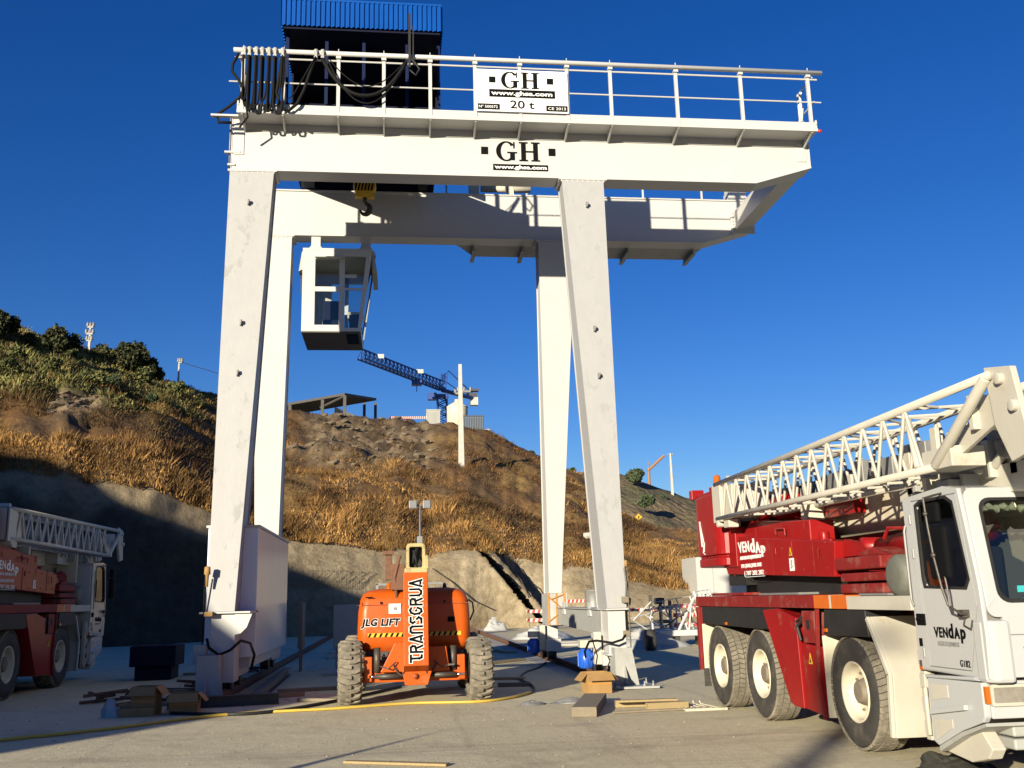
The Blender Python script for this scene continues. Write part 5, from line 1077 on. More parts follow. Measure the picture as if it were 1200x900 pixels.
# bumper
mb = MB()
bp_o = [(8.40,.84),(8.40,.32),(8.33,.29),(7.95,.45),(7.62,.555),(7.58,.60),(7.58,.86)]
mb.prism(bp_o, 'x', XS-.01, XS+.05); mb.prism(bp_o, 'x', XE-.05, XE+.01); mb.prism([(7.58,.58),(7.58,.86),(7.62,.895),(7.85,.895),(7.85,.62)], 'x', XS+.052, XE-.052)
mb.prism([(8.42,.84),(8.42,.865),(7.66,.895),(7.60,.868)], 'x', XS-.02, XS+.048)
bump = mb.build('bumper', M['cabwhite'], trk, .012)
mb = MB(); mb.prism([(8.34,.66),(8.34,.80),(8.08,.80),(8.08,.70)], 'x', XS-.016, XS-.011); mb.prism([(8.34,.33),(8.34,.50),(8.06,.53),(8.06,.46)], 'x', XS-.016, XS-.011); mb.build('step_recess', M['offwhite'], bump)
mb = MB(); mb.prism([(8.36,.58),(7.80,.67),(7.80,.63),(8.36,.54)], 'x', XS-.05, XS-.012); mb.build('step', M['cabwhite'], bump, .004)
mb = MB(); mb.prism([(8.33,.285),(7.95,.445),(7.60,.55),(7.60,.525),(7.95,.41),(8.33,.24)], 'x', XS+.0, XS+.34); mb.prism([(8.33,.285),(7.95,.445),(7.60,.55),(7.60,.525),(7.95,.41),(8.33,.24)], 'x', XE-.34, XE); mb.build('bumper_underside', M['galv'], bump)
for x in (4.83, 6.67):
    mb = MB(); mb.box(x-.17, x+.17, 7.555, 7.582, .70, .825); h_ = mb.build('headlight', M['lamp'], bump, .008)
    mb = MB(); mb.ring(rrect(x-.19,x+.19,.68,.845,.02), rrect(x-.165,x+.165,.705,.82,.01), 'y', 7.545, 7.582); mb.build('surround', M['offwhite'], h_)
    xx = x-.212 if x < 5.5 else x+.212; mb = MB(); mb.box(xx-.018, xx+.018, 7.55, 7.582, .70, .83); mb.build('indicator', M['amber'], h_)
mb = MB(); mb.prism([(8.0,.20),(7.75,.26),(7.68,.34),(7.8,.46),(8.4,.42),(8.4,.24)], 'x', 4.68, 4.80); mb.build('front_bracket', M['offwhite'], trk, .01)
mb = MB()
for z in (.33, .43): mb.box(4.86, 6.64, 7.66, 7.9, z, z+.085)
mb.build('step_beam', M['galv'], trk, .015)
mb = MB(); mb.box(5.1, 6.4, 7.8, 9.0, .45, .85); mb.build('frame_front', M['darksteel'], trk)
mb = MB(); mb.box(4.75, 6.8, 7.6, 8.6, .82, .90); mb.build('cab_mount', M['black'], trk)
# superstructure
mb = MB(); mb.prism([(10.40,1.74),(13.9,1.86),(14.0,2.0),(13.95,2.40),(13.1,2.34),(10.33,2.12)], 'x', 4.75, 5.15); mb.prism([(10.40,1.74),(13.9,1.86),(14.0,2.0),(13.95,2.40),(13.1,2.34),(10.33,2.12)], 'x', 6.25, 6.7)
mb.box(5.15, 6.25, 12.2, 14.0, 1.8, 2.2); body = mb.build('superstructure', M['red'], trk, .012)
mb = MB(); mb.prism([(13.55,2.3),(13.1,2.56),(11.9,2.46),(11.15,2.42),(11.15,2.15),(13.5,2.3)], 'x', 4.84, 5.15); mb.build('engine_cover', M['red'], body, .015)
mb = MB(); mb.box(4.72, 5.2, 13.4, 13.97, 1.95, 2.5); mb.box(4.76,4.80,10.45,11.4,2.12,2.16); mb.tube([(4.8,12.1,2.3),(4.8,12.1,2.38),(4.8,11.8,2.36),(4.8,11.8,2.28)], .012, 5); mb.box(4.735,4.75,12.0,12.05,2.05,2.14); mb.tube([(4.9,10.9,2.12),(4.9,10.9,2.26)], .06, 10); mb.build('red_fittings', M['red'], body, .01)
mb = MB(); mb.lathe((5.75, 11.6, 1.56), (0,0,1), [(0,0),(0,.62),(.1,.62),(.1,.5),(.22,.5),(.22,0)], 36); mb.build('slewing_ring', M['darksteel'], body)
mb = MB(); text_mb(mb, 'VEN', (4.745, 13.36, 2.14), NX, (0,.12,1), .20, .005, .002, width=.42, space=1.15); text_mb(mb, 'd', (4.745, 12.90, 2.125), NX, (0,.12,1), .25, .008, .002, width=.17); text_mb(mb, 'A', (4.745, 12.71, 2.11), NX, (0,.12,1), .19, .008, .002, width=.18); text_mb(mb, 'p', (4.745, 12.51, 2.10), NX, (0,.12,1), .19, .008, .002, width=.15)
text_mb(mb, 'ALUGUER DE EQUIPAMENTOS', (4.745, 13.33, 2.04), NX, UPZ, .065, .001, .002, width=.80); text_mb(mb, 'EM QUALQUER PAIS', (4.745, 13.3, 1.99-.06), NX, UPZ, .07, .001, .002, width=.76); text_mb(mb, '( 707 202 202', (4.745, 13.2, 1.825), NX, UPZ, .085, .001, .002, width=.72); mb.box(4.744, 4.748, 12.45, 13.15, 1.80, 1.807); mb.build('lettering', M['whiteink'], body)
mb = MB()
for y in (10.9, 11.5, 12.15): mb.box(4.744, 4.749, y-.004, y+.004, 1.80, 2.2)
for y in (10.55, 11.2, 11.8, 12.4, 13.6):
    for z in (1.84, 2.12): mb.tube([(4.740,y,z),(4.75,y,z)], .012, 6)
for y in (12.9, 12.0, 11.3): mb.box(4.832, 4.84, y-.004, y+.004, 2.32, 2.44)
mb.tube([(4.74,10.7,1.95),(4.72,10.7,1.97),(4.72,10.7,2.05),(4.74,10.7,2.07)], .008, 5); mb.build('seam_bolts', M['redmat'], body)
warn(11.55, 2.02, 4.745, .10, body)
mb = MB(); mb.box(4.742, 4.748, 11.47, 11.6, 1.84, 1.99); pl = mb.build('white_plate', M['whiteink'], body); mb = MB(); mb.tube([(4.74,11.56,1.87),(4.74,11.51,1.89),(4.74,11.55,1.92),(4.74,11.51,1.95),(4.74,11.55,1.97)], .006, 4); mb.build('pictogram', M['ink'], pl)
mb = MB(); mb.box(4.70, 5.7, 9.25, 10.28, 1.80, 1.93); mb.box(4.72, 5.7, 9.2, 10.2, 1.68, 1.77); mb.box(4.70, 5.7, 9.25, 10.18, 1.56, 1.66)
mb.prism([(9.3,1.93),(9.6,2.02),(9.9,1.98),(9.9,1.93)], 'x', 4.8, 5.6); mb.build('outrigger_box', M['redmat'], trk, .02)
mb = MB(); mb.tube([(5.2,10.3,2.0),(5.2,8.2,2.12)], .13, 16); mb.prism([(10.35,1.95),(10.3,2.14),(10.1,2.10),(9.8,1.95)], 'x', 4.85, 4.93); mb.tube([(5.0,10.2,2.05),(5.45,10.2,2.05)], .10, 12); mb.tube([(4.95,9.6,2.1),(4.95,9.5,2.2),(4.98,9.2,2.18)], .02, 6); mb.build('lift_ram', M['red'], trk)
mb = MB(); mb.lathe((4.68, 8.98, 1.72), (1,0,0), [(0,0),(0,.12),(.01,.16),(.05,.20),(.65,.20),(.7,.16),(.7,0)], 28); mb.tube([(4.9,8.9,1.54),(4.9,8.9,1.6)], .05, 8); mb.build('air_filter', mat('grey_green_metal', (.13,.135,.11), .6, c2=(.09,.09,.075), scale=5, bump=.2, bscale=20), trk)
# counterweight
def cw_sec(ins): return [(4.58+ins+.22-.22*math.sin(R(90*k/5)),13.65+ins+.22-.22*math.cos(R(90*k/5))) for k in range(6)]+[(4.58+ins,14.6)]+[(4.58+ins+.5-.5*math.cos(R(90*k/6)), 14.6+(.5-ins)*math.sin(R(90*k/6))) for k in range(1, 7)]+[(6.92-ins-.5+.5*math.sin(R(90*k/6)), 14.6+(.5-ins)*math.cos(R(90*k/6))) for k in range(7)]+[(6.92-ins,13.65+ins)]
mb = MB(); mb.prism(cw_sec(0), 'z', 2.14, 3.02); mb.prism(cw_sec(.03), 'z', 2.10, 2.135); mb.prism(cw_sec(.01), 'z', 1.98, 2.10); cwt = mb.build('counterweight', M['red'], trk, .015)
mb = MB()
for (y0, z0_, y1, z1_, w2) in ((14.46,2.28,14.52,2.66,.028),(14.52,2.64,14.36,2.30,.022),(14.36,2.34,14.40,2.20,.03),(14.44,2.2,14.33,2.16,.02)): mb.hexa([(4.572,y0-w2,z0_),(4.572,y0+w2,z0_),(4.577,y0+w2,z0_),(4.577,y0-w2,z0_)], [(4.572,y1-w2,z1_),(4.572,y1+w2,z1_),(4.577,y1+w2,z1_),(4.577,y1-w2,z1_)])
mb.build('white_emblem', M['whiteink'], cwt)
mb = MB(); mb.box(4.7, 4.82, 14.2, 15.2, 3.05, 3.10); mb.box(4.66, 4.86, 15.1, 15.25, 3.05, 3.2); mb.tube([(4.75,14.1,2.98),(4.75,14.1,3.12)], .04, 8); mb.box(4.65, 5.0, 13.7, 14.2, 3.02, 3.14); mb.build('bracket', M['red'], cwt, .01)
mb = MB(); mb.lathe((4.75, 14.1, 3.12), (0,0,1), [(0,0),(0,.07),(.04,.065),(.04,.055),(.15,.055),(.19,.035),(.20,0)], 16); mb.build('beacon', M['amber'], cwt)
# main boom
mb = MB()
for (x0, x1, z0_, z1_, y0_, y1_) in ((5.30,6.00,2.22,2.86,7.6,13.9),(5.34,5.96,2.26,2.82,7.2,7.6),(5.38,5.92,2.30,2.78,6.9,7.2)):
    q = [(x0+.1,z0_),(x1-.1,z0_),(x1,z0_+.12),(x1,z1_),(x0,z1_),(x0,z0_+.12)]; mb.prism(q, 'y', y0_, y1_)
mboom = mb.build('telescopic_boom', M['cream'], trk, .01)
mb = MB()
for x in (5.28, 5.98): mb.prism([(7.0,2.9),(6.55,3.05),(6.15,2.95),(6.05,2.35),(6.3,2.15),(6.7,2.25),(7.0,2.35)], 'x', x, x+.04)
mb.lathe((5.4,6.35,2.7),(1,0,0),[(0,0),(0,.2),(.05,.17),(.1,.2),(.15,.17),(.2,.2),(.25,.17),(.3,.2),(.35,.17),(.4,.2),(.45,0)],28); mb.build('boom_head', M['offwhite'], mboom, .006)
mb = MB(); mb.box(5.33, 5.97, 13.0, 14.0, 2.87, 3.0); mb.box(5.4, 5.9, 9.4, 9.9, 2.87, 2.98)
for k in range(14):
    y = 8.3+k*.36+.1*math.sin(k*3); x = 5.15+.12*math.sin(k*1.9); mb.box(x, x+.10+.04*(k % 3), y, y+.10+.05*(k % 2), 2.66, 2.86+.06*(k % 3))
mb.build('boom_fittings', M['offwhite'], mboom, .01)
mb = MB()
for k in range(7):
    y = 8.5+k*.55; mb.lathe((5.12,y,2.84),(1,0,0),[(0,0),(0,.10+.02*(k % 2)),(.05,.12),(.1,.10),(.1,0)],16); mb.box(5.12,5.2,y-.12,y+.06,2.62,2.9)
mb.build('sheave', M['steel'], mboom)
mb = MB()
for k, (x, z) in enumerate(((5.2,2.98),(5.26,3.0),(5.5,3.02))): mb.tube([(x,6.6,z+.05),(x,9.5,z-.05),(x,13.2,z-.06)], .012, 5)
mb.tube([(5.2,7.6,2.7),(5.15,7.8,2.9),(5.2,8.4,2.98)], .012, 5); mb.build('wire_rope', M['darksteel'], mboom)
mb = MB(); mb.box(5.15,5.28,10.6,11.6,2.45,2.62); mb.lathe((5.25,12.2,2.72),(0,1,0),[(0,0),(0,.2),(.9,.2),(.9,0)],20); mb.tube([(4.95,13.3,2.5),(5.1,12.4,2.75),(5.1,11.6,2.7)], .05, 8); mb.build('winch', M['red'], mboom)
mb = MB()
for k in range(9):
    y = 6.9+k*.28; mb.box(5.0+.03*(k % 3), 5.12+.03*(k % 2), y, y+.10, 2.50, 2.82+.09*(k % 3)); mb.tube([(5.05,y,2.6),(5.12,y+.2,2.95+.05*(k % 2))], .025, 6)
mb.box(5.06, 5.3, 6.85, 9.4, 2.36, 2.60); mb.box(5.1,5.3,6.9,7.9,2.60,2.86); mb.build('jib_cradle', M['offwhite'], mboom, .006)
mb = MB()
for k in range(5): y = 7.1+k*.42; mb.lathe((5.0,y,2.76),(1,0,0),[(0,0),(0,.12),(.05,.14),(.1,.12),(.1,0)],16)
mb.box(4.98,5.12,7.5,7.66,2.8,3.02); mb.box(4.98,5.1,8.1,8.2,2.82,3.0); mb.build('guide_roller', M['steel'], mboom)
# lattice jib stowed along the side
jx0, jx1, jy0, jy1 = 4.52, 5.06, 7.75, 13.45; zl, zh = 2.62, 3.10
def jz(y): return (zl-.02*(13.5-y)/6, zh+.08*(13.5-y)/6.6)
mb = MB(); rc = .036
for x in (jx0, jx1): mb.tube([(x,13.5,zl),(x,jy0,zl-.03)], rc*.95, 8); mb.tube([(x,13.5,zh),(x,6.85,zh+.08)], rc*1.05, 8)
nb = 13; ys = [13.25-(13.25-7.95)*k/(nb*2) for k in range(nb*2+1)]
for x in (jx0, jx1):
    for k in range(nb*2):
        a = (x, ys[k], jz(ys[k])[0 if k % 2 == 0 else 1]); b = (x, ys[k+1], jz(ys[k+1])[1 if k % 2 == 0 else 0]); mb.tube([a, b], .017, 6)
for k in range(0, nb*2, 2):
    zt_ = jz(ys[k])[1]; zb_ = jz(ys[k])[0]
    mb.tube([(jx0, ys[k+1], zt_), (jx1, ys[min(k+2, nb*2)], zt_)], .014, 6); mb.tube([(jx1, ys[k+1], zt_), (jx0, ys[min(k+3, nb*2)], zt_)] if k % 4 == 0 else [(jx0,ys[k+1],zt_),(jx1,ys[k+1],zt_)], .012, 6); mb.tube([(jx0, ys[k], zb_), (jx1, ys[k+1], zb_)], .014, 6)
lj = mb.build('lattice_jib', M['offwhite'], trk)
mb = MB(); mb.box(jx0-.02, jx0+.03, 13.28, 13.62, zl-.05, zh+.0); mb.box(jx0, jx1, 13.55, 13.62, zl-.03, zh); mb.box(jx0+.02, jx1, 12.9, 13.28, zl+.02, zh-.05); mb.tube([(jx0-.03,13.45,zl-.07),(jx0+.3,13.45,zl-.07)], .05, 10); mb.box(jx0+.02, jx0+.16, 13.1, 13.3, zl-.14, zl-.03)
mb.tube([(jx0+.1,13.3,zh+.06),(jx0+.4,13.3,zh+.06)], .05, 8)
mb.build('jib_foot', M['offwhite'], lj, .006)
mb = MB(); mb.tube([(jx0,6.9,zh+.07),(jx0,7.75,zl-.02)], .045, 10); mb.tube([(jx1,6.9,zh+.07),(jx1,7.75,zl-.02)], .045, 10); mb.box(jx0+.04, jx1-.04, 7.2, 7.26, zl+.2, zh); mb.prism([(7.05,zh-.02),(7.7,zl+.1),(7.5,zl+.05),(6.95,zh-.25)], 'x', jx0+.1, jx0+.14)
mb.prism([(6.95,3.26),(6.62,3.2),(6.5,2.55),(6.75,2.5),(6.9,2.8)], 'x', jx0+.02, jx0+.07); mb.prism([(6.95,3.26),(6.62,3.2),(6.5,2.55),(6.75,2.5),(6.9,2.8)], 'x', jx1-.05, jx1)
for y, z in ((6.75,3.13),(6.62,2.9)): mb.tube([(jx0-.02,y,z),(jx0+.1,y,z)], .045, 10)
mb.box(jx0, jx0+.3, 7.5, 7.95, zl-.05, zl+.12); mb.tube([(jx0-.02,8.0,zl),(jx0+.05,8.2,zh-.02)], .03, 8)
for k in range(4): mb.box(jx0+.12+.1*k, jx0+.16+.1*k, 7.9+.12*k, 8.0+.14*k, zl, zl+.34-.05*k)
mb.build('jib_head', M['offwhite'], lj, .006)
mb = MB()
for k in range(5): y = 7.7+k*.62; mb.box(jx0+.25, jx0+.33, y, y+.22, zl+.03, zl+.24+.05*(k % 2))
mb.build('jib_brackets', M['steel'], lj, .01)
# bracketry between the jib and the cab
mb = MB(); mb.box(4.9, 5.3, 8.6, 8.7, 2.0, 2.6); mb.box(4.9, 5.3, 11.4, 11.5, 2.4, 2.62); mb.build('jib_support', M['cream'], trk)
mb = MB()
for y in (8.0, 8.35, 8.8): mb.box(4.9, 5.6, y, y+.04, 2.42, 2.56)
mb.box(4.8, 6.7, 8.05, 8.25, 2.44, 2.52); mb.build('roof_bracket', M['galv'], trk)

# the second, older one in the shade at the left: the same model, larger in the picture's scale, facing away
split_pieces(trk)
tr2 = copy_tree(trk); tr2.location = (-6.98-1.15*1.10, 22.6, 0); tr2.rotation_euler = (0, 0, math.pi); tr2.scale = (1.10,)*3
tr2['label'] = 'red and white mobile crane standing deep in shadow at the far left, facing away'

# ================================================================ SMALLER THINGS IN THE YARD
# rails
for x, lab in ((3.99, 'steel crane rail running back under the right gantry legs'), (-2.97, 'steel crane rail running back under the left gantry legs')):
    mb = MB(); y0, y1 = (18.6, 58) if x > 0 else (17.4, 58)
    mb.box(x-.07, x+.07, y0, y1, .006, .02); mb.box(x-.012, x+.012, y0, y1, .02, .10); mb.box(x-.035, x+.035, y0, y1, .10, .135)
    lone(mb, 'crane_rail', M['rust'], (x, y0, 0), lab, 'rail', 'ground rails of the gantry')
strip = MB(); strip.box(3.5, 4.6, 22, 60, -.1, .004); o = strip.build('concrete_strip', M['concrete']); tag(o, kind='structure')
# cardboard boxes
def carton(x, y, w_, d_, h, label, a=0, flap=True):
    Mx = Matrix.Translation((x, y, 0)) @ Matrix.Rotation(a, 4, 'Z'); t = thing('cardboard_box', (x, y, 0), label, 'box', 'cardboard boxes on the ground')
    def P(*p): return Mx @ Vector(p)
    mb = MB(); th = .006
    for (a0, a1, b0, b1) in ((-w_/2,w_/2,-d_/2,-d_/2+th),(-w_/2,w_/2,d_/2-th,d_/2),(-w_/2,-w_/2+th,-d_/2+th,d_/2-th),(w_/2-th,w_/2,-d_/2+th,d_/2-th)): mb.box(a0, a1, b0, b1, .004, h, Mx)
    mb.box(-w_/2+th, w_/2-th, -d_/2+th, d_/2-th, .004, .01, Mx); b = mb.build('carton', M['card'], t)
    mb = MB()
    if flap:
        for s in (-1, 1):
            y0 = s*d_/2; mb.hexa([P(-w_/2,y0,h),P(w_/2,y0,h),P(w_/2,y0+.006,h),P(-w_/2,y0+.006,h)], [P(-w_/2*1.1,y0+s*.13,h-.12),P(w_/2*1.1,y0+s*.13,h-.12),P(w_/2*1.1,y0+s*.13+.006,h-.12),P(-w_/2*1.1,y0+s*.13+.006,h-.12)])
            x0 = s*w_/2; mb.hexa([P(x0,-d_/2,h),P(x0+.006,-d_/2,h),P(x0+.006,d_/2,h),P(x0,d_/2,h)], [P(x0+s*.12,-d_/2,h-.13),P(x0+s*.12+.006,-d_/2,h-.13),P(x0+s*.12+.006,d_/2,h-.13),P(x0+s*.12,d_/2,h-.13)])
        mb.build('flap', M['card'], t)
    mb = MB(); mb.box(-w_/2-.001, w_/2+.001, -d_/2-.0015, -d_/2, h*.45, h*.52, Mx); mb.build('tape', M['tape'], b)
    return t
carton(3.40, 17.1, .42, .40, .34, 'open brown cardboard box in front of the right gantry foot', .1)
c1 = at(168, 812, Z=0)
carton(-3.78, 16.3, .36, .34, .42, 'tall brown cardboard box with raised flap left of the left gantry foot', -.1); carton(-3.22, 16.35, .42, .36, .30, 'shaded brown cardboard box right against the left gantry foot', .05)
mb = MB(); mb.hexa([(-4.15,16.1,.16),(-3.62,16.1,.02),(-3.62,16.5,.02),(-4.15,16.5,.16)], [(-4.15,16.1,.17),(-3.62,16.1,.03),(-3.62,16.5,.03),(-4.15,16.5,.17)]); mb.box(-4.1, -3.6, 15.95, 16.1, .0, .13); lone(mb, 'flattened_carton', M['card'], (-3.9,16.2,0), 'torn flat cardboard sheet leaning below the tall box at left', 'cardboard', bevel=.003)
# crumpled plastic
def crumple(name, cx, cy, rx, ry, h, m, label, cat, seed=0, group=None, n=22):
    mb = MB(); vs = []; fs = []; rs = random.Random(seed)
    for i in range(n+1):
        for j in range(n):
            t = i/n; a = 2*math.pi*j/n; r = t; nz = float(fbm(np.array(3+math.cos(a)*r*2.6+seed), np.array(3+math.sin(a)*r*2.6), 4, 1))
            e = 1+.35*(nz-.5)*2; vs.append((cx+rx*r*e*math.cos(a), cy+ry*r*e*math.sin(a), max(.004, h*(1-r*r)*(.35+1.3*nz)) if i < n else .002))
    for i in range(n):
        for j in range(n): fs.append((i*n+j, i*n+(j+1) % n, (i+1)*n+(j+1) % n, (i+1)*n+j))
    mb.smooth = True; mb.add(vs, fs); return lone(mb, name, m, (cx, cy, 0), label, cat, group)
crumple('plastic_sheet', -4.22, 16.1, .17, .12, .22, M['plastic'], 'small crumpled clear plastic bag beside the tall cardboard box', 'plastic bag', 3)
crumple('plastic_sheet', 7.6, 31, 1.5, 1.0, .5, M['plastic'], 'white crumpled plastic sheet heaped behind the right front gantry leg', 'plastic sheet', 5)
crumple('sand_heap', 5.7, 40, 1.2, .8, .38, M['plastic'], 'rounded white sheet covered heap seen between the right gantry legs', 'sheet', 8)
crumple('rag', 2.75, 15.6, .35, .12, .07, M['steel'], 'small grey rags and wire scraps in front of the cardboard box', 'rags', 11); crumple('rag', 2.1, 15.55, .2, .1, .06, M['steel'], 'smaller grey scrap left of the other rags near the hose', 'rags', 12)
crumple('tarpaulin', 5.0, 8.85, .38, .26, .13, mat('dark_green_tarpaulin', (.035,.035,.028), .45, c2=(.02,.02,.017), scale=5, bump=.6, bscale=8), 'dark crumpled tarpaulin on the ground under the bumper of the sunlit crane', 'tarpaulin', 15, n=30)
# timber
def plank(p0, p1, wd, h, name, m, label, grp='loose timber on the ground', z=.004):
    p0 = Vector(p0); p1 = Vector(p1); t = (p1-p0); L = t.length; a = math.atan2(t.y, t.x); pitch = math.atan2(t.z, math.hypot(t.x, t.y))
    Mx = Matrix.Translation(p0) @ Matrix.Rotation(a, 4, 'Z') @ Matrix.Rotation(-pitch, 4, 'Y'); mb = MB(); mb.box(0, L, -wd/2, wd/2, z, z+h, Mx)
    return lone(mb, name, m, p0, label, 'timber', grp, .006)
plank((2.55,13.75,0), (3.08,15.6,0), .34, .13, 'timber_baulk', M['wood'], 'thick grey timber baulk lying in sun in front of the right gantry foot')
plank((3.15,14.5,0), (4.05,14.45,0), .12, .03, 'plank', M['paleply'], 'thin yellowish board on top of the small stack near the crane wheel', z=.10)
plank((3.2,14.75,0), (4.1,14.7,0), .10, .09, 'plank', M['paleply'], 'rear yellowish board of the small stack near the crane wheel'); plank((3.55,14.25,0), (4.15,14.3,0), .14, .10, 'plank', M['paleply'], 'short thick yellowish block at the front of the small board stack')
plank((3.0,14.0,0), (4.45,14.15,0), .05, .03, 'batten', M['wood'], 'long thin batten in front of the small board stack')
plank((-.5,10.72,0), (.52,10.25,0), .10, .025, 'batten', M['paleply'], 'pale batten at the very front edge of the yard'); plank((1.3,20.9,0),(2.6,20.4,0), .2, .04, 'plank', M['paleply'], 'dusty plank on the ground between the lift and the right gantry legs')
plank((1.9,18.9,0),(2.5,18.8,0),.07,.07,'batten',M['wood'],'short shaded batten left of the cardboard box'); plank((-2.2,18.2,0),(-1.6,18.5,0),.09,.07,'batten',M['paleply'],'short yellow batten at the foot of the white enclosure'); plank((-2.15,19.3,0),(-.9,19.6,0),.10,.06,'plank',M['wood'],'dark plank beside the white enclosure, left of the lift')
plank((2.2,34,0),(3.5,30,0),.25,.05,'plank',M['paleply'],'pale board in the sun behind the lift'); plank((1.6,24.5,0),(3.3,26.5,0),.3,.05,'plank',M['paleply'],'wide pale board beside the right rail')
for k, (x, y, l) in enumerate(((-4.6,17.3,.9),(-5.3,20.5,1.4),(-4.4,22.4,1.2),(-1.6,17.5,.8),(-5.0,25,1.6))):
    plank((x,y,0),(x+l,y+.35*(-1)**k,0),.12,.05,'plank',M['wood'],['weathered plank left of the shaded cardboard boxes','weathered plank behind the cardboard boxes in shadow','plank just left of the white enclosure in shadow','plank in front of the white enclosure, near the lift wheel','farthest weathered plank in the shadow left of the gantry'][k])
# rake like strip of steel with prongs
mb = MB(); mb.box(4.02, 4.62, 13.93, 13.99, .004, .035)
for k in range(6): x = 4.06+k*.1; mb.tube([(x,13.96,.02),(x-.12,14.6,.03),(x-.13,14.62,.07)], .01, 5)
lone(mb, 'starter_bar_strip', M['cream'], (4.3,13.96,0), 'flat strip with rusty prongs on the ground beside the rear crane wheel', 'steel strip')
# steel beams on the ground near left
for k, (x0, y0, x1, y1, lab) in enumerate(((-2.3,17.3,-2.45,24,'dark steel beam along the foot of the white enclosure'),(-3.6,16.9,-1.9,17.25,'dark steel angle lying across the front of the left gantry foot'),(-1.9,30,-.6,38,'pale steel beam reaching back behind the lift wheel'))):
    t = Vector((x1-x0, y1-y0, 0)); L = t.length; a = math.atan2(t.y, t.x); Mx = Matrix.Translation((x0, y0, 0)) @ Matrix.Rotation(a, 4, 'Z'); mb = MB()
    mb.box(0, L, -.08, .08, .004, .02, Mx); mb.box(0, L, -.008, .008, .02, .16, Mx); mb.box(0, L, -.08, .08, .16, .175, Mx); lone(mb, 'steel_beam', M['darksteel'] if k < 2 else M['galv'], (x0, y0, 0), lab, 'steel beam', 'steel beams lying on the ground')
# hoses
def hose(pts, r, name, m, lab):
    P = []; n = len(pts)
    for i in range(n-1):      # catmull-rom
        p0, p1, p2, p3 = [Vector(pts[max(0, min(n-1, j))]) for j in (i-1, i, i+1, i+2)]
        for k in range(8):
            t = k/8; P.append(.5*((2*p1)+(p2-p0)*t+(2*p0-5*p1+4*p2-p3)*t*t+(3*p1-p0-3*p2+p3)*t**3))
    P.append(Vector(pts[-1])); P = [(p.x, p.y, r+.003) for p in P]; mb = MB(); mb.tube(P, r, 8); return lone(mb, name, m, (pts[0][0], pts[0][1], 0), lab, 'hose')
hp = [at(*q, Z=0) for q in ((-60,876),(120,857),(258,840),(395,832),(480,826),(560,824),(600,819),(622,813)) ]; hose([(p.x, p.y, 0) for p in hp], .022, 'garden_hose', M['yellow'], 'yellow hose lying across the yard in front of the lift')
hp = [at(*q, Z=0) for q in ((622,813),(626,808),(620,802),(609,797),(616,789),(632,783),(640,777))]; hose([(p.x, p.y, 0) for p in hp], .02, 'black_hose', M['black'], 'black hose curling from the yellow one to the rear right gantry leg')
hp = [at(*q, Z=0) for q in ((200,838),(300,838),(400,822),(470,806))]; hose([(p.x, p.y, 0) for p in hp], .025, 'black_hose', M['black'], 'black cable on the ground running from the left gantry foot to the lift')
# barriers
def barrier(x0, y0, x1, y1, lab, rows=(.42,.85), posts=True, w_=.16, n=None, grp='red and white barriers'):
    t = Vector((x1-x0, y1-y0, 0)); L = t.length; a = math.atan2(t.y, t.x); Mx = Matrix.Translation((x0, y0, 0)) @ Matrix.Rotation(a, 4, 'Z'); r = thing('barrier', (x0, y0, 0), lab, 'barrier', grp); n = n or int(L/.26)
    for z in rows:
        mb = MB(); mb.box(0, L, -.012, .012, z, z+w_, Mx); b = mb.build('board', M['barwhite'], r); mb = MB()
        for k in range(0, n):
            x = L*k/n; w2 = L/n*.5; s = .05
            lo = [Mx @ Vector(p) for p in ((x,-.016,z+.002),(x+w2,-.016,z+.002),(x+w2,.016,z+.002),(x,.016,z+.002))]; hi = [Mx @ Vector(p) for p in ((min(x+s,L),-.016,z+w_-.002),(min(x+w2+s,L),-.016,z+w_-.002),(min(x+w2+s,L),.016,z+w_-.002),(min(x+s,L),.016,z+w_-.002))]; mb.hexa(lo, hi)
        mb.build('red_stripes', M['barred'], b)
    mb = MB()
    for x in (.15, L-.15): mb.box(x-.03, x+.03, .02, .08, .0, rows[-1]+w_, Mx); mb.box(x-.05, x+.05, -.3, .3, 0, .05, Mx)
    mb.build('post', M['barwhite'], r); return r
b1 = at(610, 728, Z=0); 
barrier(6.6, 50.5, 9.6, 50.0, 'low red and white barrier left of the wrapped rear gantry column'); barrier(8.4, 53.5, 10.2, 51.5, 'red and white barrier set askew behind the low one', rows=(.9,1.3))
barrier(11.3, 50, 13.8, 49.5, 'red and white barrier seen between the two right gantry legs', rows=(.8,))
barrier(11.3, 40.2, 14.0, 40.0, 'three board red and white barrier behind the white railings, left one', rows=(.30,.68,1.05), w_=.16); barrier(14.3, 40.0, 17.2, 39.8, 'three board red and white barrier behind the white railings, right one', rows=(.30,.68,1.05), w_=.16)
barrier(17.5, 39.8, 20.5, 39.9, 'three board red and white barrier nearest the red crane tail', rows=(.30,.68,1.05), w_=.16)
mb = MB()
for x in (10.4, 10.8, 11.2): mb.box(x-.06, x+.06, 40.2, 40.3, 0, 1.6-.3*(x-10.4))
mb.box(10.3, 11.3, 40.15, 40.2, 1.0, 1.15); mb.box(10.3, 11.3, 40.15, 40.2, .45, .6); lone(mb, 'dark_post_frame', M['shed'], (10.8,40.2,0), 'dark post frame right beside the front right gantry leg', 'frame')
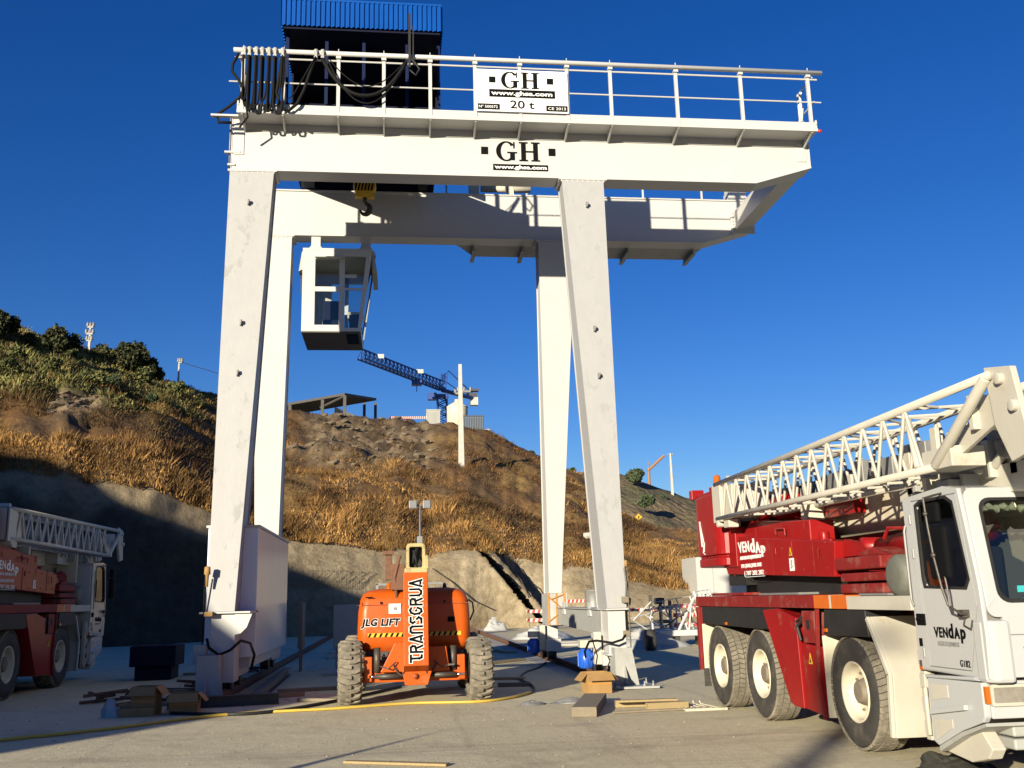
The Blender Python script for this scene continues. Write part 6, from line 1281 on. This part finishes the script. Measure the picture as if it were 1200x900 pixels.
# jumble of white guard railings on a skid
rr = thing('railing_stack', (9.2, 31, 0), 'tangle of white painted guard railings piled on a white slab behind the crane', 'railings')
mb = MB(); mb.box(7.9, 10.9, 30.8, 31.9, .32, .50); mb.box(9.6, 11.0, 30.4, 31.5, .22, .30); mb.build('slab', M['white'], rr, .02); mb = MB()
for x in (8.1, 8.8, 9.7, 10.6): mb.box(x-.08, x+.08, 30.9, 31.8, 0, .32)
mb.build('skid', M['darksteel'], rr)
mb = MB(); rs = random.Random(5)
def frame(a, b, c, d, r=.035, bars=1):
    P = [Vector(p) for p in (a, b, c, d)]; mb.tube([P[0],P[1],P[2],P[3],P[0]], r, 6)
    for k in range(1, bars+1): t = k/(bars+1); mb.tube([P[0].lerp(P[3], t), P[1].lerp(P[2], t)], r*.7, 6)
frame((8.8,31.2,.5),(8.5,31.4,2.25),(10.3,31.3,2.65),(10.5,31.1,.7), bars=3); frame((9.8,31,.5),(9.5,31.2,2.7),(10.1,31.6,2.8),(10.6,31.4,.6), .05, 2); frame((8.0,31.3,.6),(7.4,31.3,1.3),(8.9,31.5,1.9),(9.6,31.4,.9), bars=2); frame((8.2,31.6,.5),(8.2,31.7,1.9),(9.8,31.8,2.0),(9.9,31.7,.5), bars=4)
frame((9.2,31,.5),(9.3,31,1.8),(10.6,31,1.7),(10.7,31,.5), .03, 2); mb.tube([(8.6+.55*math.cos(a),31.3,1.3+.5*math.sin(a)) for a in [k*.35 for k in range(14)]], .03, 6); mb.tube([(8.9,31.1,.6),(9.5,31.2,2.4)], .05, 6); mb.tube([(7.5,31.3,1.2),(8.1,31.3,2.2),(8.5,31.4,2.2)], .03, 6)
mb.v = [(p[0], p[1], .34+(p[2]-.34)*.56) for p in mb.v]
mb.build('railing_frames', M['white'], rr)
mb = MB(); mb.box(9.9, 10.3, 31.5, 31.8, .5, 1.0); mb.box(8.3,8.6,31.5,31.7,1.3,1.5); mb.tube([(8.5,31.2,.6),(9.2,31.1,1.1),(9.4,31.1,.7)], .03, 6); mb.build('dark_bits', M['shed'], rr)
crumple('scrap_heap', 16.4, 31, 1.6, .8, .9, M['darksteel'], 'dark heap of scrap behind the rear wheel of the crane', 'scrap', 21)
mb = MB(); mb.lathe((7.3, 29, .25), (1,0,0), [(0,0),(0,.3),(.25,.3),(.25,.2),(.02,.2),(.02,0)], 20); mb.v = [(p[0], p[1], p[2]+.06) for p in mb.v]; lone(mb, 'old_tyre', M['rubber'], (7.4,29,0), 'dark old tyre lying by the crumpled plastic sheet', 'tyre')
# grey drum and dark post behind the carriage
mb = MB(); mb.lathe((9.2, 46, 0), (0,0,1), [(0,0),(0,.42),(.9,.42),(.92,.44),(.95,.42),(1.85,.42),(1.87,.44),(1.9,.42),(1.9,0)], 24); lone(mb, 'drum', M['steel'], (9.2,46,0), 'tall grey drum standing between the right gantry legs', 'drum')
mb = MB(); mb.lathe((10.9, 47, 0), (0,0,1), [(0,0),(0,.1),(1.1,.1),(1.15,.26),(1.45,.3),(1.6,.1),(1.6,0)], 14); lone(mb, 'dark_bollard', M['black'], (10.9,47,0), 'dark round topped bollard right of the grey drum', 'bollard')
# small white post, concrete block, grey sheets left of the lift
mb = MB(); mb.box(1.9, 2.3, 45, 45.3, 0, 1.5); mb.box(2.26,2.34,44.98,45.32,0,1.52); lone(mb, 'white_post', M['plastic'], (2.1,45,0), 'short white upright board just right of the orange lift', 'board', bevel=.01)
crumple('plaster_heap', 5.1, 52, .6, .4, .5, M['plastic'], 'small white heap at the foot of the concrete slope', 'heap', 31)
mb = MB(); mb.box(-1.55, -.95, 26, 26.2, .45, 1.55); mb.box(-1.5,-1.42,26.2,26.28,0,.45); mb.box(-1.06,-.98,26.2,26.28,0,.45); lone(mb, 'grey_cabinet', M['galv'], (-1.3,26,0), 'pale grey upright cabinet in the shade left of the lift', 'cabinet', bevel=.01)
mb = MB()
for x in (-.35, .1): mb.tube([(x,28,0),(x,28,1.9)], .03, 6)
for z in (.9, 1.85): mb.tube([(-.8,28,z),(.3,28,z)], .025, 6)
mb.tube([(-.8,28,0),(-.8,28,1.85)], .025, 6); lone(mb, 'guard_rail', M['galv'], (-.3,28,0), 'thin grey guard rail behind the left hood of the lift', 'railing')
mb = MB(); mb.box(-2.30,-2.2,24.6,25.4,.55,1.62); mb.box(-2.28,-2.24,24.8,24.88,0,.55); mb.box(-2.28,-2.24,25.2,25.28,0,.55); lone(mb, 'plywood_panel', M['wood'], (-2.3,25,0), 'dark weathered panel standing at the far end of the white enclosure', 'panel')
mb = MB(); mb.box(-1.6, 1.0, 23.2, 24.4, .004, .06); mb.box(-1.3,.6,25.3,26.2,.004,.05); lone(mb, 'steel_plate', M['galv'], (-.3,23.8,0), 'flat pale steel sheets on the ground behind the lift', 'steel sheet', bevel=.004)
mb = MB(); mb.box(4.9, 7.6, 33.2, 34.8, .004, .09); mb.box(5.4,6.8,33.6,34.5,.09,.14); lone(mb, 'concrete_slab', M['concrete'], (6,34,0), 'flat pale concrete slab behind the rear right gantry leg', 'slab', bevel=.02)
# debris in shade at left
for k, (x, y) in enumerate(((-4.2,16.9),(-5.2,18.6),(-3.9,20.6),(-6.0,27),(-4.6,29),(-3.6,25.5))):
    mb = MB(); rs = random.Random(k)
    for j in range(5): a = rs.uniform(0,3.14); l = rs.uniform(.3,.8); px_, py_ = x+rs.uniform(-.3,.3), y+rs.uniform(-.2,.2); mb.tube([(px_-l*math.cos(a)/2,py_-l*math.sin(a)/2,.03+.03*j),(px_+l*math.cos(a)/2,py_+l*math.sin(a)/2,.05+.035*j)], .03, 6)
    lone(mb, 'scrap_pile', M['rust'], (x,y,0), ['rusty scrap right under the tall cardboard box','rusty scrap pile left behind the cardboard boxes','rusty scrap pile close to the left of the enclosure','rusty scrap pile just ahead of the shaded crane cab','farthest rusty scrap pile in the shade','rusty scrap pile behind the left gantry leg'][k], 'scrap', 'rusty scrap in the shade')
mb = MB(); mb.box(-5.9,-4.9,23.6,24.6,.3,.75); mb.box(-5.8,-5.0,23.7,24.5,.0,.3); lone(mb, 'equipment_crate', M['navy'], (-5.4,24,0), 'dark blue equipment crate in deep shade right of the shaded crane', 'crate', bevel=.02)
# floodlights on a mast
fl = thing('floodlight_mast', (1.05, 42, 0), 'thin mast with two square floodlights rising behind the orange lift', 'floodlight')
mb = MB(); mb.tube([(1.05,42,0),(1.05,42,5.55)], .035, 8); mb.tube([(.65,42,5.55),(1.45,42,5.55)], .03, 8); mb.box(.92,1.15,41.95,42.05,3.9,4.25); mb.build('mast', M['steel'], fl)
for x in (.76, 1.34): mb = MB(); mb.box(x-.17, x+.17, 41.8, 41.95, 5.40, 5.75); l_ = mb.build('floodlight', M['steel'], fl, .03); mb = MB(); mb.box(x-.14, x+.14, 41.785, 41.80, 5.44, 5.71); mb.build('lens', M['lamp'], l_)

# ---- utility poles
def pole(px, base_py, top_py, wpx, lab, Y=None, arms=(), m='poleconc', flat=False):
    b = hill_at(px, base_py) if Y is None else at(px, base_py, Y=Y); t = at(px, top_py, Y=b.y); d = (b-CAM).length/FPX; r = wpx*d/2
    p = thing('utility_pole', (b.x, b.y, b.z-.5), lab, 'utility pole', 'utility poles on the hillside'); mb = MB()
    mb.hexa([(b.x-r,b.y-r*.7,b.z-.5),(b.x+r,b.y-r*.7,b.z-.5),(b.x+r,b.y+r*.7,b.z-.5),(b.x-r,b.y+r*.7,b.z-.5)], [(b.x-r*.55,b.y-r*.5,t.z),(b.x+r*.55,b.y-r*.5,t.z),(b.x+r*.55,b.y+r*.5,t.z),(b.x-r*.55,b.y+r*.5,t.z)]); mb.build('pole', M[m], p, .02)
    for (f, l0, l1) in arms:
        z = t.z+(b.z-t.z)*f; a = MB(); a.box(b.x+l0*d, b.x+l1*d, b.y-.08, b.y+.08, z-.08, z+.08)
        for q in (l0, l1, (l0+l1)/2): a.lathe((b.x+q*d, b.y, z), (0,0,1), [(.0,0),(.0,.08),(.1,.13),(.2,.08),(.3,.11),(.4,0)], 8)
        a.build('crossarm', M['steel'], p)
    return p, b, t
pole(541, 546, 427, 7.2, 'tall tapered concrete pole standing mid slope below the tower crane', arms=((.27,-3,12),(.29,-6,3)))
pole(103, 412, 380, 3.0, 'concrete pole with short arms between dark trees on the left ridge', arms=((.1,-3,3),(.35,-4,3),(.6,-3,2)))
pole(208, 452, 421, 2.6, 'plain thin pole on the ridge left of the left gantry leg', arms=((.12,-1,3),))
pole(297, 482, 424, 2.4, 'thin pole glimpsed between the two left gantry legs')
pole(788, 578, 531, 3.0, 'slender pole on the far right hill beside the small crane', Y=182, arms=((.05,-3,3),(.35,-2,2.5),(.6,-2,1.5)))
# wires
w0 = at(208, 423, Y=88); w1 = at(300, 437, Y=96); mb = MB(); mb.tube([w0, w0.lerp(w1, .5)+Vector((0,0,-.6)), w1], .03, 4); lone(mb, 'overhead_wire', M['galv'], w0, 'thin overhead wire sagging from the plain ridge pole', 'wire')
# ---- tower crane
TYc = 200.; tm = at(518, 455, Y=TYc); tipp = at(422, 420, Z=tm.z); cj = at(556, 464, Z=tm.z); tb = at(518, 496, Y=TYc)
tc = thing('tower_crane', (tm.x, tm.y, tb.z), 'blue tower crane rising behind the ridge with its long jib to the left', 'tower crane')
def lattice(mb, A, B, w_, h, n, rc_, rd, tri=True):
    A = Vector(A); B = Vector(B); d = (B-A).normalized(); s = d.cross(Vector((0,0,1))).normalized() if abs(d.z) < .9 else Vector((1,0,0)); u = s.cross(d).normalized()
    cs = [lambda t, q=q: A.lerp(B, t)+s*q[0]+u*q[1] for q in (((-w_/2,0),(w_/2,0),(0,h)) if tri else ((-w_/2,-h/2),(w_/2,-h/2),(w_/2,h/2),(-w_/2,h/2)))]
    for c_ in cs: mb.tube([c_(0), c_(1)], rc_, 5)
    m = len(cs)
    for k in range(n):
        for i in range(m):
            j = (i+1) % m; mb.tube([cs[i](k/n), cs[j]((k+.5)/n)], rd, 4); mb.tube([cs[j]((k+.5)/n), cs[i]((k+1)/n)], rd, 4)
mb = MB(); lattice(mb, tm+Vector((0,0,-.3)), tipp, 1.5, 1.9, 22, .17, .09); jb = mb.build('jib', M['craneblue'], tc)
mb = MB(); lattice(mb, Vector((tm.x,tm.y,tb.z-8)), tm+Vector((0,0,-1.5)), 1.9, 1.9, 9, .20, .11, False); mb.build('mast', M['craneblue'], tc)
mb = MB(); mb.tube([tm+Vector((0,0,-.4)), cj+Vector((0,0,-.6))], .45, 6); mb.tube([tm.lerp(tipp,.0)+Vector((0,0,2.2)), tm+Vector((1.5,2,4.2)), cj+Vector((0,0,.2))], .12, 5); mb.tube([tm+Vector((0,0,2)), cj.lerp(tm,.4)], .1, 5); lattice(mb, tm+Vector((0,0,-.3)), tm+Vector((.5,.3,3.2)), 1.3, 1.3, 3, .15, .08, False); mb.box(tm.x-1.3,tm.x+1.3,tm.y-1,tm.y+1,tm.z-2.0,tm.z-1.4); mb.build('counter_jib', M['craneblue'], tc)
mb = MB(); mb.box(cj.x-1.9, cj.x+.5, cj.y-.9, cj.y+.9, cj.z-.4, cj.z+.5); mb.box(cj.x-1.2,cj.x+.9,cj.y-.7,cj.y+.7,cj.z+1.0,cj.z+1.5); mb.build('winch_deck', M['cranedark'], tc); mb = MB(); mb.box(cj.x-.9, cj.x+.7, cj.y-.8, cj.y+.8, cj.z-2.1, cj.z-.4); mb.build('counterweight', M['offwhite'], tc)
mb = MB(); q = tm.lerp(tipp, .34); mb.box(q.x-1, q.x+1, q.y-.8, q.y+.8, q.z-1.3, q.z-.4); mb.tube([q, q+Vector((0,0,-2.6))], .08, 4); mb.box(tm.x-3.0,tm.x-1.2,tm.y-1.4,tm.y+.2,tm.z-2.6,tm.z-1.2); mb.build('trolley', M['craneblue'], tc)
mb = MB()
for t in (.30, .78): q = tm.lerp(tipp, t); mb.box(q.x-.7, q.x+.7, q.y-1, q.y-.8, q.z+1.2, q.z+2.0)
mb.build('white_board', M['barwhite'], jb)
# ---- shed, silo, containers on the ridge
sh0 = at(300, 484, Y=108); S_ = thing('open_shed', (sh0.x, 108, sh0.z), 'long dark flat roofed open shed on the ridge behind the left gantry legs', 'shed')
a = at(296, 479, Y=104); b = at(404, 461, Y=104); c_ = at(441, 466, Y=112)
mb = MB(); c_ = at(441, 467, Y=111); d_ = at(300, 474, Y=111)
mb.hexa([(a.x-4,104,a.z-1.0),(b.x,104,b.z-.22),(c_.x,111,c_.z-.22),(a.x-4,111,a.z-.7)], [(a.x-4,104,a.z-.75),(b.x,104,b.z+.05),(c_.x,111,c_.z+.05),(a.x-4,111,a.z-.45)]); mb.build('roof', M['shed'], S_)
mb = MB()
for px_, y in ((340,104),(362,110),(378,104),(404,104),(427,112),(440,112.5)):
    p = at(px_, 470, Y=y); mb.box(p.x-.16, p.x+.16, y-.16, y+.16, p.z-5, (c_.z-.2 if px_ > 420 else b.z-.25) if px_ > 400 else a.z+(b.z-a.z)*(px_-296)/108-.3)
p0 = at(375, 478, Y=104); p1 = at(404, 464, Y=104); mb.tube([p0, p1], .12, 5); mb.build('post', M['shed'], S_)
p0 = at(392, 482, Y=106); p1 = at(440, 492, Y=106); mb = MB(); mb.hexa([(p0.x,106,p0.z-1.5),(p1.x,110,p1.z-1),(p1.x,111,p1.z-1),(p0.x,107,p0.z-1.5)], [(p0.x,106,p0.z+.5),(p1.x,110,p1.z+.3),(p1.x,111,p1.z+.3),(p0.x,107,p0.z+.5)]); mb.build('low_wall', M['concrete'], S_)
def hbox(px0, px1, py0, py1, Y, dep, name, mats, lab, cat, ribs=True, group=None):
    a = at(px0, py1, Y=Y); b = at(px1, py0, Y=Y); r = thing(name, (a.x, Y, a.z), lab, cat, group); mb = MB(); mb.box(a.x, b.x, Y, Y+dep, a.z-1.5, b.z); w_ = mb.build('body', mats[0], r)
    if ribs:
        mb = MB(); n = 12
        for k in range(n): x = a.x+(b.x-a.x)*(k+.3)/n; mb.box(x, x+(b.x-a.x)/n*.4, Y-.06, Y, a.z-1.4, b.z-.2)
        for z in (b.z-.12,): mb.box(a.x-.05, b.x+.05, Y-.08, Y+dep+.05, z, z+.14)
        mb.build('ribs', mats[1], w_)
    return r
hbox(500, 516, 480, 494, 116, 3.2, 'site_cabin', (M['barwhite'], M['galv']), 'white site cabin left of the tower crane mast', 'cabin', group='cabins on the ridge')
sl_ = at(536, 494, Y=114); s2 = at(548, 478, Y=114); r = s2.x-sl_.x; si = thing('silo', (sl_.x, 114, sl_.z), 'round cream silo with a low cone roof beside the concrete pole', 'silo'); mb = MB(); mb.lathe((sl_.x,114,sl_.z-2),(0,0,1),[(0,0),(0,r),(s2.z-sl_.z+2,r)],32); mb.build('tank', M['cream'], si); mb = MB(); mb.lathe((sl_.x,114,s2.z),(0,0,1),[(0,r*1.03),(.12,r*1.03),(.55,r*.5),(.75,.3),(1.0,.3),(1.0,0)],32); mb.build('cone_roof', M['cream'], si)
hbox(543, 567, 487, 506, 112, 6, 'shipping_container', (mat('grey_blue_container', (.12,.17,.24), .6, c2=(.09,.13,.19), scale=2), M['shed']), 'grey blue ribbed container right of the concrete pole', 'container', group='cabins on the ridge')
hbox(567.5, 574, 503, 510, 108, 2.5, 'dark_box_unit', (M['shed'], M['barwhite']), 'tiny dark box at the right end of the ridge buildings', 'box')
a = at(457, 487, Y=112); b = at(500, 491, Y=112); barrier(a.x, 112, b.x, 112, 'distant red and white barrier rails on the ridge left of the white cabin', rows=(0,), n=18, w_=.3)
bb = [o for o in col.objects if o.get('label', '').startswith('distant red')][0]; bb.location.z = a.z-.4
mb = MB(); p = at(225, 463, Y=100); q = at(262, 474, Y=100); mb.hexa([(p.x,100,p.z-3),(q.x+2,100,q.z-3),(q.x+2,103,q.z-3),(p.x,103,p.z-3)], [(p.x,100,p.z-.1),(q.x+2,100,q.z-.4),(q.x+2,103,q.z-.4),(p.x,103,p.z-.1)]); mb.hexa([(p.x-.2,99.8,p.z),(q.x+2.2,99.8,q.z-.3),(q.x+2.2,103.2,q.z-.3),(p.x-.2,103.2,p.z)], [(p.x-.2,99.8,p.z+.25),(q.x+2.2,99.8,q.z-.05),(q.x+2.2,103.2,q.z-.05),(p.x-.2,103.2,p.z+.25)])
lone(mb, 'white_building', M['barwhite'], (p.x,100,p.z-3), 'sloping white wall of a low building on the ridge left of the gantry leg', 'building')
# white panel wall behind the crane tail
p = hill_at(833, 688); q = at(815, 653, Y=p.y-2); q2 = at(872, 653, Y=p.y-2); mb = MB(); mb.box(q.x, q2.x, p.y-2, p.y+1, p.z-1.6, q.z); wb = thing('white_building', (q.x, p.y-2, p.z-1.6), 'plain white block behind the red tail of the sunlit crane', 'building'); mb.build('wall', M['barwhite'], wb); mb = MB()
for t in (.33, .66): x = q.x+(q2.x-q.x)*t; mb.box(x-.02, x+.02, p.y-2.015, p.y-2, p.z-1.5, q.z-.05)
mb.build('panel_seam', M['galv'], wb)
# yellow sign on the near ridge
p = hill_at(748, 618); sg = thing('road_sign', tuple(p), 'small yellow diamond sign on the brow right of the gantry', 'sign'); t = at(748, 606, Y=p.y); mb = MB(); mb.tube([p-Vector((0,0,.5)), t], .05, 6); mb.build('post', M['steel'], sg); mb = MB(); h = .32; mb.prism([(t.x,t.z-h),(t.x+h,t.z),(t.x,t.z+h),(t.x-h,t.z)], 'y', p.y-.1, p.y-.06); s_ = mb.build('sign_plate', M['hookyel'], sg); mb = MB(); mb.prism([(t.x,t.z-.14),(t.x+.09,t.z+.04),(t.x,t.z+.14),(t.x-.04,t.z)], 'y', p.y-.12, p.y-.1); mb.build('symbol', M['ink'], s_)
# small far crane at the right
p = at(761, 566, Y=188); fc = thing('loader_crane', (p.x,188,p.z), 'small rusty orange boom crane on the far hill left of the slender pole', 'crane'); mb = MB(); mb.tube([p-Vector((0,0,2)), at(760,548,Y=188)], .28, 6); mb.tube([at(759,552,Y=188), at(778,534,Y=188)], .30, 6); mb.tube([at(760,545,Y=188), at(759,540,Y=188)], .10, 5); mb.build('arm', mat('faded_orange_steel', (.25,.13,.065), .7), fc)
# debris pieces on slope: white rock / sheet
for px_, py_, r_, lab in ((691,632,.35,'pale stone on the grass just left of the right gantry leg'),(698,640,.2,'smaller pale stone lower on the grass by the right gantry leg')):
    p = hill_at(px_, py_); bm = bmesh.new(); bmesh.ops.create_icosphere(bm, subdivisions=2, radius=r_)
    for v in bm.verts: v.co *= random.uniform(.8, 1.2)
    me = bpy.data.meshes.new('rock'); bm.to_mesh(me); bm.free(); me.materials.append(M['concrete']); o = bpy.data.objects.new('rock', me); col.objects.link(o); o.location = p+Vector((0,-.4,.25)); o.scale = (1.3,.8,.7); tag(o, lab, 'rock', 'pale stones on the slope')
# fence wire line above the concrete at left
fr_ = thing('wire_fence', tuple(hill_pt(345, 1.0)), 'low fence of thin stakes on the sprayed concrete behind the left gantry legs', 'fence'); mb = MB()
for k in range(34):
    px_ = 338+k*2.6; p = hill_pt(px_, .55); mb.tube([p+Vector((0,-.15,-.2)), p+Vector((.08*math.sin(k*1.7),-.4,.85+.25*math.sin(k*2.3)))], .014, 4)
for f in (.35, 1.0): mb.tube([hill_pt(338+k*9, .55)+Vector((0,-.35,f+.08*math.sin(k*3))) for k in range(10)], .015, 4)
mb.build('stakes_and_wire', M['wood'], fr_)
# hoses down the concrete
for k, pts in enumerate((((590,650),(596,664),(606,682),(614,700),(622,716)),((566,652),(572,668),(585,684)),((506,668),(528,684),(552,706),(574,716)),((612,668),(622,684),(627,694)))):
    mb = MB(); mb.tube([hill_at(*q)+Vector((0,-.25,.1)) for q in pts], .035, 5); p = hill_at(*pts[0]); lone(mb, 'slope_hose', M['darksteel'], p, ['dark hose trailing down the shaded gully of the concrete slope','short dark hose beside the pale concrete rib','thin cable slanting across the sunlit concrete buttress','looped dark hose right of the gully shadow'][k], 'hose', 'hoses on the concrete slope')

# ---- trees and shrubs
def leafy(name, c, rx, ry, rz, n, leaf, cols, lab, cat, grp, seed=0, trunk=True, blobs=7):
    rs = np.random.default_rng(seed); t = thing(name, (c[0], c[1], c[2]), lab, cat, grp); c = np.array(c, float)
    cen = []; 
    for k in range(blobs):
        a = rs.uniform(0, 2*np.pi); rr_ = rs.uniform(.1, .75); cen.append((math.cos(a)*rr_*rx, math.sin(a)*rr_*ry, rz*(.55+rs.uniform(-.2, .65)*(1-rr_*.6)), rs.uniform(.20, .42)))
    P = []
    per = n//blobs
    for (x, y, z, s) in cen:
        d = rs.normal(size=(per, 3)); d /= np.linalg.norm(d, axis=1)[:, None]; r = rs.uniform(.55, 1.12, (per, 1)); P.append(np.array([x, y, z])+d*r*np.array([rx*s*1.1, ry*s*1.1, rz*s]))
    P = np.concatenate(P); N = len(P); P[:, 2] = np.maximum(P[:, 2], .05)
    u = rs.normal(size=(N, 3)); u /= np.linalg.norm(u, axis=1)[:, None]; v = np.cross(u, rs.normal(size=(N, 3))); v /= np.linalg.norm(v, axis=1)[:, None]; L_ = leaf*rs.uniform(.6, 1.4, (N, 1))
    V = np.stack([P-u*L_, P+v*L_*.6, P+u*L_, P-v*L_*.6], 1).reshape(-1, 3)
    me = bpy.data.meshes.new('crown'); me.from_pydata(V.tolist(), [], (np.arange(N*4).reshape(-1, 4)).tolist())
    ci = rs.integers(0, len(cols), N); C = np.ones((N, 4, 4)); C[..., :3] = (np.array(cols)[ci]*rs.uniform(.6, 1.4, (N, 1)))[:, None, :]; ca = me.color_attributes.new('shade', 'FLOAT_COLOR', 'POINT'); ca.data.foreach_set('color', C.reshape(-1).astype(np.float32))
    me.materials.append(M['leaf']); o = bpy.data.objects.new('crown', me); col.objects.link(o); o.parent = t
    if trunk:
        mb = MB(); b = Vector(c); mb.tube([b+Vector((0,0,-.4)), b+Vector((.05,0,rz*.35)), b+Vector((.1,.1,rz*.8))], .12, 7, radii=[rx*.09, rx*.06, rx*.03])
        for (x, y, z, s) in cen[:5]: mb.tube([b+Vector((.04,0,rz*.25)), b+Vector((x*.6,y*.6,z*.75)), b+Vector((x,y,z))], .05, 5, radii=[rx*.045, rx*.03, rx*.012])
        mb.build('trunk', M['bark'], t)
    return t
DG = [(.035,.042,.02),(.055,.06,.026),(.025,.03,.016),(.08,.075,.035)]; OG = [(.10,.11,.04),(.07,.085,.03),(.14,.13,.055)]; GG = [(.06,.08,.04),(.08,.10,.05),(.045,.06,.03)]
for k, (px_, py_, w_, h_, lab) in enumerate(((-6,392,34,30,'dark rounded tree cut by the left picture edge on the ridge'),(28,396,16,10,'small dark tree right of the edge tree on the ridge'),(66,408,36,22,'dark flat topped tree just left of the ridge pole'),(126,424,34,20,'dark tree just right of the ridge pole'),(152,432,38,28,'widest dark tree of the clump on the left ridge'),(176,438,22,18,'dark tree ending the clump above the bare ridge'))):
    p = hill_at(px_, py_+6); d = (p-CAM).length/FPX; leafy('ridge_tree', p+Vector((0,0,-.3)), w_*d*.62, w_*d*.5, h_*d*1.05, 6500, .15, DG, lab, 'tree', 'dark trees along the left ridge', 40+k, blobs=19)
sh = [(20,425,30,16,OG),(60,440,36,16,OG),(100,448,30,14,OG),(135,455,26,14,GG),(170,452,30,18,OG),(200,462,26,16,OG),(222,470,20,12,GG),(175,478,22,14,GG),(232,480,16,10,OG),(120,466,20,10,GG),(40,410,22,12,OG),(85,425,28,12,OG),(150,470,18,10,OG),(5,440,26,14,OG)]
for k, (px_, py_, w_, h_, cc_) in enumerate(sh):
    p = hill_at(px_, py_); d = (p-CAM).length/FPX; leafy('shrub', p+Vector((0,0,-.2)), w_*d*.55, w_*d*.4, h_*d, 1500, .13, cc_, 'olive green shrub on the sunlit upper left hillside below the dark trees' if cc_ is OG else 'darker green shrub on the upper left hillside below the dark trees', 'shrub', 'olive shrubs on the upper left hillside' if cc_ is OG else 'darker shrubs on the upper left hillside', 80+k, trunk=False, blobs=6)
rs_ = [(653,536,8,5,'dark little shrub on the skyline just left of the right gantry legs'),(671,546,10,6,'dark little shrub on the skyline between the right gantry legs'),(700,560,10,7,None),(740,562,30,12,'largest dark green shrub on the far right hill'),(776,586,12,8,'small shrub on the far hill below the slender pole'),(757,592,24,9,'dark green shrub halfway up the far right hill'),(622,527,8,4,'tiny dark shrub on the skyline above the slope right of the containers'),(846,676,14,14,'green shrub beside the plain white block')]
for k, (px_, py_, w_, h_, lab) in enumerate(rs_):
    if lab is None: continue
    p = at(px_, py_+3, Y=176) if px_ in (740, 776, 757) else hill_at(px_, py_+2); 
    if px_ == 757: p = at(px_, py_, Y=160)
    d = (p-CAM).length/FPX; leafy('shrub', p+Vector((0,0,-.4)), w_*d*.55, w_*d*.4, h_*d*1.1, 2200 if w_ > 20 else 900, .3 if px_ > 700 and px_ < 800 else .14, GG, lab, 'shrub', 'green shrubs on the right hills', 120+k, trunk=False, blobs=11)
# ---- thin streak of cloud: left out of the mesh scene, the sky is clear

for o_ in [o for o in col.objects if o.parent is None and o.type == 'EMPTY' and o.get('category') not in ('mobile crane', 'gantry crane', 'boom lift', 'tree', 'shrub')]: split_pieces(o_)

# posts out of the frame whose shades cross the front of the yard
mb = MB(); bx_, by_ = .61-12.2*math.sin(SUN_AZ), 12.98-12.2*math.cos(SUN_AZ); mb.tube([(bx_,by_,0),(bx_,by_,1.1),(bx_,by_,2.59)], .1, 8, radii=[.14,.13,.01]); lone(mb, 'marker_post', M['galv'], (bx_,by_,0), 'tapered grey marker post just outside the left edge of the photo', 'post')
bx_, by_ = 5.57-42*math.sin(SUN_AZ), 12.05-42*math.cos(SUN_AZ); mb = MB(); mb.tube([(bx_,by_,0),(bx_,by_,9.4)], .16, 10); mb.box(bx_-.1,bx_+1.2,by_-.08,by_+.08,9.3,9.42); lone(mb, 'lamp_post', M['galv'], (bx_,by_,0), 'tall grey lamp post far behind the photographer', 'lamp post')
